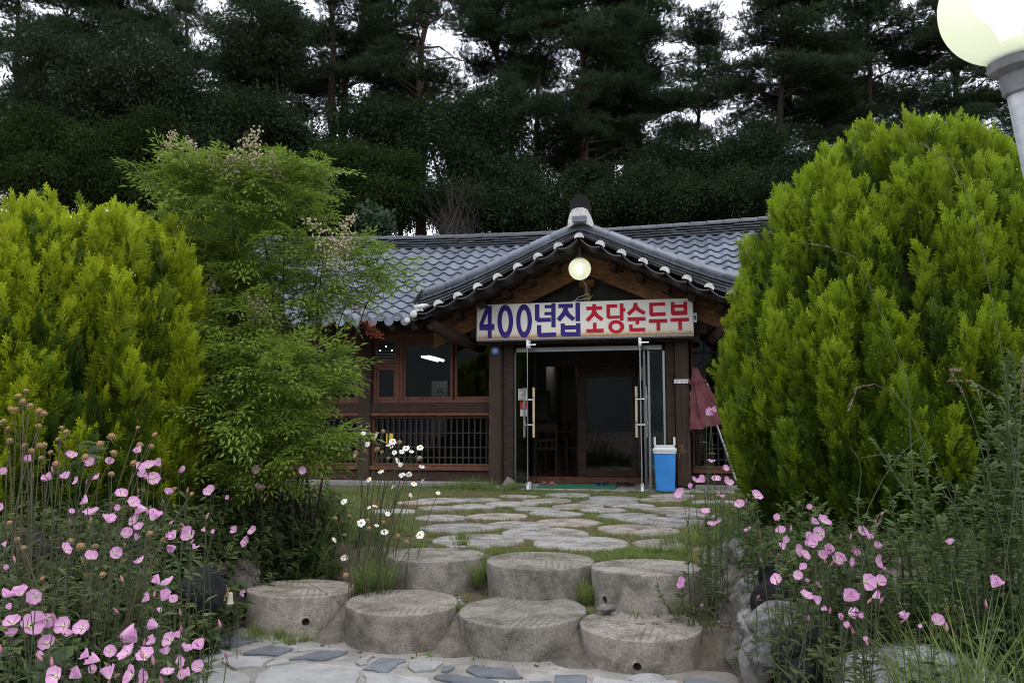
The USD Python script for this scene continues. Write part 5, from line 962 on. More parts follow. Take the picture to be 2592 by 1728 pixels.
nd = thing('nandina', 'light green feathery nandina shrub with cream flower sprays left of the restaurant', 'shrub', (*at(740, 1250, 6.7)[:2], 0.46)); nb = np.array([*at(740, 1250, 6.7)[:2], 0.46])
masses = [(560, 445, 150, 50, 6.6, 34), (700, 430, 90, 40, 6.6, 16), (560, 520, 170, 95, 6.7, 62), (720, 490, 130, 85, 6.7, 46), (640, 640, 210, 110, 6.8, 80), (520, 700, 110, 150, 6.6, 42), (780, 690, 130, 95, 6.9, 40), (640, 830, 170, 110, 6.6, 66), (560, 930, 130, 110, 6.3, 52), (720, 960, 170, 95, 6.3, 82), (640, 1060, 150, 80, 6.2, 50),
          (810, 930, 70, 55, 6.4, 14), (880, 700, 95, 70, 6.8, 16), (960, 690, 70, 35, 6.8, 7), (990, 655, 60, 20, 6.7, 4), (930, 640, 60, 40, 6.8, 6), (430, 440, 90, 40, 6.5, 9), (360, 432, 40, 14, 6.4, 2), (800, 450, 80, 40, 6.7, 10), (780, 1100, 110, 60, 6.2, 26), (700, 1170, 150, 70, 6.3, 34), (600, 1160, 110, 80, 6.4, 26), (450, 700, 90, 140, 6.4, 14), (830, 770, 70, 60, 6.7, 12)]
P, D = [], []
for (mx, my, rx, ry, Y, n) in masses:
    n = int(n * 1.75); a = g.normal(size=(n, 3)); a = a / np.linalg.norm(a, axis=1, keepdims=True) * g.uniform(0.25, 1, (n, 1)) ** 0.5
    cc = at(mx, my, Y); sx = rx / F * Y * 0.92; sz = ry / F * Y * 0.92; p = cc + a * (sx, min(sx, 0.5), sz) - np.array([0, 0, 0]); P.append(p); D.append(a * (1, 1, 0.35) + np.array([0, -0.25, 0.22]) + g.normal(size=a.shape) * 0.25)
P, D = np.vstack(P), np.vstack(D)
def look(d, roll):
    x = unit(d); z = unit(np.array([[0, 0, 1.0]]) + 0 * x); y = unit(np.cross(z, x)); z = np.cross(x, y); c_, s_ = np.cos(roll)[:, None], np.sin(roll)[:, None]
    return np.stack([x, c_ * y + s_ * z, -s_ * y + c_ * z], -1)
scatter('foliage', [(m, NAND, t_) for m, t_ in FR], P - nb - unit(D) * 0.15, look(D, g.normal(size=len(P)) * 0.4), g.uniform(0.7, 1.15, len(P)), nd)
stems = MB(); tips = [(450, 560), (560, 470), (640, 430), (720, 440), (840, 520), (980, 650), (560, 760), (700, 700), (820, 640), (905, 690), (520, 900), (800, 900), (640, 880)]
for k, (sx, sy) in enumerate(tips):
    e = at(sx, sy, 6.7) - nb; b = np.array([g.uniform(-0.18, 0.18), g.uniform(-0.15, 0.15), -0.05]); m = b * 0.4 + e * 0.6 + np.array([-e[0] * 0.25, 0, 0.1])
    t_ = np.linspace(0, 1, 9)[:, None]; stems.tube((1 - t_) ** 2 * b + 2 * t_ * (1 - t_) * m + t_ ** 2 * e, np.linspace(0.010, 0.003, 9), 6)
obj('canes', stems, M['bark'], nd, smooth=True)
def panicle(seed, n=100, L_=0.20):
    g = np.random.default_rng(seed); t_ = g.uniform(0.05, 1, n); an = g.uniform(0, 6.28, n); r_ = 0.075 * (1.1 - t_) * g.uniform(0.4, 1.2, n); p = np.stack([r_ * np.cos(an), r_ * np.sin(an), t_ * L_], -1); p += g.normal(size=p.shape) * 0.012 + np.stack([0.10 * g.normal() * t_ ** 2, 0 * t_, 0 * t_], -1)
    ico = trimesh.creation.icosphere(0, 0.0062); v = (np.array(ico.vertices)[None] + p[:, None]).reshape(-1, 3); f = (np.array(ico.faces)[None] + 12 * np.arange(n)[:, None, None]).reshape(-1, 3)
    st = MB(); b0 = np.stack([0 * t_, 0 * t_, t_ * L_ - 0.02], -1); d0 = unit(p - b0); bv, bf, _ = blades(b0, d0, np.cross(d0, [0, 0, 1.0]), np.linalg.norm(p - b0, axis=1), 0.002, 0, 0)
    st.add(v, f); st.add(bv, bf); return st.mesh()
for k, (sx, sy, s_) in enumerate([(432, 372, 1.0), (492, 385, 1.0), (540, 400, .8), (612, 378, 1.2), (655, 395, 1.0), (585, 420, .9), (690, 405, .8), (632, 800, 1.0), (668, 790, 1.0), (650, 770, .8), (838, 605, 1.2), (868, 590, 1.1), (850, 640, .9), (588, 1035, .8), (575, 1052, .8), (565, 985, .7), (712, 935, .8), (540, 705, .6)]):
    v, f = panicle(k); s__ = s_ * 1.3; obj('flower_spray', (v * s__, f), M['panicle'], nd, off=at(sx, sy + 45, 6.35) - nb)
RP = [(485, 1070, 6.2, 0.62), (470, 1090, 6.2, 0.5), (930, 800, 6.7, 0.5), (945, 828, 6.6, 0.55), (915, 770, 6.7, .35)]
for k, (sx, sy, Y, s_) in enumerate(RP):
    (v, f), t_ = FR[k % 4]; v = v * s_; v = np.stack([v[:, 0], v[:, 1] * 0.35 + v[:, 2], -v[:, 1] * 0.8 + v[:, 2] * 0.4 - 0.25 * v[:, 0]], -1); obj('red_leaf', (v, f), NANDR, nd, off=at(sx, sy, Y) - nb - np.array([0.12, 0, 0]), tint=t_, label='reddish compound leaf')

# ------------------------------------------------------------------ wood behind the house
GAPS = [(880, 75, 26, 95), (935, 130, 18, 48), (1130, 30, 48, 40), (1150, 122, 52, 30), (1198, 215, 55, 24), (1055, 16, 16, 24), (158, 33, 20, 9), (1228, 208, 26, 14), (1212, 62, 12, 20), (1830, 32, 34, 44), (2022, 8, 34, 14), (2200, 8, 48, 15), (1850, 338, 40, 26), (1815, 235, 22, 9), (1735, 298, 26, 16),
        (1620, 275, 10, 12), (1905, 270, 14, 26), (2385, 155, 24, 18), (2330, 120, 12, 26), (1345, 300, 14, 34), (2025, 330, 14, 12), (1740, 640, 0, 0), (1590, 410, 10, 18), (1010, 70, 22, 60), (985, 200, 14, 36), (1690, 295, 12, 12), (655, 120, 18, 12), (540, 120, 18, 10), (1640, 440, 8, 16), (2350, 300, 14, 8), (1420, 265, 10, 14), (1100, 430, 30, 40), (1290, 440, 12, 40)]
def open_sky(p, grow=1.0):
    q = to_px(p); m = np.zeros(len(p), bool)
    for a, b, c_, d_ in GAPS:
        if c_: m |= ((q[:, 0] - a) / (c_ * grow)) ** 2 + ((q[:, 1] - b) / (d_ * grow)) ** 2 < 1
    return m
def needle_pad(seed):
    "flattened spray of pine shoots"
    g = np.random.default_rng(seed); n = 46; a = g.uniform(0, 6.28, n); r_ = np.sqrt(g.uniform(0, 1, n)); c_ = np.stack([0.52 * r_ * np.cos(a), 0.42 * r_ * np.sin(a), 0.12 * (1 - r_ * r_) + g.normal(size=n) * 0.05], -1)
    ax_ = unit(np.stack([np.cos(a) * r_, np.sin(a) * r_, np.full(n, 0.8)], -1) + g.normal(size=(n, 3)) * 0.25); parts = []
    m = 10; B = np.repeat(c_, m, 0) + np.repeat(ax_, m, 0) * g.uniform(-0.07, 0.05, n * m)[:, None]; Dn = unit(np.repeat(ax_, m, 0) * 0.75 + g.normal(size=(n * m, 3)) * 0.6)
    parts.append(blades(B, Dn, unit(np.cross(Dn, g.normal(size=Dn.shape))), g.uniform(0.08, 0.15, n * m), 0.016, 0.2, g.uniform(0.4, 1, n * m)))
    bb = np.zeros((14, 3)); a2 = g.uniform(0, 6.28, 14); d2 = np.stack([np.cos(a2), np.sin(a2), np.full(14, 0.12)], -1); parts.append(blades(bb - (0, 0, 0.06), unit(d2), np.tile([[0, 0, 1.0]], (14, 1)), 0.45, 0.02, 0.0, 0.0))
    return join(*parts)
PINE = leafy('pine_needle', (0.012, 0.021, 0.010), (0.055, 0.086, 0.038), trans=0.15, rough=0.85, spec=0.05, var=0.3)
PADS = [needle_pad(k) for k in range(4)]
def ground_at(x, y): return float(ground_z(np.array([x]), np.array([y]))[0])
def pine(label, px, Y, path, zlo, zhi, reach, n, seed, bark='bark', rad=0.17, dense=1.0):
    "path: trunk bends as (px, py) points from the top of the picture down; foliage in whorls of limbs between zlo and zhi"
    g = np.random.default_rng(seed); b = at(px, 560, Y); gz = ground_at(b[0], Y); base = np.array([b[0], Y, gz - 0.1]); t = thing('pine_tree', label, 'tree', base, group=None)
    pts = [np.zeros(3)] + [at(x, y, Y) - base for x, y in path[::-1]]; pts = [p for p in pts if p[2] >= 0]; last = pts[-1]
    if last[2] < zhi - base[2]: pts.append(last + (np.array([g.normal() * 0.4, g.normal() * 0.5, zhi - base[2] - last[2]])))
    pts = np.array(pts); s_ = np.concatenate([[0], np.cumsum(np.linalg.norm(np.diff(pts, axis=0), axis=1))]); tt = np.linspace(0, s_[-1], 16)
    tr = np.stack([np.interp(tt, s_, pts[:, k]) for k in range(3)], -1); tr[1:-1] += g.normal(size=(14, 3)) * 0.03
    obj('trunk', MB().tube(tr, np.linspace(rad, 0.03, 16), 10), M[bark], t, smooth=True)
    limbs, P, D = MB(), [], []; nl = int(n / 7)
    for k in range(nl):
        z = g.uniform(zlo, zhi) - base[2]; f_ = (z + base[2] - zlo) / (zhi - zlo); an = g.uniform(0, 6.283); ln_ = reach * (1.0 - 0.62 * f_ ** 1.6) * g.uniform(0.55, 1.1)
        o = np.array([np.interp(z, tr[:, 2], tr[:, 0]), np.interp(z, tr[:, 2], tr[:, 1]), z]); e = o + np.array([math.cos(an) * ln_, math.sin(an) * ln_, g.uniform(-0.25, 0.35) * ln_ * 0.5])
        m = (o + e) / 2 + np.array([0, 0, 0.12 * ln_]) + g.normal(size=3) * 0.1; limbs.tube([o, m, e], [0.045, 0.03, 0.012], 5, caps=False)
        for q in range(7):
            u_ = 0.35 + 0.65 * g.uniform() ** 0.7; p = (1 - u_) ** 2 * o + 2 * u_ * (1 - u_) * m + u_ ** 2 * e + np.array([g.normal() * 0.30, g.normal() * 0.30, g.normal() * 0.10 + 0.08]); P.append(p); D.append((math.cos(an) * 0.25 + g.normal() * 0.15, math.sin(an) * 0.25 + g.normal() * 0.15, 1.0))
    P, D = np.array(P), np.array(D); k = ~open_sky(P + base, 0.72) if dense else np.ones(len(P), bool); P, D = P[k], D[k]
    obj('limbs', limbs, M[bark], t, kind='stuff')
    scatter('crown', [(m_, PINE, tn) for m_, tn in PADS], P, frames(D, g.uniform(0, 6.28, len(P))), g.uniform(0.75, 1.35, len(P)), t, seed=seed)
PN = [('dark pine whose crown fills the top left corner', 40, 27, [(40, 60), (40, 400)], 8.6, 17.5, 2.6, 420, 'bark', .18), ('pine with a broad crown left of the sky gaps, second from the left edge', 300, 29, [(300, 60), (310, 420)], 9.5, 18.5, 2.8, 440, 'bark', .18),
      ('pine with a low rounded crown at the upper left above the nandina', 610, 25.5, [(640, 40), (620, 420)], 8.4, 13.0, 2.1, 300, 'bark', .15), ('tall pine behind the low rounded one, trunk seen near its top', 690, 30, [(665, 0), (690, 300), (690, 470)], 12.5, 19.5, 2.4, 330, 'bark', .17),
      ('straight dark pine trunk just left of the bright sky gaps', 842, 27, [(843, 0), (842, 120), (838, 420)], 12.5, 19.0, 2.0, 200, 'bark', .19), ('leaning pine trunk crossing the brightest sky gap', 868, 28, [(928, 0), (905, 90), (878, 170), (868, 300), (865, 420)], 12.5, 20.0, 2.3, 220, 'red_bark', .20),
      ('forked pine trunk right of the leaning one', 1066, 27.5, [(1082, 0), (1072, 90), (1064, 200), (1062, 420)], 12.0, 19.5, 2.3, 230, 'red_bark', .21), ('thin pine stem between the leaning and the forked trunks', 950, 31, [(962, 0), (955, 120), (945, 280), (945, 460)], 11.5, 20, 1.8, 170, 'bark', .12),
      ('second thin pine stem between the leaning and the forked trunks', 1012, 30, [(1000, 0), (1008, 120), (1015, 300), (1015, 460)], 11.5, 20, 1.8, 170, 'bark', .11), ('pine with a drooping bough left of the central dark mass', 1255, 27, [(1262, 0), (1258, 120), (1270, 250), (1295, 400)], 11.6, 18.5, 2.3, 330, 'bark', .16),
      ('bare grey trunk behind the central pine, seen between two sky slits', 1360, 32, [(1368, 0), (1362, 250), (1358, 430)], 13, 20, 2.4, 200, 'bark', .17), ('big central pine rising straight behind the roof peak with a reddish trunk', 1473, 26, [(1478, 100), (1476, 300), (1472, 480)], 9.6, 17.8, 3.1, 640, 'red_bark', .20),
      ('dark pine right of the central one with a trunk hidden in its crown', 1612, 27.5, [(1612, 50), (1608, 350), (1612, 480)], 9.6, 17.6, 2.6, 440, 'bark', .18), ('slender pine at the left edge of the small bright gap on the right', 1768, 31, [(1770, 50), (1768, 260), (1765, 440)], 11.5, 17.0, 2.1, 200, 'bark', .12),
      ('tall pine right of the bright gap, top showing against the sky', 1975, 27, [(1982, 60), (1978, 240), (1972, 420)], 10.3, 16.6, 2.7, 440, 'bark', .18), ('pine above the right arborvitae with layered boughs', 2200, 28, [(2200, 60), (2205, 400)], 9.6, 16.8, 2.8, 460, 'bark', .17),
      ('pine behind the lit street lamp with a crooked stem', 2410, 27, [(2395, 90), (2415, 150), (2420, 260), (2400, 400)], 9.3, 16.8, 2.5, 330, 'bark', .16), ('pine cut by the right edge of the picture behind the lamp post', 2590, 28, [(2590, 60), (2590, 400)], 9, 17.5, 2.6, 360, 'bark', .17),
      ('pine filling the background left of the central mass, far back', 470, 33, [(470, 20), (475, 460)], 10, 21, 2.7, 330, 'bark', .17), ('far pine filling the space behind the central pine', 1550, 33, [(1545, 20), (1550, 460)], 10.5, 21, 3.0, 420, 'bark', .18), ('far pine filling the space behind the right pines', 2080, 34, [(2080, 40), (2080, 460)], 10.5, 19.5, 3.0, 380, 'bark', .18), ('far pine behind the top left corner pines', 170, 33, [(170, 20), (170, 460)], 10, 21, 2.8, 330, 'bark', .18)]
for k, (lab, px, Y, path, zl, zh, rc, n, bk, rd) in enumerate(PN): pine(lab, px, Y, path, zl, zh, rc, n, 500 + k, bk, rd)

def leaf_clump(seed, n=120, r_=0.5, ln=(0.07, 0.13), wd=0.42):
    g = np.random.default_rng(seed); p = g.normal(size=(n, 3)); p = p / np.linalg.norm(p, axis=1, keepdims=True) * (g.uniform(0.1, 1, (n, 1)) ** 0.5) * r_ * np.array([1, 1, 0.8]); d = unit(unit(p) * 0.8 + np.array([0, 0, -0.35]) + g.normal(size=p.shape) * 0.5)
    l = g.uniform(*ln, n); a = leaves(p, d, unit(np.array([[0, 0, 1.0]]) + g.normal(size=p.shape) * 0.5), l, l * wd, 0.2, g.uniform(0.4, 1, n))
    k = g.choice(n, n // 5); b = blades(p[k] * 0.1, unit(p[k]), unit(np.cross(p[k], g.normal(size=(len(k), 3)))), np.linalg.norm(p[k], axis=1), 0.012, 0.0, 0.0)
    return join(a, b)
CL = [leaf_clump(k) for k in range(4)]; CLS = [leaf_clump(10 + k, 150, 0.4, (0.05, 0.09), 0.6) for k in range(3)]
BROAD = leafy('broad_leaf', (0.007, 0.014, 0.005), (0.036, 0.062, 0.020), trans=0.25, rough=0.8, spec=0.08, var=0.3)
BROADG = leafy('grey_broad_leaf', (0.012, 0.020, 0.010), (0.062, 0.088, 0.044), trans=0.25, rough=0.8, spec=0.08, var=0.3)
BROADD = leafy('dark_broad_leaf', (0.007, 0.014, 0.006), (0.042, 0.070, 0.026), trans=0.2, rough=0.8, spec=0.08, var=0.3)
BROADY = leafy('vine_leaf', (0.009, 0.018, 0.005), (0.050, 0.082, 0.020), trans=0.3, rough=0.8, spec=0.08, var=0.3)
def bush(name, label, cat, ms, mat, seed, protos=None, trunk=True, grow=0.85):
    "ms: masses as (px, py, rx, ry, Y, n)"
    g = np.random.default_rng(seed); m0 = ms[0]; b = at(m0[0], 600, m0[4]); base = np.array([b[0], m0[4], ground_at(b[0], m0[4])]); t = thing(name, label, cat, base); P = []
    stems = MB()
    for (mx, my, rx, ry, Y, n) in ms:
        n = int(n * 1.35); a = g.normal(size=(n, 3)); a = a / np.linalg.norm(a, axis=1, keepdims=True) * g.uniform(0.05, 1, (n, 1)) ** 0.4; sx, sz = rx / F * Y, ry / F * Y; cc = at(mx, my, Y); P.append(cc + a * (sx, min(sx, 1.6), sz))
        e = cc - base; stems.tube([(g.normal() * 0.1, 0, -0.2), e * 0.5 + (g.normal() * 0.3, 0.2, 0), e + (0, 0, sz * 0.5)], [0.09, 0.06, 0.02], 6)
    P = np.vstack(P); P = P[~open_sky(P, grow)]; P = P[meshkit.fbm(P * 0.75 + seed, 3, seed) + g.normal(size=len(P)) * 0.03 > 0.30]; D = g.normal(size=P.shape) * 0.4 + np.array([0, 0, 1.0])
    obj('stems', stems, M['bark'], t); scatter('foliage', [(m, mat, tn) for m, tn in (protos or CL)], P - base, frames(D, g.uniform(0, 6.28, len(P))), g.uniform(0.7, 1.3, len(P)), t, seed=seed)
bush('broadleaf_tree', 'grey-green broadleaf tree hanging down at the upper left', 'tree', [(690, 60, 120, 80, 24.5, 60), (640, 130, 110, 90, 24.5, 60), (330, 200, 150, 120, 24, 100), (420, 260, 120, 130, 24, 90), (230, 280, 130, 110, 24, 80), (120, 180, 110, 120, 24, 70)], BROADG, 601)
bush('broadleaf_tree', 'dark broadleaf tree under the low rounded pine', 'tree', [(500, 300, 130, 80, 24, 80), (640, 330, 140, 90, 23.8, 110), (560, 400, 150, 70, 23.5, 110), (760, 390, 100, 80, 24, 70)], BROADD, 602)
bush('broadleaf_tree', 'dark leafy tree with sky glinting through left of the roof peak', 'tree', [(1170, 300, 90, 70, 25, 55), (1240, 330, 110, 90, 25, 70), (1130, 380, 100, 90, 24.5, 60), (1230, 440, 130, 90, 24.5, 80), (1060, 330, 70, 80, 25, 40), (980, 330, 90, 80, 25, 50), (900, 330, 80, 90, 25, 45)], BROADD, 603)
bush('broadleaf_tree', 'dark leafy tree between the small bright gap and the right arborvitae', 'tree', [(1900, 420, 100, 90, 25, 80), (1800, 450, 110, 80, 24.5, 80), (2020, 450, 120, 80, 25, 90), (1930, 360, 50, 40, 25, 16), (1680, 430, 100, 70, 25, 70)], BROADD, 604)
bush('vine_thicket', 'tangled vine-covered thicket at the far left above the yellow arborvitae', 'shrub', [(90, 380, 140, 90, 23, 130), (260, 400, 130, 80, 22.8, 120), (60, 470, 120, 60, 22.5, 70), (380, 380, 100, 90, 22.8, 90), (200, 470, 140, 60, 22.3, 90), (330, 480, 100, 60, 22.3, 60), (430, 520, 110, 80, 22.3, 90), (520, 540, 110, 70, 22.3, 90), (600, 560, 110, 60, 22.3, 80)], BROADY, 605, CLS)
bush('vine_thicket', 'leafy vine thicket right of the nandina above the left roof', 'shrub', [(760, 470, 130, 70, 23, 110), (880, 440, 110, 70, 23, 90), (700, 540, 150, 60, 22.5, 110), (850, 545, 130, 60, 22.5, 100), (980, 520, 110, 70, 23, 90), (1000, 440, 90, 60, 23.5, 60)], BROADY, 606, CLS)
bush('shrub', 'dark shrub behind the left end of the ridge near the porch peak', 'shrub', [(1130, 520, 90, 60, 23, 70), (1220, 540, 110, 60, 23, 90), (1340, 530, 90, 70, 23, 80), (1300, 470, 90, 60, 24, 60), (1420, 520, 70, 70, 23.5, 60)], BROADD, 607, CLS)
bush('shrub', 'dark greyish shrub right of the roof peak above the right ridge', 'shrub', [(1560, 530, 110, 60, 23, 110), (1700, 540, 120, 60, 23, 120), (1820, 510, 120, 60, 23, 110), (1640, 480, 110, 50, 23.5, 80), (1950, 500, 120, 60, 23, 90), (1500, 470, 70, 60, 24, 50)], BROADD, 608, CLS)
bush('shrub', 'dark undergrowth behind the right arborvitae', 'shrub', [(2120, 500, 140, 80, 23, 110), (2300, 480, 140, 90, 23, 120), (2480, 470, 140, 100, 23, 120), (2580, 560, 100, 100, 23, 70), (2350, 400, 130, 70, 24, 80)], BROADD, 609, CLS)
bush('shrub', 'pale grey-leaved bush standing up behind the left roof ridge', 'shrub', [(930, 560, 45, 28, 21.5, 34), (955, 575, 40, 24, 21.5, 26)], leafy('pale_leaf', (0.02, 0.04, 0.02), (0.075, 0.125, 0.065), trans=0.3, var=0.2), 610, [leaf_clump(40, 40, 0.26, (0.10, 0.18), 0.55)])
# bare twiggy bush behind the ridge
g = np.random.default_rng(9); tb_ = thing('twiggy_bush', 'bare brownish tangle of twigs behind the ridge left of the peak', 'shrub', (*at(1150, 600, 22)[:2], ground_at(*at(1150, 600, 22)[:2]))); tw = MB(); b0 = np.array([at(1150, 600, 22)[0], 22, ground_at(*at(1150, 600, 22)[:2])])
for k in range(150):
    e = at(1150 + g.normal() * 42, 520 + g.normal() * 42, 22 + g.normal() * 0.3) - b0; s0 = at(1150 + g.normal() * 30, 600, 22 + g.normal() * 0.2) - b0; m = (e + s0) / 2 + g.normal(size=3) * (0.3, 0.15, 0.15); t_ = np.linspace(0, 1, 6)[:, None]
    tw.tube((1 - t_) ** 2 * s0 + 2 * t_ * (1 - t_) * m + t_ ** 2 * e, np.linspace(0.011, 0.004, 6), 3, caps=False)
M['dry_twig'] = noisy('dry_twig', [(0.3, (0.020, 0.016, 0.013)), (0.7, (0.045, 0.038, 0.031))], 20, 3, 0.9); obj('twigs', tw, M['dry_twig'], tb_)
# ------------------------------------------------------------------ grass and low growth
GRASS = leafy('grass_blade', (0.060, 0.090, 0.020), (0.195, 0.255, 0.068), trans=0.35, rough=0.55, spec=0.3, var=0.3)
GRASSD = leafy('dry_grass_blade', (0.11, 0.095, 0.045), (0.25, 0.215, 0.11), trans=0.3, rough=0.7, spec=0.2, var=0.25)
def tuft(seed, n=16, h=0.05, spread=0.03, lean=0.6, w=0.0035):
    g = np.random.default_rng(seed); a = g.uniform(0, 6.28, n); b = np.stack([np.cos(a), np.sin(a), 0 * a], -1) * (spread * np.sqrt(g.uniform(0, 1, n)))[:, None]; l = h * g.uniform(0.5, 1.2, n); ln_ = lean * g.uniform(0.2, 1, n)
    out = np.stack([np.cos(a + g.normal(size=n) * 0.7), np.sin(a + g.normal(size=n) * 0.7), 0 * a], -1); d0 = unit(out * ln_[:, None] * 0.5 + (0, 0, 1)); d1 = unit(out * ln_[:, None] * 1.8 + (0, 0, 0.7)); s = unit(np.cross(d0, g.normal(size=(n, 3))))
    m = b + d0 * l[:, None] * 0.55; tip = m + d1 * l[:, None] * 0.5; ww = w / 2
    v = np.stack([b - s * ww, b + s * ww, m - s * ww * 0.8, m + s * ww * 0.8, tip], 1).reshape(-1, 3); f = (np.array([[0, 1, 3], [0, 3, 2], [2, 3, 4]])[None] + 5 * np.arange(n)[:, None, None]).reshape(-1, 3)
    return (v, f), np.tile([0.1, 0.1, 0.55, 0.55, 1.0], n)
def on_ground(x, y): return np.stack([x, y, ground_z(x, y) - 0.006], -1)
def upright(n, g, tilt=0.15): return frames(np.stack([g.normal(size=n) * tilt, g.normal(size=n) * tilt, np.ones(n)], -1), g.uniform(0, 6.28, n))
g = np.random.default_rng(21)
x, y = g.uniform(-5, 4.5, 60000), g.uniform(5.6, 12.1, 60000); q = 0.42 * x + 0.91 * y
k = (q > 5.62) & (x > xleft(y) - 0.25) & (x < xright(y) + 0.25)
near = np.full(len(x), 9.0)
for sx, sy, sr in STONES: near = np.minimum(near, np.hypot(x - sx, y - sy) - sr)
worn = meshkit.fbm(np.stack([x * 1.3, y * 1.3, 0 * x], -1), 3, 3)
k &= (near > 0.005) & ((worn > 0.40) | (g.uniform(0, 1, len(x)) < 0.35)) & (g.uniform(0, 1, len(x)) < np.interp(y, [6, 9, 12], [1, 0.75, 0.55]))
x, y, near = x[k], y[k], near[k]; T1 = [tuft(k) for k in range(4)]; ids = np.where(meshkit.fbm(np.stack([x, y, 0 * x], -1) * 2.1, 2, 6) + g.normal(size=len(x)) * 0.12 > 0.62, 4, 0) + g.integers(0, 4, len(x))
scatter('grass', [(m, GRASS, t_) for m, t_ in T1] + [(m, GRASSD, t_) for m, t_ in T1], on_ground(x, y), upright(len(x), g), g.uniform(0.6, 1.25, len(x)) * np.interp(y, [6, 12], [0.95, 0.8]), None, ids, label='short lawn grass growing between the flat millstones', cat='grass')
# longer uncut grass: around the door posts, along the path edges, on the steps
T2 = [tuft(20 + k, 26, 0.20, 0.05, 0.7, 0.004) for k in range(3)]
def clump(name, label, pts, group=None, mats=None, kind=None, cat='grass'):
    "pts: (px, py, z or None, spread, count, scale)"
    g = np.random.default_rng(len(label)); P, S = [], []
    for (sx, sy, z, sp_, n, sc) in pts:
        c_ = onz(sx, sy, z); xx, yy = c_[0] + g.normal(size=n) * sp_, c_[1] + g.normal(size=n) * sp_ * 0.7; zz = np.maximum(ground_z(xx, yy), 0) if z is None else np.full(n, z); P.append(np.stack([xx, yy, zz - 0.01], -1)); S.append(sc * g.uniform(0.6, 1.2, n))
    P, S = np.vstack(P), np.concatenate(S); b = P.mean(0); b[2] = P[:, 2].min(); t = thing(name, label, cat, b, group=group)
    scatter('blades', [(m, mats or GRASS, t_) for m, t_ in T2], P - b, upright(len(P), g, 0.12), S, t)
clump('grass_clump', 'unmown grass tuft at the foot of the left porch post', [(1190, 1238, 0.47, 0.22, 60, 0.9), (1270, 1240, 0.47, 0.25, 50, 0.7), (1120, 1236, 0.47, 0.25, 40, 0.5)])
clump('grass_clump', 'tall thin grass tuft left of the plain upper step millstone', [(935, 1490, 0.25, 0.06, 16, 1.2), (965, 1482, 0.28, 0.05, 8, 0.8)])
clump('grass_clump', 'grass sprouting in the gap between the left and middle upper step stones', [(1228, 1470, 0.28, 0.03, 12, 0.9), (1222, 1430, 0.36, 0.02, 6, 0.7)])
clump('grass_clump', 'bright grass tuft between the middle and right upper step stones', [(1490, 1520, 0.23, 0.035, 14, 0.8)])
clump('grass_clump', 'grass tuft in front of the dark right upper step stone', [(1655, 1530, 0.23, 0.05, 18, 0.8), (1720, 1545, 0.23, 0.05, 8, 0.6)])
clump('grass_clump', 'low grass cushion in front of the leftmost step stone', [(690, 1610, 0.01, 0.09, 34, 0.55), (745, 1625, 0.01, 0.07, 20, 0.45)])
clump('grass_clump', 'grass fringe at the right corner of the terrace beside the path', [(1760, 1375, 0.46, 0.12, 46, 0.7), (1810, 1350, 0.47, 0.10, 40, 0.8), (1700, 1395, 0.45, 0.10, 22, 0.5)])
clump('grass_clump', 'sprig of grass between the second and third lower step stones', [(1160, 1545, 0.20, 0.012, 6, 0.55)])
clump('grass_clump', 'tiny grass sprig between the third and fourth lower step stones', [(1488, 1555, 0.20, 0.02, 8, 0.4), (1400, 1668, 0.01, 0.02, 6, 0.3)])
clump('grass_clump', 'grass along the stone base of the left front wall', [(960, 1240, 0.47, 0.5, 90, 0.45), (800, 1250, 0.47, 0.5, 80, 0.6)])
scatter('fallen_leaves', [(tuft(90, 5, 0.025, 0.02, 2.5, 0.012)[0], leafy('fallen_leaf', (0.07, 0.04, 0.02), (0.18, 0.11, 0.06), trans=0.1), tuft(90, 5, 0.025, 0.02, 2.5, 0.012)[1])], *(lambda n, g: (lambda x, y: (on_ground(x, y) + (0, 0, 0.008), upright(n, g, 0.9), g.uniform(0.5, 1.2, n)))(g.uniform(-2.0, 1.3, n), g.uniform(4.75, 6.1, n)))(420, np.random.default_rng(8)), None, label='dry leaf litter scattered between the step stones', cat='leaf litter')
weeds_xy = np.random.default_rng(41); wx, wy = weeds_xy.uniform(-1.9, 1.2, 260), weeds_xy.uniform(4.8, 6.1, 260); wk = (0.42 * wx + 0.91 * wy > 4.75) & (0.42 * wx + 0.91 * wy < 5.65); wx, wy = wx[wk], wy[wk]
scatter('small_weeds', [(m, GRASS, t_) for m, t_ in T1] + [(m, GRASSD, t_) for m, t_ in T1], on_ground(wx, wy), upright(len(wx), weeds_xy), weeds_xy.uniform(0.5, 1.5, len(wx)), None, label='scattered small weeds in the earth between the step stones', cat='weeds')
clump('grass_clump', 'grass tongue growing over the split front millstone on the left', [(1158, 1362, 0.47, 0.03, 12, 0.45), (1170, 1376, 0.47, 0.03, 10, 0.4)])

# ground cover: leafy sprigs
def sprig(seed, n=26, h=0.22, ln=(0.03, 0.06), wd=0.3, droop=0.2):
    g = np.random.default_rng(seed); t_ = g.uniform(0.1, 1, n); a = g.uniform(0, 6.28, n); bx, by = g.normal() * 0.06, g.normal() * 0.06; b = np.stack([bx * t_ ** 2, by * t_ ** 2, h * t_], -1)
    d = unit(np.stack([np.cos(a), np.sin(a), g.uniform(-droop, 0.7, n)], -1)); l = g.uniform(*ln, n) * (1.25 - 0.6 * t_); lv = leaves(b, d, unit(np.array([[0, 0, 1.0]]) + g.normal(size=b.shape) * 0.3), l, l * wd, 0.15, 0.35 + 0.65 * t_)
    st = MB().tube([(0, 0, -0.03), (bx * 0.3, by * 0.3, h * 0.55), (bx, by, h)], [0.0025, 0.002, 0.001], 3, caps=False).mesh(); return join(lv, (st[0], st[1], np.full(len(st[0]), 0.2)))
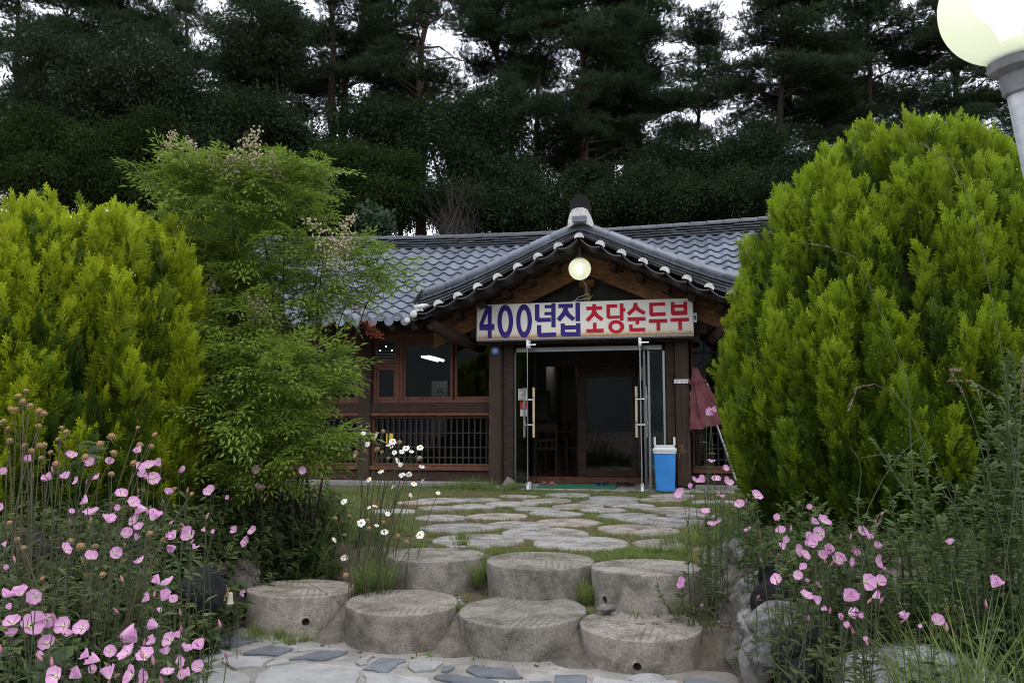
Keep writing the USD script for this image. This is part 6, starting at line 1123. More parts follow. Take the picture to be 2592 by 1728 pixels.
SPR = [sprig(k) for k in range(4)]; SPB = [sprig(30 + k, 16, 0.14, (0.05, 0.09), 0.62, 0.4) for k in range(3)]
COVER = leafy('cover_leaf', (0.026, 0.036, 0.012), (0.125, 0.160, 0.048), trans=0.3, rough=0.55, spec=0.3, var=0.3)
COVERB = leafy('cover_broad_leaf', (0.018, 0.034, 0.010), (0.080, 0.130, 0.038), trans=0.3, rough=0.5, spec=0.3, var=0.25)
def cover(label, xr, yr, n, mask, seed, scale=(0.6, 1.3), pro=None):
    g = np.random.default_rng(seed); x, y = g.uniform(*xr, n), g.uniform(*yr, n); k = mask(x, y); x, y = x[k], y[k]; pr = pro or ([(m, COVER, t_) for m, t_ in SPR] + [(m, COVERB, t_) for m, t_ in SPB])
    scatter('ground_cover', pr, on_ground(x, y), upright(len(x), g, 0.3), g.uniform(*scale, len(x)), None, seed=seed, label=label, cat='ground cover')
cover('dense low leaves filling the left flower bed', (-5.5, -1.1), (1.7, 7.6), 9000, lambda x, y: (x < xleft(y) + 0.02) & (x > -0.68 * y - 0.5), 31, (1.0, 2.2))
cover('dense low leaves and weeds filling the right flower bed', (1.15, 5.5), (2.9, 8.0), 3600, lambda x, y: (x > xright(y) + np.where(y < 4.9, 0.42, 0.12)) & (x < 0.68 * y + 0.5), 32, (0.5, 1.0))
cover('leafy fringe between the daisies and the path', (-2.4, -0.9), (5.75, 7.4), 900, lambda x, y: (0.42 * x + 0.91 * y > 4.62) & (x < xleft(y) + 0.10 + 0.4 * sstep(6.6, 5.9, y)) & (np.hypot(x + 1.37, y - 6.05) > 0.36), 33, (0.5, 0.9))

# ------------------------------------------------------------------ evening primroses
PINKM = usdkit.material(stage, L('primrose_petal'), {'a': ('attribute', {'attribute': 'tint'}), 'r': ('rgb_ramp', {'ramp': [(0, (0.62, 0.62, 0.22)), (0.16, (0.74, 0.66, 0.50)), (0.36, (0.72, 0.50, 0.64)), (0.7, (0.66, 0.36, 0.57)), (1, (0.62, 0.31, 0.54))]}), 'oi': ('object_info', {}), 'mr': ('map_range', {'to_min': 0.86, 'to_max': 1.12}), 'hv': ('hsv', {}),
    'p': ('principled_bsdf', {'roughness': 0.6, 'specular_ior_level': 0.2}), 't': ('translucent_bsdf', {}), 'mx': ('mix_closure', {'fac': 0.35})},
    [('a.fac', 'r.fac'), ('oi.random', 'mr.value'), ('mr.result', 'hv.value'), ('r.color', 'hv.color'), ('hv.color', 'p.base_color'), ('hv.color', 't.color'), ('p.BSDF', 'mx.closure1'), ('t.BSDF', 'mx.closure2')], surface='mx.closure')
M['stamen'] = plain('stamen', (0.62, 0.58, 0.22), 0.6); M['bud'] = plain('bud', (0.30, 0.12, 0.17), 0.6); M['stem_green'] = plain('stem_green', (0.036, 0.052, 0.018), 0.6); M['stem_dry'] = plain('stem_dry', (0.070, 0.060, 0.030), 0.8)
def corolla(seed, r=0.5, cup=0.45):
    "four broad overlapping petals about +z, unit diameter"
    g = np.random.default_rng(seed); mb, tn = MB(), []
    for k in range(4):
        a0 = k * math.pi / 2 + g.normal() * 0.08; c2 = cup * g.uniform(0.7, 1.4); U_, V_ = np.meshgrid(np.linspace(-1, 1, 9), np.linspace(0.03, 1, 7), indexing='xy')
        notch = 1 - 0.10 * np.exp(-(U_ / 0.25) ** 2) - 0.16 * np.abs(U_) ** 3; R_ = r * V_ * notch; A_ = a0 + U_ * (0.30 + 0.66 * V_ ** 0.6)
        Z_ = c2 * r * V_ ** 1.4 + 0.035 * np.sin(U_ * 5 + k) * V_ + (0.02 if k % 2 else 0) * V_ + 0.05 * U_ ** 2 * V_
        mb.grid(np.stack([R_ * np.cos(A_), R_ * np.sin(A_), Z_], -1)); tn.append(V_.ravel())
    return mb.mesh(), np.concatenate(tn)
COR = [corolla(k, cup=c_) for k, c_ in enumerate([0.55, 0.8, 1.1, 1.7, 0.6])]
ic = trimesh.creation.icosphere(1, 0.06)
def frame1(d, spin):
    return frames(np.array([d]), np.array([spin]))[0]
def primrose(label, fl, Y, base_dy=0.10, seed=0, zfall=0.30, leafn=22, extra=None):
    "one clump: fl = flowers (photo x, photo y, photo width in pixels)"
    g = np.random.default_rng(900 + seed); C = np.array([at(x, y, Y + g.normal() * 0.10) for x, y, _ in fl]); bx, by = C[:, 0].mean(), C[:, 1].mean() + base_dy; bz = ground_at(bx, by)
    t = thing('evening_primrose', label, 'flower', (bx, by, bz), group=None); b0 = np.array([bx, by, bz]); st = MB(); lv = []
    ends = list(C) + [c_ + g.normal(size=3) * (0.07, 0.05, 0.05) - (0, 0, 0.03) for c_ in C[::2]]
    for j, c_ in enumerate(ends):
        rt = np.array([bx * 0.35 + c_[0] * 0.65 + g.normal() * 0.05, by * 0.5 + c_[1] * 0.5 + g.normal() * 0.05, 0]); rt[2] = min(ground_at(rt[0], rt[1]), c_[2] - 0.06); m = (rt + c_) / 2 + g.normal(size=3) * 0.03; tt = np.linspace(0, 1, 7)[:, None]
        cv = (1 - tt) ** 2 * rt + 2 * tt * (1 - tt) * m + tt ** 2 * c_ - b0; st.tube(cv, np.linspace(0.003, 0.0016, 7), 4, caps=False)
        n = leafn; k = g.uniform(0.05, 0.85, n); p = np.stack([np.interp(k, tt[:, 0], cv[:, i]) for i in range(3)], -1); a = g.uniform(0, 6.28, n); d = unit(np.stack([np.cos(a), np.sin(a), g.uniform(0.0, 0.8, n)], -1)); l = g.uniform(0.03, 0.07, n); lv.append(leaves(p, d, unit(np.array([[0, 0, 1.0]]) + g.normal(size=p.shape) * 0.4), l, l * 0.3, 0.2, g.uniform(0.5, 1, n)))
    obj('stems', st, M['stem_green'], t); (v, f), tn = join(*lv); obj('foliage', (v, f), COVER, t, tint=tn, kind='stuff')
    for j, c_ in enumerate(C):
        w = fl[j][2] / F * Y * 1.05; (v, f), tn = COR[4 if w > 0.05 and g.uniform() < .6 else int(g.integers(0, 4)) if w > 0.032 else 3]
        d = unit(np.array([g.normal() * 0.6, -0.6 + g.normal() * 0.4, 0.65 + g.normal() * 0.35])); R_ = frame1(d, g.uniform(0, 6.28)); o = obj('flower', ((v * w) @ R_.T + (c_ - b0), f), PINKM, t, smooth=True, tint=tn)
        obj('stamens', (np.array(ic.vertices) * w * (0.9, 0.9, 1.3) @ R_.T + (c_ - b0) + d * w * 0.10, np.array(ic.faces)), M['stamen'], o, smooth=True)
    for c_ in ends[len(C):]:
        d = unit(g.normal(size=3) * 0.4 + (0, 0, 1)); obj('bud', MB().lathe([(0.0008, 0), (0.005, 0.008), (0.0045, 0.018), (0.0006, 0.03)], 8, c_ - b0, d), M['bud'], t, smooth=True)
def FLs(x0, y0, k, L_): return [(x0 + x / k, y0 + y / k, d / k) for x, y, d in L_]
A3 = lambda *l: FLs(0, 900, 1.893, l)
primrose('largest-flowered evening primroses at the left edge of the bottom left corner', A3((15, 1155, 60), (100, 1150, 72), (175, 1150, 70), (50, 1215, 30), (60, 1285, 80), (130, 1300, 110), (55, 1345, 55)), 2.5, seed=1)
primrose('evening primrose with three wide blooms just right of the leftmost bottom group', A3((225, 1255, 75), (310, 1295, 80), (315, 1345, 55), (395, 1308, 75), (228, 1380, 75), (210, 1430, 30)), 2.6, seed=2)
primrose('dense evening primrose cluster beside the paving at the bottom left', A3((583, 1340, 62), (655, 1370, 75), (620, 1430, 85), (740, 1375, 50), (695, 1445, 75), (820, 1365, 70), (868, 1350, 40), (890, 1415, 55), (963, 1405, 55), (798, 1430, 52), (840, 1467, 58)), 2.75, seed=3)
primrose('evening primroses touching the bottom edge over the paving corner', A3((640, 1530, 85), (710, 1540, 85), (800, 1528, 60), (865, 1520, 50), (910, 1532, 35), (950, 1490, 55), (525, 1550, 60)), 2.5, seed=4)
primrose('evening primroses low at the bottom edge between the two dense groups', A3((275, 1535, 85), (390, 1540, 60), (525, 1415, 55), (425, 1437, 55), (480, 1460, 60), (450, 1505, 40)), 2.45, seed=5)
primrose('evening primrose left of the black upright rock', A3((805, 1095, 75), (765, 1090, 45), (715, 1168, 52), (775, 1175, 50), (835, 1170, 40), (770, 1230, 25), (765, 1297, 55)), 3.0, seed=6)
primrose('evening primroses over the black rocks at the left edge', A3((305, 930, 62), (437, 970, 55), (545, 950, 55), (672, 990, 52), (35, 1015, 25), (25, 915, 25)), 3.2, seed=7)
primrose('upright evening primrose group in the middle of the left bed', A3((580, 668, 60), (632, 705, 55), (705, 735, 50), (650, 795, 58), (725, 790, 60), (672, 830, 45), (605, 865, 52), (650, 885, 30), (570, 740, 28)), 3.4, seed=8)
primrose('evening primroses with a pale-centred bloom left of the middle group', A3((420, 702, 50), (440, 760, 72), (520, 800, 62), (340, 752, 26)), 3.4, seed=9)
primrose('evening primrose pair with a double bloom right of the middle group', A3((840, 872, 55), (912, 865, 65), (925, 925, 36), (845, 915, 40), (983, 842, 22), (1022, 852, 22)), 3.5, seed=10)
primrose('bunched evening primroses under the seed heads in the left bed', A3((655, 540, 50), (715, 535, 60), (768, 530, 45), (735, 590, 60), (680, 580, 45), (675, 460, 48)), 3.7, seed=11)
primrose('evening primroses growing among the brown seed heads', A3((152, 500, 45), (340, 483, 55), (435, 525, 50), (518, 518, 40), (245, 590, 50), (322, 588, 48), (372, 600, 40), (470, 585, 40)), 3.7, seed=12)
primrose('single evening primrose at the left picture edge among seed heads', A3((15, 730, 45), (25, 560, 35)), 3.6, seed=13)
primrose('thin evening primrose with scattered blooms below the arborvitae', A3((882, 550, 40), (1010, 652, 58), (803, 665, 48), (1095, 685, 22)), 5.4, seed=14)
primrose('evening primrose of three blooms in a triangle under the nandina', A3((1130, 845, 40), (1215, 843, 48), (1185, 895, 55)), 5.75, base_dy=0.7, seed=15)
primrose('evening primrose with two high blooms in front of the nandina stems', A3((1235, 548, 45), (1445, 548, 38), (1240, 640, 60)), 5.95, base_dy=0.6, seed=16, zfall=.5)
primrose('evening primrose beside the leftmost step stone', A3((1042, 1105, 48), (1147, 1140, 34), (1003, 1172, 30)), 5.0, seed=17)
A4 = lambda *l: FLs(1650, 900, 1.894, l)
primrose('tall evening primroses bunched at the terrace edge by the porch', A4((285, 512, 38), (355, 542, 32), (200, 600, 36), (250, 605, 50), (308, 597, 45), (350, 600, 40), (380, 612, 30), (145, 665, 50), (190, 628, 25)), 5.2, seed=21)
primrose('lone tall evening primrose in front of the folded parasol', A4((262, 285, 50), (280, 262, 30)), 5.2, seed=22)
primrose('drooping evening primroses hanging over the grass path on the right', A4((258, 755, 45), (290, 815, 50), (328, 795, 30), (345, 680, 25)), 5.0, seed=23)
primrose('pair of evening primroses against the foot of the right arborvitae', A4((422, 718, 50), (498, 675, 58), (462, 840, 38)), 4.6, seed=24)
primrose('evening primrose with the biggest double bloom in the right bed', A4((820, 800, 65), (770, 803, 45), (812, 857, 65), (740, 875, 42), (793, 905, 45), (757, 732, 28)), 3.7, seed=25)
primrose('evening primrose group in the centre of the right bed', A4((622, 850, 50), (652, 893, 36), (630, 930, 34), (690, 932, 60), (727, 960, 52), (735, 905, 35), (610, 785, 32)), 3.7, seed=26)
primrose('evening primroses right of the centre of the right bed', A4((840, 932, 35), (877, 930, 48), (812, 955, 42), (888, 985, 62), (945, 990, 38), (975, 945, 30)), 3.6, seed=27)
primrose('three evening primroses nodding at the shaded right side', A4((1000, 852, 55), (1068, 915, 40), (1035, 878, 30), (1072, 982, 65), (1105, 1028, 20)), 3.6, seed=28)
primrose('evening primrose leaning over the dark rocks', A4((600, 1075, 55), (697, 1052, 45), (735, 1020, 40), (757, 1077, 20), (790, 1098, 20)), 3.5, seed=29)
primrose('large open evening primrose low in the right bed', A4((1018, 1083, 75), (1085, 1087, 52), (1055, 1158, 42)), 3.2, seed=30)
primrose('evening primroses above the long white boulder', A4((738, 1160, 65), (797, 1195, 42), (842, 1217, 25)), 3.35, seed=31)
primrose('lowest evening primrose group of the right bed', A4((925, 1172, 70), (978, 1163, 42), (943, 1238, 55), (905, 1265, 28), (992, 1248, 25), (932, 1305, 28), (1023, 1362, 22)), 3.15, seed=32)
primrose('two small evening primroses near the big speckled boulder', A4((1222, 1262, 50), (1370, 1280, 58), (1283, 1303, 18)), 3.0, seed=33)
primrose('single evening primrose in the weeds at the right edge', A4((1632, 1110, 60), (1430, 905, 40)), 3.1, seed=34)
primrose('two little evening primroses in front of the dark upper step stone', A4((125, 1078, 30), (153, 1108, 42), (245, 1203, 18)), 5.1, seed=35, base_dy=0.02)

# ------------------------------------------------------------------ daisies and seed heads
M['daisy_white'] = plain('daisy_white', (0.74, 0.74, 0.72), 0.6); M['daisy_yellow'] = plain('daisy_yellow', (0.52, 0.34, 0.03), 0.7); M['seed_brown'] = noisy('seed_brown', [(0.3, (0.16, 0.085, 0.03)), (0.7, (0.30, 0.18, 0.07))], 120, 2, 0.9); M['bract'] = plain('bract', (0.24, 0.19, 0.13), 0.85)
def daisy_plant(name, label, fl, Y, seed, dry=False, base=None, zoff=0.0, cat='flower'):
    g = np.random.default_rng(700 + seed); C = np.array([at(x, y, Y + g.normal() * 0.12) for x, y, _ in fl]); bx, by = (C[:, 0].mean() + (base or 0), C[:, 1].mean() + 0.05); bz = ground_at(bx, by) + zoff; b0 = np.array([bx, by, bz]); t = thing(name, label, cat, b0); st = MB(); lv = []
    for c_ in C:
        rt = np.array([bx + g.normal() * 0.07 + (c_[0] - bx) * 0.3, by + g.normal() * 0.07, bz]); rt[2] = min(rt[2], c_[2] - 0.04); m = np.array([rt[0] * 0.6 + c_[0] * 0.4, (rt[1] + c_[1]) / 2, rt[2] * 0.35 + c_[2] * 0.65]); tt = np.linspace(0, 1, 8)[:, None]; cv = (1 - tt) ** 2 * rt + 2 * tt * (1 - tt) * m + tt ** 2 * c_ - b0; st.tube(cv, np.linspace(0.0032, 0.0018, 8), 4, caps=False)
        n = 7; k = g.uniform(0.05, 0.6, n); p = np.stack([np.interp(k, tt[:, 0], cv[:, i]) for i in range(3)], -1); a = g.uniform(0, 6.28, n); l = g.uniform(0.03, 0.06, n); lv.append(leaves(p, unit(np.stack([np.cos(a), np.sin(a), g.uniform(0, 1, n)], -1)), np.tile([[0, 0, 1.0]], (n, 1)), l, l * 0.22, 0.2, 0.8))
    obj('stems', st, M['stem_dry'] if dry else M['stem_green'], t); (v, f), tn = join(*lv); obj('foliage', (v, f), COVER, t, tint=tn, kind='stuff')
    for j, c_ in enumerate(C):
        w = fl[j][2] / F * Y * 0.5; d = unit(np.array([g.normal() * 0.5, -0.55 + g.normal() * 0.4, 0.75])); R_ = frame1(d, 0.0)
        if dry:
            o = obj('seed_head', MB().lathe([(0.05 * w, 0.75 * w), (0.5 * w, 0.62 * w), (0.85 * w, 0.3 * w), (0.9 * w, 0.05 * w), (0.5 * w, -0.25 * w), (0.1 * w, -0.35 * w)], 12, c_ - b0, d), M['seed_brown'], t, smooth=True); n = 12; a = np.arange(n) * 2 * np.pi / n; dd2 = np.stack([np.cos(a), np.sin(a), -0.25 + 0 * a], -1) @ R_.T
            v, f, _ = blades(np.tile(c_ - b0, (n, 1)) + dd2 * w * 0.6, dd2, unit(np.cross(dd2, d)), 0.75 * w, 0.35 * w, 0, 0); obj('bracts', (v, f), M['bract'], o)
        else:
            n = 19; a = np.arange(n) * 2 * np.pi / n + g.normal(size=n) * 0.05; el = -0.05 - g.uniform(0, 0.35, n); dd2 = np.stack([np.cos(a), np.sin(a), el], -1) @ R_.T; sd = unit(np.cross(dd2, d)); b = c_ - b0 + 0 * dd2; l = w * g.uniform(0.85, 1.08, n)[:, None]; q = 0.115 * w
            v = np.stack([b + dd2 * w * 0.25 - sd * q * 0.6, b + dd2 * w * 0.25 + sd * q * 0.6, b + dd2 * l * 0.75 - sd * q * 1.25, b + dd2 * l * 0.75 + sd * q * 1.25, b + dd2 * l - sd * q * 0.5, b + dd2 * l + sd * q * 0.5], 1).reshape(-1, 3); f = (np.array([[0, 1, 3], [0, 3, 2], [2, 3, 5], [2, 5, 4]])[None] + 6 * np.arange(n)[:, None, None]).reshape(-1, 3)
            o = obj('petals', (v, f), M['daisy_white'], t); obj('disc', MB().lathe([(0.003 * w, 0.24 * w), (0.2 * w, 0.2 * w), (0.32 * w, 0.06 * w), (0.30 * w, -0.06 * w), (0.05 * w, -0.12 * w)], 10, c_ - b0, d), M['daisy_yellow'], o, smooth=True)
Z3 = lambda *l: FLs(760, 820, 3.563, l)
daisy_plant('daisy', 'oxeye daisies leaning right in front of the lower lattice window', Z3((570, 980, 48), (680, 1000, 70), (605, 1080, 55), (835, 1055, 70), (795, 1085, 55), (955, 1115, 70), (1005, 1145, 50), (1080, 1110, 62), (1083, 1195, 60), (885, 1230, 80), (905, 1265, 50), (1095, 1280, 58), (850, 1155, 50), (915, 1148, 50), (820, 1105, 40)), 6.0, 1, base=-0.25)
daisy_plant('daisy', 'lower oxeye daisies of the clump beside the grass path', Z3((725, 1325, 60), (915, 1355, 62), (978, 1352, 62), (615, 1400, 55), (1100, 1410, 75), (1025, 1435, 62), (490, 1182, 45), (830, 1465, 55), (1245, 1520, 42), (1000, 1540, 45)), 5.9, 2, base=-0.2)
Z2 = lambda *l: FLs(500, 1180, 1.568, l)
daisy_plant('daisy', 'daisies with half-faded heads between the left bed and the path', Z2((580, 138, 28), (705, 155, 26), (650, 222, 34), (742, 257, 32), (883, 270, 36), (755, 187, 22), (712, 232, 20), (545, 290, 26), (585, 268, 22), (680, 162, 18)), 5.6, 3)
daisy_plant('daisy', 'few daisies hanging over the leftmost step stone', Z2((582, 360, 32), (283, 416, 28), (630, 463, 16)), 6.4, 4)
daisy_plant('seed_heads', 'faded brown daisy heads among the white daisies by the path', Z2((603, 198, 20), (680, 245, 18), (548, 205, 18), (675, 213, 16), (795, 275, 18), (738, 222, 16), (587, 432, 26), (423, 455, 18), (830, 298, 16)), 5.6, 5, dry=True)
daisy_plant('seed_heads', 'faded daisy heads high in the clump before the lattice window', Z3((745, 965, 40), (690, 1130, 55), (895, 1062, 42), (500, 1155, 40), (735, 1155, 40), (1070, 1215, 36), (795, 1210, 40), (590, 1140, 36)), 6.0, 6, dry=True, base=-0.2)
daisy_plant('seed_heads', 'tall brown daisy seed heads at the far left of the bed', A3((88, 195, 38), (125, 170, 30), (110, 218, 32), (145, 238, 30), (55, 258, 34), (75, 258, 30), (15, 315, 34), (40, 350, 30), (187, 265, 36), (212, 275, 28), (45, 405, 28), (118, 430, 30), (185, 335, 30)), 3.9, 7, dry=True)
daisy_plant('seed_heads', 'tan seed heads on thin stalks in front of the left arborvitae', A3((318, 368, 40), (297, 345, 28), (278, 402, 28), (535, 385, 36), (478, 422, 34), (546, 465, 34), (243, 465, 34), (268, 518, 32), (190, 430, 34), (215, 425, 28), (150, 455, 30), (197, 490, 28), (410, 485, 32)), 3.8, 8, dry=True, base=-0.1)
daisy_plant('seed_heads', 'three tall seed heads leaning right in the left bed', A3((660, 345, 22), (743, 380, 32), (670, 425, 32), (640, 512, 30), (725, 432, 26)), 3.8, 9, dry=True, base=-0.3)
daisy_plant('seed_heads', 'small dry seed heads low among the pink flowers', A3((535, 565, 26), (837, 637, 24), (918, 662, 22), (717, 850, 28), (782, 880, 26), (455, 912, 30), (385, 912, 36), (335, 888, 34), (85, 880, 28), (112, 920, 26), (205, 1070, 34), (490, 1047, 28), (415, 1055, 24), (405, 985, 28), (45, 800, 26)), 3.4, 10, dry=True)
# bellflowers
M['bell_cream'] = plain('bell_cream', (0.42, 0.40, 0.31), 0.7); M['bell_tan'] = plain('bell_tan', (0.15, 0.105, 0.05), 0.8)
def bells(label, fl, Y, seed):
    g = np.random.default_rng(seed); C = np.array([at(x, y, Y) for x, y, _, _ in fl]); bx, by = C[:, 0].mean() + 0.05, C[:, 1].mean() + 0.06; b0 = np.array([bx, by, min(ground_at(bx, by), C[:, 2].min() - 0.1)]); t = thing('bellflower', label, 'flower', b0); st = MB()
    top = C.mean(0) + (0.02, 0, 0.10) - b0; st.tube([(0, 0, -0.02), top * 0.6 + (0.02, 0, 0), top], 0.0025, 5)
    for c_ in C: st.tube([top, c_ - b0 + (0, 0, 0.03)], 0.0015, 4)
    obj('stems', st, M['stem_green'], t)
    for (x, y, d, m), c_ in zip(fl, C):
        w = 0.72 * d / F * Y; obj('flower', MB().lathe([(0.08 * w, 0.9 * w), (0.26 * w, 0.8 * w), (0.33 * w, 0.3 * w), (0.36 * w, -0.2 * w), (0.50 * w, -0.55 * w), (0.42 * w, -0.5 * w), (0.3 * w, 0.2 * w)], 10, c_ - b0, unit(np.array([g.normal() * 0.15, -0.1, 1.0]))), M[m], t, smooth=40)
bells('white hanging bellflowers beside the leftmost step stone', [(583, 1515, 26, 'bell_cream'), (568, 1508, 22, 'bell_tan'), (575, 1500, 20, 'bell_tan')], 4.9, 1)
bells('bellflowers drooping left of the ones beside the leftmost step', [(520, 1545, 24, 'bell_cream'), (508, 1540, 22, 'bell_tan'), (500, 1548, 20, 'bell_tan')], 4.6, 2)
bells('withered tan bellflowers in front of the nandina', [(742, 1160, 24, 'bell_tan'), (734, 1168, 24, 'bell_tan'), (752, 1158, 22, 'bell_tan'), (714, 1186, 22, 'bell_tan'), (690, 1220, 18, 'bell_tan')], 6.3, 3)

# ------------------------------------------------------------------ weeds on the right
MUG = leafy('mugwort_leaf', (0.026, 0.044, 0.012), (0.118, 0.168, 0.048), trans=0.25, rough=0.6, spec=0.25, var=0.22)
def mug(seed, n=30, h=0.5):
    "mugwort shoot: deeply lobed leaves, each leaf five fingers"
    g = np.random.default_rng(seed); parts = []; bend = g.normal(size=2) * 0.10
    for i in range(n):
        t_ = 0.08 + 0.92 * i / n; a = i * 2.4; b = np.array([bend[0] * t_ ** 2, bend[1] * t_ ** 2, h * t_]); ln_ = 0.085 * (1.25 - 0.75 * t_) * g.uniform(0.8, 1.2); ax_ = unit(np.array([math.cos(a), math.sin(a), 0.25 + 0.9 * t_ ** 2]))
        sd = unit(np.cross(ax_, [0, 0, 1.0])); nr = np.cross(sd, ax_); B, D, Ln = [], [], []
        for ang, u_, s_ in ((0, 0.35, 0.65), (0.6, 0.35, 0.5), (-0.6, 0.35, 0.5), (0.85, 0.15, 0.38), (-0.85, 0.15, 0.38)): B.append(b + ax_ * ln_ * u_); D.append(unit(ax_ * math.cos(ang) + sd * math.sin(ang) - nr * 0.15)); Ln.append(ln_ * s_)
        B, D, Ln = np.array(B), np.array(D), np.array(Ln); parts.append(leaves(B, D, np.tile(nr, (5, 1)), Ln, Ln * 0.36, 0.25, 0.4 + 0.6 * t_)); parts.append(blades(b[None], ax_[None], sd[None], np.array([ln_ * 0.6]), 0.006, 0.2, 0.5))
    st = MB().tube([(0, 0, -0.05), (bend[0] * 0.25, bend[1] * 0.25, h * 0.5), (bend[0], bend[1], h)], [0.005, 0.004, 0.002], 4, caps=False).mesh(); parts.append((st[0], st[1], np.full(len(st[0]), 0.3))); return join(*parts)
MG = [mug(k) for k in range(3)]
def weeds(name, label, cat, pts, seed, protos, mat, part='foliage'):
    "pts: (px, py of the tip, Y, count, spread)"
    g = np.random.default_rng(seed); P, S = [], []
    for sx, sy, Y, n, sp_ in pts:
        for j in range(n):
            c_ = at(sx + g.normal() * sp_ * F / Y, sy + g.normal() * 12, Y + g.normal() * sp_); gz = ground_at(c_[0], c_[1]); P.append((c_[0], c_[1], gz - 0.02)); S.append(np.clip((c_[2] - gz) / 0.52, 0.25, 3.0))
    P, S = np.array(P), np.array(S); b = P.mean(0); b[2] = P[:, 2].min(); t = thing(name, label, cat, b); scatter(part, [(m, mat, tn) for m, tn in protos], P - b, upright(len(P), g, 0.10), np.stack([np.clip(S, 0.6, 1.5), np.clip(S, 0.6, 1.5), S], -1), t, seed=seed)
weeds('mugwort', 'grey-green mugwort at the foot of the right arborvitae near the path', 'plant', [(1890, 1230, 5.6, 5, .08), (1880, 1310, 5.5, 4, .06), (1940, 1340, 5.0, 5, .08)], 1, MG, MUG)
weeds('mugwort', 'mugwort shoots standing in the middle of the right bed', 'plant', [(2020, 1235, 4.4, 5, .10), (2110, 1270, 4.2, 5, .10), (2050, 1330, 4.0, 5, .12), (2180, 1310, 4.0, 5, .1)], 2, MG, MUG)
weeds('mugwort', 'tall mugwort in the shade at the right of the arborvitae', 'plant', [(2330, 1230, 4.0, 3, .12), (2280, 1210, 4.1, 2, .12), (2420, 1190, 3.8, 3, .12), (2360, 1310, 3.7, 3, .14), (2470, 1270, 3.6, 3, .12), (2530, 1140, 3.6, 2, .08)], 3, MG, MUG)
weeds('weed_plant', 'tall leafy weed reaching up beside the lamp post', 'plant', [(2510, 870, 3.5, 2, .05), (2470, 1010, 3.5, 3, .08), (2540, 960, 3.4, 3, .06), (2420, 1090, 3.6, 3, .08)], 4, [mug(8, 34, 0.5), mug(9, 34, 0.5)], MUG)
def stalks(name, label, cat, L_, seed, plumes=True):
    "arching grass stalks: each a list of (px, py, Y) from root to tip; feathery head at the tip"
    g = np.random.default_rng(seed); W_ = [[at(*p) for p in l] for l in L_]; r0 = W_[0][0]; b = np.array([r0[0], r0[1], ground_at(r0[0], r0[1])]); t = thing(name, label, cat, b); st = MB(); hd = []
    for pts in W_:
        p = np.array(pts); root = p[0].copy(); root[2] = min(ground_at(root[0], root[1]), root[2]); p = np.vstack([root, p]); s_ = np.concatenate([[0], np.cumsum(np.linalg.norm(np.diff(p, axis=0), axis=1))]); tt = np.linspace(0, s_[-1], 18)
        from scipy.interpolate import PchipInterpolator
        cv = PchipInterpolator(s_, p)(tt) - b; st.tube(cv, np.linspace(0.003, 0.0012, 18), 4, caps=False)
        if plumes:
            n = 60; k = g.uniform(0.88, 1, n) * tt[-1]; q = np.stack([np.interp(k, tt, cv[:, i]) for i in range(3)], -1); d = unit(unit(cv[-1] - cv[-4])[None] + g.normal(size=(n, 3)) * 0.35); hd.append(blades(q, d, unit(np.cross(d, g.normal(size=(n, 3)))), 0.016, 0.0025, 0.3, 1))
    obj('stalks', st, M['stem_green'], t)
    if hd: (v, f), tn = join(*hd); obj('plumes', (v, f), M['plume_tan'], t)
M['plume_tan'] = plain('plume_tan', (0.30, 0.21, 0.17), 0.8)
stalks('foxtail_grass', 'arching foxtail grass with a tan plume before the right arborvitae', 'grass', [[(2440, 1380, 3.4), (2340, 1120, 3.4), (2250, 985, 3.4), (2190, 968, 3.4), (2150, 1040, 3.4)]], 1)
stalks('foxtail_grass', 'crossing grass stalks with small heads in the right bed', 'grass', [[(2210, 1400, 3.4), (2170, 1300, 3.4), (2180, 1180, 3.4), (2150, 1130, 3.4)], [(2470, 1450, 3.2), (2380, 1230, 3.2), (2260, 1150, 3.2), (2180, 1158, 3.2)], [(2180, 1360, 3.5), (2220, 1240, 3.5), (2300, 1130, 3.5), (2345, 1100, 3.5)]], 2, False)
stalks('foxtail_grass', 'thin grass stalks rising at the right edge below the lamp', 'grass', [[(2560, 1500, 3.0), (2500, 1200, 3.0), (2440, 1000, 3.0), (2400, 930, 3.0), (2440, 940, 3.0)], [(2590, 1300, 2.9), (2520, 1000, 2.9), (2430, 960, 2.9), (2395, 965, 2.9)], [(2540, 1560, 3.0), (2575, 1200, 3.0), (2590, 900, 3.0)]], 3)
stalks('foxtail_grass', 'pale grass plume standing low beside the pink flowers on the right', 'grass', [[(2180, 1480, 3.3), (2190, 1400, 3.3), (2215, 1340, 3.3), (2235, 1300, 3.3)], [(2350, 1500, 3.2), (2300, 1320, 3.2), (2240, 1290, 3.2), (2210, 1350, 3.2)]], 4)
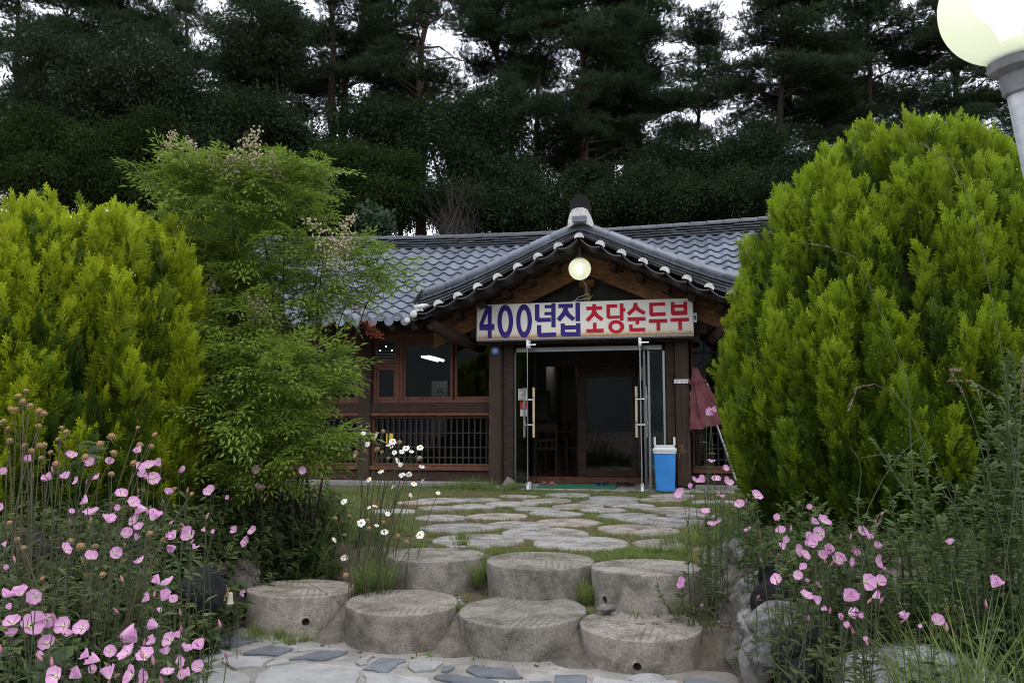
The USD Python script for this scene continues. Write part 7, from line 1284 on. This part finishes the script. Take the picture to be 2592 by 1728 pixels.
stalks('foxtail_grass', 'purplish grass plumes arching high across the right arborvitae', 'grass', [[(2560, 1100, 3.3), (2500, 700, 3.3), (2420, 430, 3.3), (2360, 370, 3.3), (2330, 365, 3.3)], [(2300, 1000, 3.6), (2230, 800, 3.6), (2150, 640, 3.6), (2060, 620, 3.6), (2035, 615, 3.6)]], 5)
T3 = [tuft(60 + k, 30, 0.42, 0.05, 0.8, 0.006) for k in range(3)]
weeds('long_grass', 'long drooping grass at the right edge of the right bed', 'grass', [(2420, 1440, 3.3, 4, .18), (2540, 1380, 3.1, 5, .15), (2300, 1520, 3.2, 3, .16), (2480, 1580, 2.95, 3, .14)], 5, T3, GRASS, 'blades')
weeds('long_grass', 'grass among the pink flowers above the speckled boulder', 'grass', [(2190, 1570, 3.3, 3, .10), (2260, 1600, 3.15, 4, .14)], 6, T3, GRASS, 'blades')
weeds('dry_moss', 'brownish dried ground growth in the bottom right corner', 'plant', [(2480, 1640, 2.9, 26, .14), (2560, 1620, 2.85, 20, .10), (2400, 1670, 2.95, 12, .10)], 7, SPR, leafy('dry_cover_leaf', (0.05, 0.04, 0.02), (0.20, 0.165, 0.085), trans=0.25, var=0.25))
weeds('long_grass', 'fine grass stalks between the left bed and the daisies', 'grass', [(880, 1190, 6.9, 5, .2), (800, 1200, 7.0, 6, .2), (900, 1330, 6.7, 4, .12), (840, 1340, 6.7, 4, .15)], 8, T3, GRASS, 'blades')
weeds('leafy_weed', 'dark leafy weeds under the nandina beside the daisies', 'plant', [(640, 1270, 6.7, 12, .22), (750, 1290, 6.8, 14, .22), (700, 1340, 6.6, 12, .2), (840, 1390, 6.5, 10, .14), (610, 1380, 6.5, 8, .14)], 9, [sprig(50 + k, 26, 0.45, (0.06, 0.11), 0.55, 0.5) for k in range(3)], COVERB)
weeds('leafy_weed', 'broad leaf standing in front of the left arborvitae', 'plant', [(210, 1060, 4.4, 3, .05)], 10, [sprig(55, 9, 0.5, (0.10, 0.15), 0.45, 0.1)], COVERB)
weeds('leafy_weed', 'small green weed at the foot of the second step stone', 'plant', [(1068, 1630, 5.05, 3, .025)], 12, SPB, GRASS)
